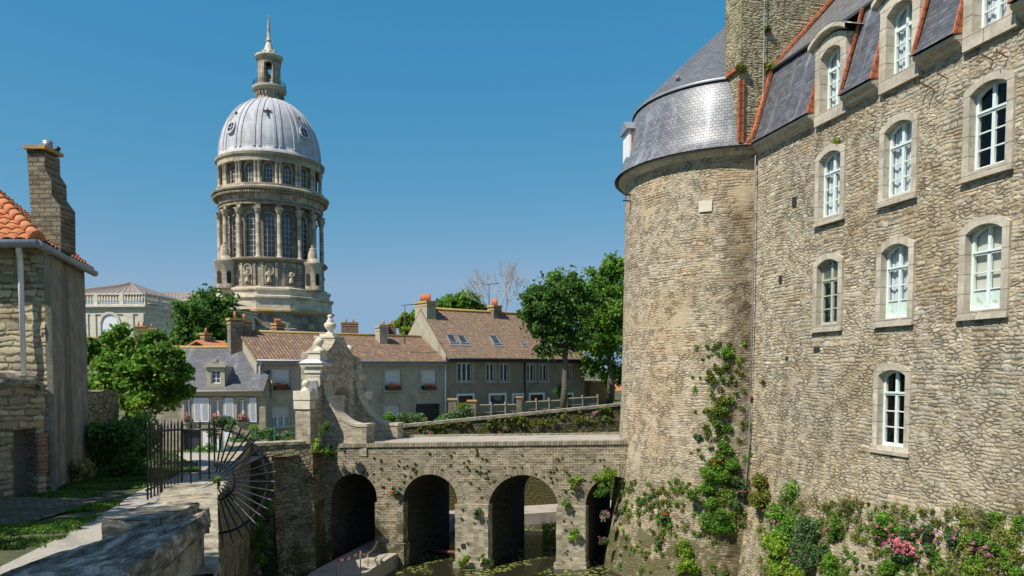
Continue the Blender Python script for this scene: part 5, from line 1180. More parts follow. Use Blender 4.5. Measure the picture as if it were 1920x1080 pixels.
def hwin(root,fr,p,q,r,s,style,sur=.16,leaf=2,lab=None):
    m=MB()
    if sur:
        for A in ((p-sur,p,r-.14,s+sur),(q,q+sur,r-.14,s+sur),(p,q,s,s+sur)): m.box((A[0],-.04,A[2]),(A[1],.05,A[3]),fr)
    m.box((p-sur-.05,-.1,r-.14),(q+sur+.05,.14,r),fr)
    w=m.build('window',M['surround'],root,label=lab)
    m=MB(); g=.06
    for A in ((p,p+g,r,s),(q-g,q,r,s),(p+g,q-g,r,r+g),(p+g,q-g,s-g,s)): m.box((A[0],-.2,A[2]),(A[1],-.12,A[3]),fr)
    for k in range(1,leaf): x=p+(q-p)*k/leaf; m.box((x-.05,-.195,r+g),(x+.05,-.115,s-g),fr)
    m.build('frame',M['white'],w)
    m=MB(); m.face([fr(p,-.17,r),fr(q,-.17,r),fr(q,-.17,s),fr(p,-.17,s)]); m.build('pane',M['glass'],w)
    if style in('shutter','half'):
        zz=r+.32 if style=='shutter' else r+(s-r)*.46
        m=MB(); n=14
        for k in range(n): za,zb2=zz+(s-zz)*k/n,zz+(s-zz)*(k+1)/n; m.face([fr(p+.03,-.10,za),fr(q-.03,-.10,za),fr(q-.03,-.085,zb2-.01),fr(p+.03,-.085,zb2-.01)])
        m.build('roller_shutter',M['shutter'],w)
    if style in ('net','half'):
        m=MB(); m.grid(lambda a,z:fr(a,-.28+.02*math.sin(a*30),z),lin(p,q,16),[r,s],lambda a,z:(a,z)); m.build('curtain',M['curtain'],w)
    if style=='side':
        for k in range(leaf):
            x0=p+(q-p)*k/leaf; x1=p+(q-p)*(k+.35)/leaf; m=MB(); m.grid(lambda a,z:fr(a,-.28+.02*math.sin(a*30),z),lin(x0,x1,8),[r,s],lambda a,z:(a,z)); m.build('curtain',M['curtain'],w)
    return w
def chimney(root,fr,a,b,z0,z1,wa,wb,mat,pots,cap='cap',lab=None,ph=.45):
    m=MB(); m.rough((a-wa,b-wb,z0),(a+wa,b+wb,z1),fr,.4,.01); c=m.build('chimney',M[mat],root,label=lab)
    m=MB(); m.box((a-wa-.07,b-wb-.07,z1-.05),(a+wa+.07,b+wb+.07,z1+.1),fr); m.box((a-wa-.03,b-wb-.03,z1-.3),(a+wa+.03,b+wb+.03,z1-.2),fr); m.build('chimney_cap',M[cap],c)
    for k in range(pots):
        t_=(k+.5)/pots*2-1; long_a=wa>=wb
        p=fr(a+(t_*wa*.85 if long_a else 0),b+(0 if long_a else t_*wb*.85),z1+.1); m=MB(); m.tube([p,p+Vector((0,0,ph))],[.10,.085],10); m.build('chimney_pot',M['pot'],c)
    return c
def flowerbox(fr,p,q,r,fm,lab,grp):
    t=thing('flower_box',fr((p+q)/2,.12,r),lab,'flower box',grp); m=MB(); m.box((p,.02,r+.0),(q,.24,r+.2),fr); m.build('planter',M['door_dark'],t)
    c=fr((p+q)/2,.17,r+.3); n=90; P=np.array([tuple(fr(R_.uniform(p+.05,q-.05),.15+R_.gauss(0,.09),r+.26+R_.gauss(0,.10))) for _ in range(n)])
    leaves(P,.07,'foliage',M['leaf'],t); P=np.array([tuple(fr(R_.uniform(p+.08,q-.08),.2+R_.gauss(0,.09),r+.30+R_.gauss(0,.10))) for _ in range(90)]); leaves(P,.055,'flowers',M[fm],t,asp=.9)
# --- middle house
aL,_=ha(481,700); aM,_=ha(835,700)
_,zs=ha(600,672)
ze,zrg=.82,2.75
mh=thing('house',HF((aL+aM)/2,-3.5,-5.2),'grey brown rendered two-storey house with low tiled roof and white roller shutters','house')
W=[]
for (x0,x1,y0,y1,st) in ((509,544,692,731,'shutter'),(721,752,694,731,'shutter'),(789,818,694,731,'shutter'),(509,544,762,800,'half'),(719,750,760,798,'half'),(648,680,694,731,'shutter')):
    a0,_=ha(x0,y0); a1,_=ha(x1,y0); am,zz1=ha((x0+x1)/2,y0); _,zz0=ha((x0+x1)/2,y1); W.append((a0,a1,zz0,zz1,st))
ga0,_=ha(779,760); ga1,_=ha(825,760); _,gzt=ha(800,757); garage=(ga0,ga1,-5.2,gzt)
body(mh,HF,aL,aM-.02,7,-6.,ze,zrg,[w[:4] for w in W]+[garage],'render','gablec')
m=MB(); gableroof(m,HF,aL,aM-.15,7,ze+.1,zrg,.35,.1); m.build('roof',M['tile_br'],mh)
m=MB(); m.tube([HF(aL-.1,-3.5,zrg+.02),HF(aM-.1,-3.5,zrg+.02)],.11,8); m.build('ridge_tiles',M['cap'],mh)
m=MB(); m.tube([HF(aL-.1,.42,ze-.10),HF(aM-.1,.42,ze-.10)],.07,8); m.box((aL,-.0,ze-.32),(aM-.1,.3,ze-.2),HF); m.build('gutter',M['lead'],mh)
for x in (486,):
    a,_=ha(x,700); m=MB(); m.tube([HF(a,.38,ze-.12),HF(a,.12,ze-.5),HF(a,.12,-5.3)],.055,8); m.build('downpipe',M['white'],mh)
a,_=ha(838,700); 
for w_ in W: hwin(mh,HF,*w_[:4],w_[4],leaf=3 if w_[4]=='half' else 1)
m=MB(); m.box((ga0-.14,-.05,-5.3),(ga0,.05,gzt+.14),HF); m.box((ga1,-.05,-5.3),(ga1+.14,.05,gzt+.14),HF); m.box((ga0,-.05,gzt),(ga1,.05,gzt+.14),HF); o=m.build('garage_door',M['surround'],mh); m=MB()
for k in range(8): z_=gzt-(k+1)*.28; m.face([HF(ga0,-.18,z_),HF(ga1,-.18,z_),HF(ga1,-.15,z_+.26),HF(ga0,-.15,z_+.26)])
m.build('door_leaf',M['door_dark'],o)
for k,(w_,lb) in enumerate(((W[0],'box of red geraniums under the left upper window of the rendered house'),(W[1],'red geranium box under the upper window just right of the gateway'),(W[2],'red geranium box under the upper window above the dark garage door'))):
    flowerbox(HF,w_[0]+.1,w_[1]-.1,w_[2]-.02,'red',lb,'red flower boxes')
a,_=ha(463,640); chimney(mh,HF,aL+.35,-3.5,zrg-1.2,3.4,.38,.45,'brickb',1)
chimney(mh,HF,aL-.35,-3.2,zrg-2.5,3.5,.42,.40,'chimstone',1)
a,_=ha(746,640); chimney(mh,HF,a,-2.6,zrg-.9,3.35,.32,.38,'render',0,'surround')
# --- big house
a0,_=ha(836,700); a1,_=ha(1096,700); BD=7.6; bze,bzr=1.3,5.05
bh=thing('house',HF((a0+a1)/2,-3.8,-4.),'larger dark rendered house with tall lichen-spotted tiled roof and two chimneys','house')
W=[]
for (x0,x1,y0,y1,st,lf) in ((858,885,681,715,'side',3),(912,927,682,715,'dark',2),(938,953,682,715,'dark',2),(988,1002,683,715,'dark',2),(1012,1026,683,715,'dark',2),(1053,1070,684,714,'dark',2)):
    b0_,_=ha(x0,y0); b1_,_=ha(x1,y0); _,zz1=ha((x0+x1)/2,y0); _,zz0=ha((x0+x1)/2,y1); W.append((b0_,b1_,zz0,zz1,st,lf))
D=[]
for (x0,x1,y0,y1,mt) in ((859,886,742,785,'door_red'),(919,946,741,776,'dark'),(963,979,741,776,'dark'),(994,1018,740,775,'door_red'),(1058,1072,740,772,'door_red')):
    b0_,_=ha(x0,y0); b1_,_=ha(x1,y0); _,zz1=ha((x0+x1)/2,y0); _,zz0=ha((x0+x1)/2,y1); D.append((b0_,b1_,zz0,zz1,mt))
body(bh,HF,a0,a1,BD,-5.5,bze,bzr,[w_[:4] for w_ in W]+[d[:4] for d in D],'render2','gablec')
m=MB(); gableroof(m,HF,a0+.12,a1,BD,bze+.1,bzr,.4,.12); m.build('roof',M['tile_bg'],bh)
m=MB(); m.tube([HF(a0,-BD/2,bzr+.03),HF(a1+.1,-BD/2,bzr+.03)],.12,8); m.build('ridge_tiles',M['cap'],bh)
m=MB(); m.tube([HF(a0,.48,bze-.3),HF(a1,.48,bze-.3)],.08,8); m.box((a0,-.0,bze-.55),(a1,.36,bze-.42),HF); m.build('gutter',M['iron'],bh)
for w_ in W: hwin(bh,HF,*w_[:5],leaf=w_[5])
for d in D:
    m=MB(); g=.17
    for A in ((d[0]-g,d[0],d[2],d[3]+g),(d[1],d[1]+g,d[2],d[3]+g),(d[0],d[1],d[3],d[3]+g)): m.box((A[0],-.1,A[2]),(A[1],.06,A[3]),HF)
    o=m.build('door',M['white'],bh); m=MB(); m.box((d[0],-.2,d[2]),(d[1],-.14,d[3]),HF); m.build('door_leaf',M['door_red' if d[4]=='door_red' else 'glassd'],o)
def rpos(x,y): # a point on the big front roof slope
    s=(bzr-bze-.1)/(BD/2); n=Vector((.6*s,-.8*s,1)); P=HF(0,0,bze+.1); return hit(x,y,P,n)
def skyl(x,y,ww,hh,lab=None):
    p=rpos(x,y); s=(bzr-bze-.1)/(BD/2); U=Vector((.8,.6,0)); up=Vector((-.6,.8,s)).normalized(); n=U.cross(up)
    f=lambda a,b,c:p+U*a+n*b+up*c
    m=MB()
    for A in ((-ww,-ww+.08,-hh,hh),(ww-.08,ww,-hh,hh),(-ww,ww,-hh,-hh+.08),(-ww,ww,hh-.08,hh)): m.box((A[0],0,A[2]),(A[1],.09,A[3]),f)
    m.box((-ww-.1,.0,-hh-.25),(ww+.1,.03,-hh),f)
    o=m.build('skylight',M['lead'],bh,label=lab); m=MB(); m.box((-ww+.08,.02,-hh+.08),(ww-.08,.06,hh-.08),f); m.build('pane',M['glassd'],o)
skyl(847,636,.36,.5); skyl(867,637,.36,.5); skyl(928,638,.38,.55); skyl(980,643,.16,.2,'tiny square skylight'); skyl(1048,640,.3,.4)
c=chimney(bh,HF,a0+.45,-BD/2,bzr-1.6,bzr+.45,.42,.95,'gablec',6,'cap',None,.62)
a,_=ha(930,640); chimney(bh,HF,a+2.5,-BD/2+.1,bzr-1.2,bzr+.5,.40,.45,'brickb',4,'cap',None,.6)
for xx in (838,1098): pass
m=MB(); aa,_=ha(842,700); m.tube([HF(aa-.4,.1,bze-.5),HF(aa-.4,.1,-4.6)],.06,8); m.build('downpipe',M['white'],bh)
m=MB(); aa,_=ha(983,700); m.tube([HF(aa,.1,bze-.5),HF(aa,.1,-3.6)],.06,8); m.build('downpipe',M['iron'],bh)
m=MB()
m.tube([HF(a1+.14,.45,bze-.1),HF(a1+.14,-BD/2,bzr+.05)],.07,6); m.build('barge_flashing',M['white'],bh)
# --- slate house
SO=at(478,697,46.2); SF=frame((SO.x,SO.y,0),(.995,.10)); 
def sa(x,y): p=hit(x,y,(SO.x,SO.y,0),(.10,-.995,0)); return (p-Vector((SO.x,SO.y,0))).dot(Vector((.995,.10,0))),p.z
s0,_=sa(255,700); s1=.6; _,sze=sa(430,729); szr=1.62
sh=thing('house',SF((s0+s1)/2,-4,-5.6),'pale stone house with dark slate roof, stone dormer and white shutters','house')
W=[]
for (x0,x1,y0,y1) in ((345,360,748,790),(395,419,748,790),(443,465,748,790)):
    b0_,_=sa(x0,y0); b1_,_=sa(x1,y0); _,zz1=sa((x0+x1)/2,y0); _,zz0=sa((x0+x1)/2,y1); W.append((b0_,b1_,zz0,zz1))
D=[]
for (x0,x1,y0,y1,k) in ((343,376,808,860,'dark'),(396,418,812,850,'win')):
    b0_,_=sa(x0,y0); b1_,_=sa(x1,y0); _,zz1=sa((x0+x1)/2,y0); _,zz0=sa((x0+x1)/2,y1); D.append((b0_,b1_,zz0,zz1,k))
M['hstone']=brickm('house_front_stone',(.36,.31,.23),(.28,.24,.17),(.36,.31,.23),.5,.22,.014,.5,.02,.5)
body(sh,SF,s0,s1,8,-6.2,sze,szr,[w_ for w_ in W]+[d[:4] for d in D],'hstone','gablec')
m=MB(); gableroof(m,SF,s0,s1-.1,8,sze+.1,szr,.3,.08); m.build('roof',M['slate_ho'],sh)
m=MB(); m.tube([SF(s0,-4,szr+.03),SF(s1,-4,szr+.03)],.10,8); m.build('ridge_tiles',M['cap'],sh)
m=MB(); m.tube([SF(s0,.36,sze-.15),SF(s1-.1,.36,sze-.15)],.07,8); m.box((s0,0,sze-.42),(s1-.1,.26,sze-.22),SF); m.build('gutter',M['tan'],sh)
for w_ in W:
    a_,b_,r_,t_=w_; o_=outline((a_+b_)/2,(b_-a_)/2+.16,r_-.1,t_-.1,.26,8); i_=outline((a_+b_)/2,(b_-a_)/2-.02,r_,t_-.18,.17,8)
    m=MB(); ring(m,SF,i_,o_,.06,-.1); m.build('window_arch',M['surround'],sh)
    hwin(sh,SF,a_,b_,r_,t_-.06,'net',0,2)
for (x0,x1) in ((364,378),(378.5,392),(422,438),(468,481)):
    b0_,z_=sa(x0,746); b1_,_=sa(x1,746); _,zb_2=sa((x0+x1)/2,791); m=MB(); m.box((b0_,.04,zb_2),(b1_,.09,z_),SF)
    for k in range(26): zz=zb_2+.08+k*(z_-zb_2-.16)/26; m.face([SF(b0_+.05,.095,zz),SF(b1_-.05,.095,zz),SF(b1_-.05,.115,zz+.04),SF(b0_+.05,.115,zz+.04)])
    m.build('shutter',M['shutter'],sh)
d=D[0]; m=MB(); m.box((d[0],-.25,d[2]),(d[1],-.2,d[3]),SF); m.build('garage_door',M['door_dark'],sh)
hwin(sh,SF,*D[1][:4],'side',.12,2)
for x in (388,428): b0_,z_=sa(x-7,810); b1_,_=sa(x+7,810); _,zq=sa(x,852); m=MB(); m.box((b0_,.03,zq),(b1_,.08,z_),SF); m.build('shutter',M['shutter'],sh)
for w_,lb in zip(W,('pink flower box at the slate roofed house window beside the tree','pink flower box at the middle window of the slate roofed house','pink flower box at the right window of the slate roofed house')):
    flowerbox(SF,w_[0]+.05,w_[1]-.05,w_[2]-.02,'rose',lb,'pink flower boxes')
# stone dormer on the slate slope
ss=(szr-sze-.1)/4; P=SF(0,0,sze+.1); nn=Vector((.10*ss,-.995*ss,1)); pd=hit(405,725,P,nn); pa=(pd-Vector((SO.x,SO.y,0))).dot(Vector((.995,.10,0))); pb=(pd-Vector((SO.x,SO.y,0))).dot(Vector((.10,-.995,0)))
zd_=pd.z-.08; dt=thing
DF=lambda a,b,c:SF(pa+a,pb+b,zd_+c)
m=MB(); inn=outline(0,.29,.28,1.12,.0,2); out=outline(0,.55,0,1.35,.12,10); 
inn=[(-.29,.28),(-.29,1.12)]+[(-.29+.58*k/10,1.12+.02*0) for k in range(1,10)]+[(.29,1.12),(.29,.28)]; out=outline(0,.55,0,1.35,.12,10); 
ring(m,DF,inn,out,.05,-.15,True,-.3)
for sg in (-1,1): m.box((sg*.55,0,0),(sg*.45,-2.,1.35),DF)
m.box((-.68,-.1,1.3),(.68,.2,1.42),DF); o_=outline(0,.62,1.42,1.44,.22,8); m.prism(o_,lambda a,c:DF(a,-.8,c),lambda a,c:DF(a,.15,c)); m.box((-.13,-.2,1.6),(.13,.18,1.78),DF)
dd=m.build('dormer',M['surround'],sh)
m=MB()
for A in ((-.29,-.23,.28,1.12),(.23,.29,.28,1.12),(-.23,.23,.28,.34),(-.23,.23,1.06,1.12),(-.02,.02,.34,1.06),(-.23,-.02,.56,.59),(-.23,-.02,.81,.84),(.02,.23,.56,.59),(.02,.23,.81,.84)): m.box((A[0],-.12,A[2]),(A[1],-.06,A[3]),DF)
m.build('sash',M['white'],dd); m=MB(); m.face([DF(-.28,-.09,.29),DF(.28,-.09,.29),DF(.28,-.09,1.11),DF(-.28,-.09,1.11)]); m.build('pane',M['glassd'],dd)
pd=hit(339,697,P,nn); m=MB(); m.box((pd.x-.42,pd.y-.35,pd.z),(pd.x+.42,pd.y+.4,pd.z+.55)); m.build('skylight',M['white'],sh); m=MB()
for sg in (-1,1): m.box((pd.x+sg*.2-.14,pd.y-.37,pd.z+.12),(pd.x+sg*.2+.14,pd.y-.36,pd.z+.45)); m.build('pane',M['glassd'],sh); m=MB()
# wall lantern and street plaque on the middle house
p=HF(ha(503,725)[0],.1,ha(503,725)[1]); t=thing('wall_lantern',p,'old brass wall lantern on an iron bracket beside the left upper window','lantern')
m=MB(); q=p+Vector((.6*.45,-.8*.45,.1)); m.tube([p+Vector((0,0,-.7)),p+Vector((.2,-.25,-.75)),q+Vector((0,0,-.3))],.025,6); m.tube([p+Vector((0,0,-.3)),q+Vector((0,0,-.3))],.025,6); m.build('bracket',M['iron'],t)
m=MB(); m.rev([(.12,q.z-.28),(.20,q.z+.12),(.24,q.z+.14),(.1,q.z+.32),(.04,q.z+.36),(.03,q.z+.44)],(q.x,q.y),6,sm=False); m.build('lamp_head',plain('aged_brass',(.32,.21,.10),.5,.2,5,.1,.5,.4),t)
a_,z_=ha(496,744); m=MB(); m.box((a_-.28,.02,z_-.2),(a_+.28,.05,z_+.2),HF); t=m.build('street_sign',M['white'],label='small white street name plate on the rendered house corner',cat='street sign')
m=MB()
for zz,n in ((.06,5),(-.08,7)):
    for k in range(n): x=a_-.2+k*.4/n; m.box((x,.05,z_+zz-.035),(x+.035,.056,z_+zz+.035),HF)
m.build('lettering',M['door_dark'],t)
# --- distant roofs and chimneys behind
def farroof(name,x0,x1,yr,ye,Y,lab,mat='tile_bg',dep=7):
    p=at(x0,697,Y); q=at(x1,697,Y+2); f=frame((p.x,p.y,0),(q.x-p.x,q.y-p.y)); w_=math.hypot(q.x-p.x,q.y-p.y); zr_=at(x0,yr,Y+dep/2).z; ze_=at(x0,ye,Y).z
    t=thing(name,f(w_/2,-dep/2,-5.),lab,'house'); m=MB(); m.box((0,-dep,-6),(w_,0,ze_),f); m.build('wall',M['gablec'],t); m=MB(); gableroof(m,f,0,w_,dep,ze_,zr_,.2,.1)
    m.build('roof',M[mat],t); return t,f,w_,zr_
t,f,w_,zr_=farroof('house',640,760,625,645,78,'far house with red brown roof and brick chimneys behind the low tiled roof')
chimney(t,f,1.2,-3.4,zr_-1,zr_+1.1,.9,.4,'brick',2,'cap'); chimney(t,f,w_-1.9,-3,zr_-1,zr_+.95,.45,.45,'brick',1,'cap'); chimney(t,f,w_-.9,-3.8,zr_-1,zr_+1.1,.45,.45,'brick',1,'cap')
t,f,w_,zr_=farroof('house',555,592,628,640,66,'small far roof with a brown brick chimney in front of the rotunda'); chimney(t,f,.95,-3.4,zr_-1,zr_+.9,.45,.35,'brick',3,'cap')
t,f,w_,zr_=farroof('house',405,450,638,655,62,'small far roof with one red pot chimney under the round tree','tile_or',5); chimney(t,f,.8,-2.4,zr_-1,zr_+.5,.35,.3,'brickb',1,'cap')
t,f,w_,zr_=farroof('house',150,290,632,650,72,'orange tiled far roof glimpsed over the garden tree with two chimneys','tile_or',6)
chimney(t,f,5.,-3,zr_-1,zr_+1.1,.5,.45,'brickb',2,'cap'); chimney(t,f,w_-.6,-3,zr_-2,zr_+.9,.5,.4,'brickb',1,'cap')
t,f,w_,zr_=farroof('house',1090,1200,712,735,95,'low far building behind the tall trees with pale wall','tile_or',6)
# shed at right by the big house
m=MB(); p=at(1130,790,70); f=frame((p.x,p.y,zt(p.x,p.y)),(.8,.6)); t=thing('shed',f(0,0,0),'small wooden shed with orange doors past the end of the big house','shed')
m.box((-1.6,-3,0),(1.6,0,2.),f); m.build('wall',M['orange_wood'],t); m=MB(); m.box((-1.8,-3.2,2.0),(1.8,.2,2.15),f); m.build('roof',M['render'],t)
# TV antennas
def antenna(x,y0,y1,Y,lab):
    p=at(x,y0,Y); q=at(x,y1,Y); t=thing('tv_antenna',p,lab,'antenna','tv antennas'); m=MB(); m.tube([p,q],.035,6); m.build('mast',M['rust'],t); m=MB(); d=Vector((.9,.35,.12)); m.tube([q-d*.3,q+d],.02,4)
    for k in range(6): c_=q+d*(k/6); m.tube([c_+Vector((-.15,.3,0)),c_+Vector((.15,-.3,0))],.014,4)
    m.build('aerial',M['iron'],t)
antenna(759,645,572,55,'tall rusty mast antenna beside the small grey chimney'); antenna(652,632,605,75,'thin antenna above the far brick chimneys'); antenna(917,585,533,64,'tall antenna in front of the bare tree')
# garden fence in front of the big house: post and rail panels
def bfence(x0,x1,y0t,y1t,y0b,y1b,n,lab,Yf=None):
    fo=1.9
    def fp(x,y): p=hit(x,y,(HF(0,fo,0)),(.6,-.8,0)); return p
    A=fp(x0,y0b);B=fp(x1,y1b);At=fp(x0,y0t);Bt=fp(x1,y1t); t=thing('garden_fence',(A+B)/2,lab,'fence'); 
    for k in range(n+1):
        s=k/n; p=A.lerp(B,s); q=At.lerp(Bt,s); m=MB(); m.box((p.x-.06,p.y-.06,p.z-.3),(p.x+.06,p.y+.06,q.z+.12)); m.build('post',M['tan'],t)
    m=MB(); 
    for s in (.15,.85):
        a=A.lerp(At,s); b=B.lerp(Bt,s); m.tube([a,b],.06,4)
    K=n*9
    for k in range(K): s=(k+.5)/K; a=A.lerp(B,s).lerp(At.lerp(Bt,s),.12); b=A.lerp(B,s).lerp(At.lerp(Bt,s),.9); m.tube([a,b],.055,4)
    m.build('picket_panel',M['tan'],t)
bfence(893,972,757,756,777,773,3,'tan wooden picket fence between the two brick garden pillars'); bfence(980,1052,751,748,772,767,3,'tan wooden picket fence right of the second garden pillar'); bfence(1062,1120,745,742,762,760,2,'dark picket fence past the tall tree trunk')
for (x,yt,yb,w_,lab) in ((849,750,783,.62,'squat brick pillar by the corner of the big house'),(885,753,782,.62,'left brick garden pillar with pale cap before the picket fence'),(973,746,776,.42,'right brick garden pillar with pale cap between picket fences')):
    p=hit(x,yb,HF(0,1.9,0),(.6,-.8,0)); q=hit(x,yt,HF(0,1.9,0),(.6,-.8,0)); t=thing('garden_pillar',p,lab,'pillar'); m=MB(); m.rough((p.x-w_/2,p.y-w_/2,p.z-1.2),(p.x+w_/2,p.y+w_/2,q.z),None,.3,.015); m.build('shaft',M['chimstone'],t); m=MB(); m.box((p.x-w_/2-.06,p.y-w_/2-.06,q.z),(p.x+w_/2+.06,p.y+w_/2+.06,q.z+.12)); m.build('cap',M['cap'],t)
# ================================================================ LEFT HOUSE
LZ=14.0
lh0=at(88,697,LZ); LO=Vector((lh0.x,LZ,0)); lze=at(60,452,LZ-.35).z
lp=at(161,600,17.2); side=Vector((lp.x-LO.x,lp.y-LO.y,0)); sl=side.length; side.normalize()
lh=thing('house',(LO.x-2,LO.y+2,-2.4),'near left house with rubble front, stained stucco side and orange tiled hip roof','house')
f=frame(LO,(1,0),(0,-1))
m=MB(); m.grid(lambda a,z:f(a,.03*noise.noise(Vector((a*2,z*2,0))),z),steps(-7,0,.12),steps(-2.6,lze,.12),lambda a,z:(a,z)); m.build('front_wall',M['house_stone'],lh)
g=frame(LO,side,(side.y,-side.x)) 
m=MB(); m.grid(lambda a,z:g(a,.02*noise.noise(Vector((a*1.3,z*1.3,2))),z),steps(-.0,sl,.15),steps(-2.8,lze,.2),lambda a,z:(a,z)); m.face([g(0,-.0,-2.6),g(0,.10,-2.6),g(0,.10,lze),g(0,0,lze)])
m.build('side_wall',M['stucco'],lh)
m=MB(); bk=g(sl,0,0); m.face([(bk.x,bk.y,-2.8),(bk.x-6,bk.y+.5,-2.8),(bk.x-6,bk.y+.5,lze),(bk.x,bk.y,lze)]); m.build('rear_wall',M['stucco'],lh)
# hip roof: front slope rises away from the camera, hip runs back from the corner
E0=LO+Vector((.14,-.38,lze+.0)); hipdir=Vector((-.86,1.55,1.62))
E1=g(sl+.12,.12,lze-.02); H1=E0+Vector((-2.35,1.95,1.52))*1.55
EL=Vector((LO.x-7.5,LO.y-.38,lze)); HL=Vector((LO.x-7.5,H1.y,H1.z))
m=MB(); m.face([EL,E0,H1,HL]); m.face([E0,E1,H1]); m.face([E1,E1+Vector((-7,0,0)),HL,H1]); m.build('roof_underlay',M['woodr'],lh)
# individual tiles on the front slope
U=Vector((1,0,0)); SV=(H1-E0); run=Vector((0,SV.y,SV.z)); rl=run.length; run.normalize(); N=U.cross(run); m=MB()
tw,th=.235,.20; nr=int(rl/th)
for r in range(nr):
    hipx=E0.x+SV.x*(r*th/rl)-.02; x=LO.x-5.2-(r%2)*0
    while x<hipx-tw*.3:
        w2=min(tw,hipx-x); b=Vector((x,E0.y,E0.z))+run*(r*th)+N*(.035+R_.uniform(-.006,.006)); j=R_.uniform(-.004,.004)
        pr=[(0,.0),(.25,.035),(.5,.045),(.75,.03),(1.,.0),(1.08,.02)]
        for (p,hp),(q,hq) in zip(pr,pr[1:]):
            P0_=b+U*(p*w2)+N*hp; P1_=b+U*(q*w2)+N*hq; top=run*(th*1.15)-N*.03
            m.face([P0_,P1_,P1_+top,P0_+top],[(x+p*w2,r*th),(x+q*w2,r*th),(x+q*w2,r*th+th),(x+p*w2,r*th+th)]); m.face([P0_,P1_,P1_-N*.025,P0_-N*.025])
        x+=tw
m.build('front_tiles',M['tile_or'],lh)
m=MB(); Us=(E1-E0); ul=Us.length; Us.normalize(); up=(H1-E0)-Us*((H1-E0).dot(Us)); upl=up.length; up.normalize(); Ns=Us.cross(up)
for r in range(int(upl/th)):
    s0_=(H1-E0).dot(Us)*(r*th/upl); s1_=ul+((H1-E0).dot(Us)-ul)*(r*th/upl); x=s0_
    while x<s1_: 
        b=E0+Us*x+up*(r*th)+Ns*.04; 
        for (p,hp),(q,hq) in zip(pr,pr[1:]): m.face([b+Us*(p*tw)+Ns*hp,b+Us*(q*tw)+Ns*hq,b+Us*(q*tw)+Ns*(hq-.03)+up*th*1.15,b+Us*(p*tw)+Ns*(hp-.03)+up*th*1.15])
        x+=tw
m.build('side_tiles',M['tile_or'],lh)
m=MB(); hd=(H1-E0); n=16
for k in range(n): a_=E0+hd*(k/n)+Vector((0,0,.07)); b_=E0+hd*((k+1.12)/n)+Vector((0,0,.06)); m.tube([a_,b_],[.12,.095],8)
m.build('hip_tiles',M['tile_or'],lh)
m=MB(); m.tube([Vector((LO.x-7.5,LO.y-.46,lze-.06)),E0+Vector((.05,-.08,-.06))],.075,10); m.tube([E0+Vector((.05,-.08,-.06)),E1+Vector((.08,0,-.08))],.075,10); m.build('gutter',M['lead'],lh)
m=MB(); m.face([E0+Vector((0,0,-.05)),E1+Vector((0,0,-.05)),g(sl,0,lze-.05),g(0,0,lze-.05)]); m.face([E0+Vector((0,0,-.05)),EL+Vector((0,0,-.05)),EL+Vector((0,.38,-.05)),f(0,0,lze-.05)]); m.build('soffit',M['wood'],lh)
px_=lambda x,y:at(x,y,LZ-.18)
m=MB(); m.tube([at(35,458,LZ-.42),at(35,470,LZ-.42),at(37,478,LZ-.2),at(38,495,LZ-.15),at(45,702,LZ-.15)],.05,10); m.build('downpipe',M['white'],lh)
# stepped chimney stack
q_=lambda x,y:(lambda p:(p.x,p.z))(at(x,y,14.75))
poly=[q_(62,470),q_(50,281),q_(83,284),q_(84,318),q_(96,336),q_(97,366),q_(113,388),q_(114,470)]
m=MB(); m.prism(poly,lambda a,z:Vector((a,14.75,z)),lambda a,z:Vector((a,15.25,z))); ck=m.build('chimney',M['chimstone'],lh)
x0_,zc0=q_(49,280); x1_,_=q_(86,280); m=MB(); m.box((x0_-.03,14.68,zc0),(x1_+.02,15.3,zc0+.07)); m.build('chimney_cap',M['cap'],ck)
p=Vector((x0_+.3,14.95,zc0+.05)); m=MB(); m.tube([p,p+Vector((0,0,.17))],.09,12); m.build('flue',M['lead'],ck)
p=Vector((x1_-.05,15.15,zc0+.05)); m=MB(); m.tube([p,p+Vector((.06,0,.12))],.05,8); m.build('flue',M['iron'],ck)
# garden wall with door in front of house
gwt=thing('garden_wall',(-9,13.4,-2.5),'rough garden wall with rounded mossy top joined to the near left house','wall')
gA=at(-60,905,12.6); gB=at(88,905,13.85); GA=Vector((gA.x,gA.y,0)); GB=Vector((gB.x,gB.y,0)); gd=(GB-GA); gl_=gd.length; gd.normalize(); gf=frame(GA,gd)
zt_=at(40,705,13.4).z
pd0=gl_-.62; pd1=gl_-.17; 
m=MB(); tz=lambda a:zt_-.0+.03*math.sin(a*2)-(.16 if a>gl_-.15 else 0)
m.grid(lambda a,z:gf(a,.05*noise.noise(Vector((a*1.7,z*1.7,4))),z if z<zt_-.1 else tz(a)-.12),steps(-1.,gl_,.06),steps(-2.7,zt_-.16,.1)+[zt_],lambda a,z:(a,z),True,lambda a,z:pd0<a<pd1 and z<-1.05)
for a_ in (pd0,pd1): m.face([gf(a_,0,-2.7),gf(a_,0,-1.05),gf(a_,-.35,-1.05),gf(a_,-.35,-2.7)])
m.face([gf(pd0,0,-1.05),gf(pd1,0,-1.05),gf(pd1,-.35,-1.05),gf(pd0,-.35,-1.05)]); m.build('wall_face',M['house_stone'],gwt)
m=MB(); m.grid(lambda a,t_:gf(a,.06+.03*noise.noise(Vector((a*3,t_,0)))-.26+.30*math.cos(t_),tz(a)-.14+.2*math.sin(t_)),steps(-1.,gl_,.08),lin(-.3,3.2,10),lambda a,t_:(a,t_*.3)); m.build('rounded_top',M['coping'],gwt)
m=MB(); m.box((pd0,-.36,-2.7),(pd1,-.30,-1.0),gf); dr=m.build('door',M['wood'],gwt)
m=MB(); m.box((pd1-.0,-.2,-1.9),(pd1+.18,.04,-1.15),gf); m.build('brick_jamb',M['brick'],gwt)
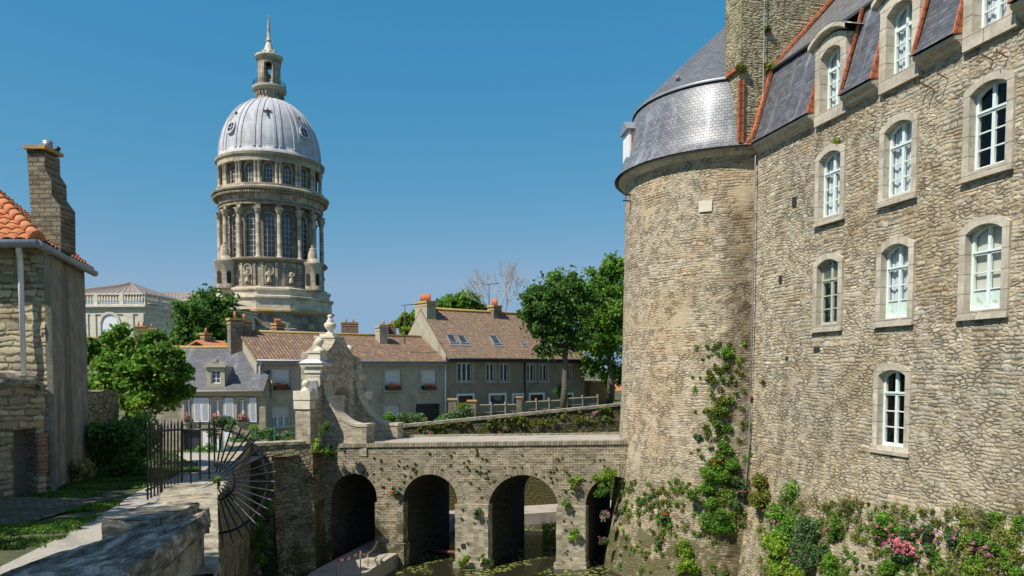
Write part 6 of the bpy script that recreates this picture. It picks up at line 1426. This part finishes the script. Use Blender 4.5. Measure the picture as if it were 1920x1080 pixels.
m=MB(); m.box((-.9,.02,-2.5),(.42,.06,-1.2),gf); m.build('door',M['shutter'],gwt)
# stone wall piece beyond the stucco
m=MB(); bx0=at(160,720,19.5); bx1=at(222,720,21.5); ff=frame((bx0.x,bx0.y,0),(bx1.x-bx0.x,bx1.y-bx0.y)); ll=(bx1-bx0).length; zt3_=at(190,733,20.5).z
m.rough((-.5,-.5,-3.2),(ll,0,zt3_),ff,.15,.04); m.build('garden_wall',M['rub_mid'],label='mossy stone garden wall piece between the stucco side and the leafy tree',cat='wall')
# ================================================================ IRON FENCE WITH SPIKED FAN
fen=thing('iron_fence',at(342,902,13.3),'black wrought iron fence ending in a radiating spiked fan over the moat edge','fence')
def bar(p,q,r,name='bar',tip=.16):
    m=MB(); d=(q-p).normalized(); m.tube([p,q-d*tip,q-d*tip*.98,q],[r,r,r*1.25,.003],6); return m.build(name,M['iron'],fen)
n=11
for k in range(n):
    t_=k/(n-1); x=277+(340-277)*t_; Y=12.+1.4*t_; bar(at(x,937-33*t_,Y),at(x,(790-4*t_) if k%2==0 else (784-2*t_),Y),.015 if k!=4 else .028,'bar' if k!=4 else 'post')
for (y0,y1) in ((809,805),(811.5,807.5)): 
    if y0==809: m=MB(); m.tube([at(274,y0,12.),at(342,y1,13.4)],.022,6); m.build('rail',M['iron'],fen)
m=MB(); m.tube([at(274,920,12.),at(342,888,13.4)],.018,6); m.build('rail',M['iron'],fen)
for x,yb,yt in ((342,905,783),(358,911,784),(375,899,784),(392,898,785)): bar(at(x,yb,13.4),at(x,yt,13.4),.016)
m=MB(); m.tube([at(340,806,13.4),at(404,805,13.4)],.024,6); m.build('rail',M['iron'],fen)
m=MB(); m.tube([at(336,888,13.4),at(396,887,13.4)],.018,6); m.build('rail',M['iron'],fen)
fc=(403,902); FY=13.4
def fp_(r,a,dy=0): return at(fc[0]+r*math.cos(a),fc[1]-r*math.sin(a),FY+dy)
for r,w_ in ((98,.024),(36,.022)):
    m=MB(); m.tube([fp_(r,math.radians(a)) for a in lin(92,-92,40)],w_,6); m.build('ring',M['iron'],fen)
for k in range(21):
    a=math.radians(91-9.15*k); bar(fp_(17 if k%2 else 26,a,.03),fp_(125+R_.uniform(-2,2),a,-.04),.015,'fan_spike',.2)
# ================================================================ TREES
def PB(x,y,r,Y,dY=0): p=at(x,y,Y+dY); return (p.x,p.y,p.z,r*(Y)/F)
b_=[PB(255,700,60,23),PB(205,680,40,23,.4),PB(300,690,42,23,-.4),PB(230,640,30,23),PB(285,648,26,23,.4),PB(335,705,24,23),PB(190,720,32,23,.5),PB(260,745,38,23,-.6),PB(310,740,30,23),PB(345,735,16,23),PB(175,650,16,23)]
tree('leafy_tree',(at(262,880,23.5).x,23.5,zt(-11,23.5)),at(258,740,23.4),b_,30000,.095,'leaf','bright green leafy young tree between the stucco wall and slate roofed house',tr=.10,sub=9,sr=.36)
b_=[PB(392,600,52,85),PB(355,615,36,85),PB(425,612,36,85),PB(392,572,32,85),PB(345,640,30,85),PB(435,640,32,85),PB(385,640,48,85,-1)]
tree('round_tree',(at(392,697,86).x,86,-4.5),at(392,630,86),b_,22000,.26,'leafd','dense round dark green tree in front of the cathedral rotunda',tr=.35,sub=10,sr=.34)
b_=[PB(1030,560,44,56),PB(1062,535,34,56,.6),PB(1000,600,30,56),PB(1070,590,42,56),PB(1025,620,32,56),PB(1095,560,34,56,.8),PB(1050,645,28,56),PB(1085,635,26,56),PB(1000,560,24,56),PB(985,590,16,56),PB(1020,655,20,56),PB(1045,590,44,56,.5),PB(1010,575,34,56,-.4),PB(1075,560,36,56)]
tree('street_tree',(at(1055,697,56).x,56,zt(4,56)),at(1062,620,56),b_,30000,.15,'leafd','spreading tree whose bare grey trunk stands in front of the big house',tr=.24,sub=8,sr=.34)
b_=[PB(1135,545,46,62),PB(1125,600,44,62),PB(1160,510,34,62),PB(1165,590,50,62),PB(1130,650,40,62),PB(1150,505,24,62),PB(1180,640,50,62),PB(1110,690,24,62,2),PB(1150,700,34,62,2),PB(1118,560,32,62),PB(1145,580,46,62,-.5),PB(1105,640,34,62,1),PB(1140,615,44,62)]
tree('street_tree',(at(1143,697,62).x,62,zt(8,62)),at(1143,640,62),b_,34000,.16,'leaf','taller sunlit tree rising beside the round castle tower',tr=.26,sub=8,sr=.34)
b_=[PB(860,572,20,88),PB(835,576,20,88),PB(888,574,20,88),PB(850,590,24,88),PB(905,590,16,88),PB(820,590,18,88),PB(872,565,18,88),PB(845,582,26,88)]
tree('round_tree',(at(860,697,88).x,88,-3),at(860,600,88),b_,12000,.24,'leaf','low green tree crown peeking over the big house ridge between its chimneys',tr=.3)
b_=[PB(762,600,13,80),PB(748,606,9,80),PB(765,620,14,80),PB(778,590,8,80)]
tree('small_tree',(at(762,697,80).x,80,-3.5),at(762,615,80),b_,5000,.2,'leafy','small yellow green tree behind the small grey chimney',tr=.15)
bt=thing('bare_tree',(at(940,697,84).x,84,-3),'leafless pale grey tree behind the brick chimney of the big house','tree'); m=MB()
def grow(p,d,l,r,dep):
    q=p+d*l; m.tube([p,p+d*l*.5+Vector((R_.gauss(0,.04),0,R_.gauss(0,.04)))*l,q],[r,r*.85,r*.7],4,False)
    if dep==0: return
    for _ in range(3 if dep>1 else 4):
        e=(d+Vector((R_.gauss(0,.42),R_.gauss(0,.42),R_.gauss(.10,.22)))).normalized(); e.z=abs(e.z)+.12; grow(q,e,l*R_.uniform(.62,.85),r*.62,dep-1)
p0=at(938,600,84); grow(Vector((p0.x,84,-3)),(p0-Vector((p0.x,84,-3))).normalized(),p0.z+3,.16,0); 
for k in range(7): grow(p0,Vector((R_.gauss(0,.4),R_.gauss(0,.3),1)).normalized(),1.9,.06,4)
m.build('branches',M['bark_pale'],bt)
# shade tree just behind the viewpoint, its shadow falls on the parapet and path
b_=[(-6.4,.2,5.6,1.7),(-7.4,1.6,5.2,1.5),(-5.6,-1.2,5.4,1.5),(-8.6,3.2,5.,1.1),(-7.5,-1.,6.2,1.5)]
tree('shade_tree',(-13.4,8.6,-2),(-13.,8.4,2.2),[(-12.4,8.2,4.,1.9),(-13.6,9.2,3.6,1.7),(-11.9,6.6,3.9,1.5),(-14.6,8.,4.2,1.6),(-12.8,9.6,4.8,1.3)],6500,.14,'leaf','leafy tree left of the garden wall whose shade falls on the cobbled apron',tr=.16)
tree('shade_tree',(-7.2,.4,-1.9),(-6.9,.3,3.6),b_,5200,.14,'leaf','leafy tree beside the path whose shade falls across the near parapet',tr=.16)
# ================================================================ SHRUBS
def PC(x,y,Y): return tuple(at(x,y,Y))
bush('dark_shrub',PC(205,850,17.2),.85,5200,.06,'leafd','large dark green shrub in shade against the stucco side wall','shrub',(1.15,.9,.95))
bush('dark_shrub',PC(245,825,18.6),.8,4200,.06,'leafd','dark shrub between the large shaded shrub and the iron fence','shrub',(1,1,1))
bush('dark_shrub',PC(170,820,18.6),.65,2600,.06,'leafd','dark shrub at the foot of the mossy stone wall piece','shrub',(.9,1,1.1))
bush('bright_shrub',PC(255,790,21.5),.55,2600,.06,'leafy','sunlit yellow green shrub under the leafy young tree','shrub',(1.1,1,.7))
bush('low_shrub',PC(155,880,15.6),.42,1600,.045,'dry','low brownish shrub at the base of the stucco wall','shrub',(1.2,.7,.7))
GARD=[(447,828,33,.55,'leafb','blue green bush behind the iron fan at the garden edge',('rose',4,.06)),(478,822,32,.5,'leaf','leafy rose bush left of the pale coping stones',('rose',5,.06)),(522,824,31,.50,'leafb','grey green bush above the pale rubble wall beside the gate pillar',None),(498,836,30.5,.28,'leafy','low yellow green plant between the two garden bushes',None),(543,830,30.5,.25,'leaf','small flowering plant right beside the near gate pillar',('red',5,.05)),
 (420,800,38,.7,'leafb','tall feathery bush in front of the slate roofed house',None),(385,850,36,.6,'leaf','young leafy plant before the dark garage door of the slate house',('rose',3,.05)),(440,850,30,.45,'leafy','sunlit low plant at the bend of the wall behind the fan',None),(362,868,33,.4,'leaf','low green plant with orange blooms seen through the fence bars',('red',8,.07)),
 (756,788,40.4,.8,'leafb','blue green bush at the left end of the mossy wall',None),(788,792,42.,.45,'leafy','yellow spiky plant before the dark garage',None),(866,778,45.,.75,'leafb','low blue green bush under the corner of the big house',None),(866,760,46,.3,'leafy','yellow green plant beside the squat brick pillar',None),(832,787,43.2,.6,'leafb','low bush on the mossy wall below the squat pillar',None),(728,785,40,.4,'leaf','green plant just behind the far scroll buttress',None),(1052,735,58,.75,'leafd','dark climber around the base of the grey tree trunk',None)]
for x,y,Y,r,mt,lab,fl in GARD: bush('garden_bush',PC(x,y,Y),r,1500,.055 if Y<35 else .075,mt,lab,'bush',(1,.8,.75),'garden bushes',fl)
# green wire fence posts of the garden
gf_=thing('garden_fence',at(400,860,35),'low green metal garden fence in front of the slate roofed house','fence'); M['greenp']=plain('green_fence_paint',(.03,.13,.10),.5,.1,5,.05)
pp=[at(x,y,Y) for x,y,Y in ((345,872,36),(368,868,36),(392,862,35.5),(417,856,35),(445,848,33),(480,838,31.5),(515,832,30.5),(555,828,30.2))]
for p in pp: m=MB(); m.box((p.x-.03,p.y-.03,p.z-.2),(p.x+.03,p.y+.03,p.z+.75)); m.build('post',M['greenp'],gf_)
m=MB()
for z in (.1,.38,.66):
    for p,q in zip(pp,pp[1:]): m.tube([p+Vector((0,0,z)),q+Vector((0,0,z))],.010,4,False)
m.build('wire',M['greenp'],gf_)
# ================================================================ GRASS
def onpath(x,y):
    L=[(-7.2,-6,-2.85),(-5.6,4.,-2.85),(-5.5,7.7,-3.3),(-6.4,11.2,-4.9),(-7.15,13.9,-6.0),(-8.6,20,-7.8),(-10.3,24,-9.0),(-13.5,29,-9.6)]
    for (a,b,c),(d,e,g_) in zip(L,L[1:]):
        if b<=y<e: t_=(y-b)/(e-b); return a+(d-a)*t_-.0<x
    return False
P=[]
while len(P)<26000:
    y=R_.uniform(6,22); x=-5.4-(y-6)*.22-abs(R_.gauss(0,1.5))
    if y<13 and R_.random()<.3: x=-5.5-R_.random()*3
    if onpath(x-.05+.06*math.sin(y*9),y) or (-9.8<x<-7.25 and 10.6<y<13.2) : continue
    if noise.noise(Vector((x*.9,y*.9,0)))<-.05: continue
    P.append((x,y,zt(x,y)+.03))
leaves(np.array(P),.055,'grass',M['grass'],None,flat=-.2,asp=.22,kind='stuff',label='short green grass along the path edge and under the shrubs')
P=[]
for _ in range(9000):
    x=R_.uniform(-30,-7); y=R_.uniform(24,40); 
    if onpath(x,y): continue
    P.append((x,y,zt(x,y)+.05))
leaves(np.array(P),.12,'garden_ground_cover',M['grass'],None,flat=-.1,asp=.3,kind='stuff',label='leafy ground cover in the garden strip before the houses')
# ================================================================ WALL PLANTS
def surf(x,y):
    r=ray(x,y); best=None
    if x<1424:
        R0=4.5
        for _ in range(6):
            ax_,ay_=r.x,r.y; A_=ax_*ax_+ay_*ay_; B_=-2*(ax_*TC[0]+ay_*TC[1]); C_=TC[0]**2+TC[1]**2-R0*R0; D_=B_*B_-4*A_*C_
            if D_<0: return at(x,y,31),Vector((-1,0,0))
            t_=(-B_-math.sqrt(D_))/(2*A_); p=r*t_; R0=trad(max(-8.5,min(7.9,p.z)))
        return p,Vector((p.x-TC[0],p.y-TC[1],0)).normalized()
    p=hit(x,y,O,Vector((*cn,0)))
    for _ in range(3): p=hit(x,y,O+Vector((*cn,0))*batt(p.z),Vector((*cn,0)))
    return p,Vector((*cn,0))
def wplant(x,y,rp,mat,lab,fl=None,n=None,name='wall_plant',sz=.055,grp='plants growing on the castle wall'):
    p,nn=surf(x,y); d=p.y; r=rp*d/F; n=n or int(min(5200,420+rp*rp*2.6)); rp*=1.08
    c=p+nn*r*.25; k=max(4,int(rp/5)); P=[]
    for _ in range(k):
        o=Vector((R_.gauss(0,1),R_.gauss(0,1),R_.gauss(0,1)))*r*.5; o-=nn*o.dot(nn)*.6
        P.append(blobpts(c+o,r*R_.uniform(.3,.5),n//k,.2))
    P=np.concatenate(P)
    if not fl: return leaves(P,sz,name,M[mat],None,flat=.4,label=lab,cat='plant',group=grp)
    t=thing(name,c-Vector((0,0,r)),lab,'plant',grp); leaves(P,sz,'foliage',M[mat],t,flat=.4); fm,fn=fl; Q=[]
    for _ in range(fn):
        o=Vector((R_.gauss(0,1),R_.gauss(0,1),abs(R_.gauss(0,1))*.8))*r*.55; o-=nn*o.dot(nn)*.7; Q.append(blobpts(c+o+nn*r*.45,.05+.0*r,16,.1))
    leaves(np.concatenate(Q),.028,'flowers',M[fm],t,asp=.9)
WP=[(1358,668,15,'leaf','bright fern clump topmost on the stained tower strip',None),(1338,705,11,'moss','small yellowish tuft below the topmost tower fern',None),(1350,755,22,'moss','mossy cushion halfway down the stained tower strip',None),(1355,790,20,'leaf','fern patch under the mossy cushion on the tower',None),(1358,830,22,'leaf','fern patch midway to the ground on the tower strip',None),(1312,822,9,'leafb','small lone tuft left of the tower fern strip',None),(1345,872,26,'leaf','broad fern patch with a few blooms on the tower',('red',3)),
 (1322,918,32,'leaf','large fern clump where the tower begins to flare',None),(1393,925,30,'leafb','pink flowering valerian near the foot of the cable',('pink',9)),(1345,985,36,'leaf','lush fern mass low on the round tower',None),(1255,968,17,'leafb','small red flowering valerian low on the tower',('red',4)),(1290,1055,30,'leafy','bright leafy plant at the bottom of the tower',None),(1235,1015,10,'leafb','little grey green tuft low on the tower left side',None),(1410,745,7,'leafb','tiny red flowered tuft beside the cable',('red',2)),
 (1430,930,36,'moss','yellowish grass clump at the junction of tower and wall',None),(1480,985,48,'leaf','tall fern mass at the wall foot right of the cable',('pink',6)),(1520,1000,44,'leafb','grey green bushy plant beside the tall ferns',None),(1465,1040,44,'leafy','pale green low fern bank at the bottom edge',None),(1525,1055,36,'leafb','valerian with pink blooms at the bottom beside the fern bank',('pink',6)),(1578,1000,24,'leaf','narrow green plant with pink tips right of the bushy plant',('pink',3)),(1570,1060,30,'leaf','broad leaved plant at the bottom edge below the pink tips',None),
 (1668,1000,30,'leaf','green bush under the lowest castle window',('pink',4)),(1705,1035,34,'leafb','valerian bush covered in dense rose red blooms',('rose',46)),(1740,1010,26,'leafb','small blue green plant right of the rose red blooms',('rose',4)),(1795,1005,26,'leafb','valerian with pale pink heads right under the wall',('pink',6)),(1855,1040,32,'leaf','dark green shrub with pink flowers near the right edge',('pink',6)),(1820,1065,28,'leafy','pale leafed plant at the bottom near the right edge',None),(1690,1070,34,'leaf','broad dark leaves at the very bottom under the rose blooms',None),(1900,1068,22,'leaf','small plant in the bottom right corner',None),
 (1571,268,8,'leafy','tiny bright tuft on top of the upper left window surround',None)]
for x,y,r,mt,lab,fl in WP: wplant(x,y,r,mt,lab,fl,sz=.05)
# tufts on the cross wall
for x,y,r,lab in ((1440,128,14,'grassy tuft beside the cable on the cross wall'),(1388,128,10,'grassy tuft on the ledge left of the cross wall'),(1437,55,8,'upper tuft on the cross wall'),(1462,112,8,'small tuft near the red flashing')):
    p=hit(x,y,XF(0,.0,0),Vector((*cu,0))); leaves(blobpts(p+Vector((*cu,0))*.06,r*27/F,260,.1,(1,.6,.8)),.06,'wall_plant',M['moss'],None,flat=.2,label=lab,cat='plant',group='tufts on the cross wall')
# uncountable small weeds: one stuff object per wall
P=[];Q=[]
for _ in range(900):
    t_=R_.random()
    if t_<.35: x=R_.uniform(1150,1430); y=900+abs(R_.gauss(0,90))
    elif t_<.62: x=R_.gauss(1352,22); y=R_.uniform(640,1000)
    else: x=R_.uniform(1430,1915); y=R_.uniform(925,1080)+ (x-1430)*.09
    if y>1085: y=R_.uniform(1000,1085)
    if noise.noise(Vector((x*.012,y*.012,3)))<-.12 and t_<.35: continue
    p,nn=surf(x,y); r=R_.uniform(.05,.19); P.append(blobpts(p+nn*r*.3,r,int(24+r*420),.1,(1,1,.8))); 
leaves(np.concatenate(P[::2]),.036,'wall_weeds',M['moss'],None,flat=.3,kind='stuff',label='small mossy tufts scattered over the lower castle wall')
leaves(np.concatenate(P[1::2]),.036,'wall_weeds',M['leaf'],None,flat=.3,kind='stuff',label='small green weeds scattered over the lower castle wall')
P=[]
for _ in range(420):
    x=R_.uniform(1400,1915); y=R_.uniform(930,1085)+(x-1430)*.07
    if y>1085 or noise.noise(Vector((x*.01,y*.01,9)))<-.05: continue
    p,nn=surf(x,y); k=R_.randint(20,50); h=R_.uniform(.12,.4)
    P.append(np.array([tuple(p+nn*R_.uniform(0,.12)+Vector((R_.gauss(0,.06),R_.gauss(0,.06),R_.uniform(0,h)))) for _ in range(k)]))
leaves(np.concatenate(P),.055,'dry_grass',M['dry'],None,flat=-.3,asp=.2,kind='stuff',label='dry yellow grass growing out of the castle foot')
# bridge weeds
P=[]
def bpt(x,y): return hit(x,y,(BL.x,BL.y,0),(-bu3.y,bu3.x,0))
for _ in range(130):
    t_=R_.random()
    if t_<.5: x=R_.uniform(650,1150); y=R_.gauss(885,14)
    elif t_<.7: x=R_.choice([875,890,1065,1080])+R_.gauss(0,14); y=R_.uniform(950,1070)
    else: x=R_.uniform(640,1150); y=R_.uniform(835,935)
    a_,z_=ba(x,y); zo=zopen(a_)
    if zo is not None and z_<zo: continue
    p=bpt(x,y); r=R_.uniform(.03,.085); P.append(blobpts(p+Vector((0,-.02 if y<940 else -.17,0)),r,int(14+r*260),.1,(1,.5,.7)))
leaves(np.concatenate(P),.04,'bridge_weeds',M['moss'],None,flat=.3,kind='stuff',label='small green tufts rooted between the bridge stones')
def bplant(x,y,r,mt,lab,fl=None,off=.12,n=420):
    p=bpt(x,y)+Vector((0,-off,0)); bush('wall_plant',tuple(p),r,n,.05,mt,lab,'plant',(1,.6,.9),'plants growing on the bridge',fl)
bplant(738,925,.22,'leafb','red valerian between the first and second bridge arches',('red',8,.05)); bplant(893,958,.22,'leafb','small valerian on top of the middle pier base',('rose',2,.04),.3); bplant(1082,905,.3,'leafy','bright fern clump between the third and fourth arches'); bplant(1076,995,.28,'leafy','leafy yellow green plant on the right pier base',None,.3); bplant(1058,942,.18,'leaf','hanging green plant at the shoulder of the right pier',None,.3)
bplant(1138,890,.42,'leafy','light green climber beside the tower at the fourth arch',None,.3,1100); bplant(1128,918,.35,'leaf','dark leaved plant hanging in the fourth arch',None,.35,800)
bplant(1132,965,.24,'leafb','pink valerian hanging beside the tower low in the fourth arch',('pink',10,.05),.5); bplant(1128,1010,.2,'leafb','lower pink valerian by the tower foot',('pink',6,.05),.5)
bplant(735,1055,.30,'leafy','yellow green weed at the foot of the first pier',None,.35,500); bplant(912,1045,.22,'leaf','green weed at the right foot of the middle pier',None,.4); bplant(868,1050,.25,'leafy','sparse weed at the left foot of the middle pier',None,.4)
def aplant(x,y,Y,r,mt,lab,fl=None,n=500): bush('wall_plant',PC(x,y,Y),r,n,.05,mt,lab,'plant',(.8,.8,1.1),'plants on the retaining walls',fl)
aplant(588,880,29.2,.22,'leafb','red valerian on the dark buttress below the gateway',('red',9,.05)); aplant(595,840,29.3,.25,'leafy','yellow green fern at the top of the dark buttress')
aplant(612,845,29.8,.35,'leafd','dark ivy patch below the base of the near scroll'); aplant(610,800,29.6,.28,'leafd','dark ivy on the shaded side of the near gate pillar'); aplant(485,935,26.6,.5,'leafd','dark ivy high in the corner of the retaining walls',None,900); aplant(478,1010,26.,.6,'leafd','dark creeper with a few red blooms low in the wall corner',('red',6,.05),1100)
aplant(408,905,13.3,.10,'leafy','small yellowish tuft at the pivot of the iron fan',None,300)
# far wall growth
P=[]
for _ in range(330):
    X=R_.uniform(-5.5,7); Y=wallY(X); z=zf(X)-abs(R_.gauss(0,.45))-.12
    if R_.random()<.4 and X>1: z=-2.95+(X-1)*.05+R_.gauss(0,.08); Y-=.45
    if noise.noise(Vector((X*.8,z,0)))<-.1: continue
    r=R_.uniform(.06,.16); P.append(blobpts((X,Y-.1,z),r,int(10+r*110),.1))
leaves(np.concatenate(P),.06,'wall_moss',M['moss'],None,flat=.3,kind='stuff',label='moss and weeds hanging over the long moat wall')
for x,y,lab in ((1118,778,'pink valerian on the ledge of the long moat wall'),(950,808,'small reddish valerian low on the long moat wall'),(800,812,'small valerian at the left part of the moat wall')):
    Y=41.2+.35*(x-960)/F*42; bush('wall_plant',PC(x,y,Y-.5),.28,300,.06,'leafb',lab,'plant',(1,.6,.7),'valerian on the moat wall',('rose',7,.06))
# reeds and duckweed edge
P=np.array([tuple(at(R_.uniform(1018,1052),R_.uniform(958,985),35.5)+Vector((0,R_.uniform(-.6,.6),0))) for _ in range(500)]); P[:,2]=-8.1+rng.uniform(0,.75,500)
leaves(P,.16,'reeds',M['leafy'],None,flat=-.5,asp=.12,kind='stuff',label='green reeds at the water edge seen through the third arch')
# rim boards along footpath
# ================================================================ TAPE BARRIER
M['tape']=None; t=NT('red_white_tape'); br=t.n('TexBrick',{'Vector':t.uv(),'Color1':(.7,.04,.03,1),'Color2':(.85,.83,.8,1),'Mortar':(.85,.83,.8,1),'Scale':1,'Mortar Size':0.,'Brick Width':.16,'Row Height':5.})
u_=t.n('SeparateXYZ',{0:t.uv()}).outputs[0]; M['tape']=t.fin(t.mix(t.math('GREATER_THAN',t.math('FRACT',t.math('MULTIPLY',u_,3.2)),.5),C(.65,.04,.03),C(.85,.83,.8)),.5)
def zg_(x,y,z=-7.55): r=ray(x,y); return r*(z/r.z)
tb=thing('barrier_tape',zg_(674,1076),'red and white barrier tape strung on thin stakes beside the moat footpath','barrier')
st=[zg_(632,1090),zg_(676,1078),zg_(690,1062)]; tops=[]
for p,h in zip(st,(.75,.85,.5)): q=p+Vector((0,0,h)); m=MB(); m.tube([p,q+Vector((0,0,.05))],.022,6); m.build('stake',M['tan'],tb); tops.append(q-Vector((0,0,.02)))
tops.append(zg_(706,1045)+Vector((0,.3,.55))); m=MB(); l=0
for p,q in zip(tops,tops[1:]):
    prev=p; 
    for k in range(1,9): 
        s_=k/8; c_=p.lerp(q,s_)-Vector((0,0,.10*math.sin(math.pi*s_))); d=(c_-prev).length; m.face([prev,c_,c_+Vector((0,0,.085)),prev+Vector((0,0,.085))],[(l,0),(l+d,0),(l+d,.08),(l,.08)]); prev=c_; l+=d
m.build('tape',M['tape'],tb)
p=zg_(698,1056); m=MB(); m.rough((p.x-.3,p.y-.2,-7.55),(p.x+.35,p.y+.25,-7.38),None,.15,.01); m.build('stone_block',M['tan'],label='flat pale stone block lying by the first pier beside the footpath',cat='block')
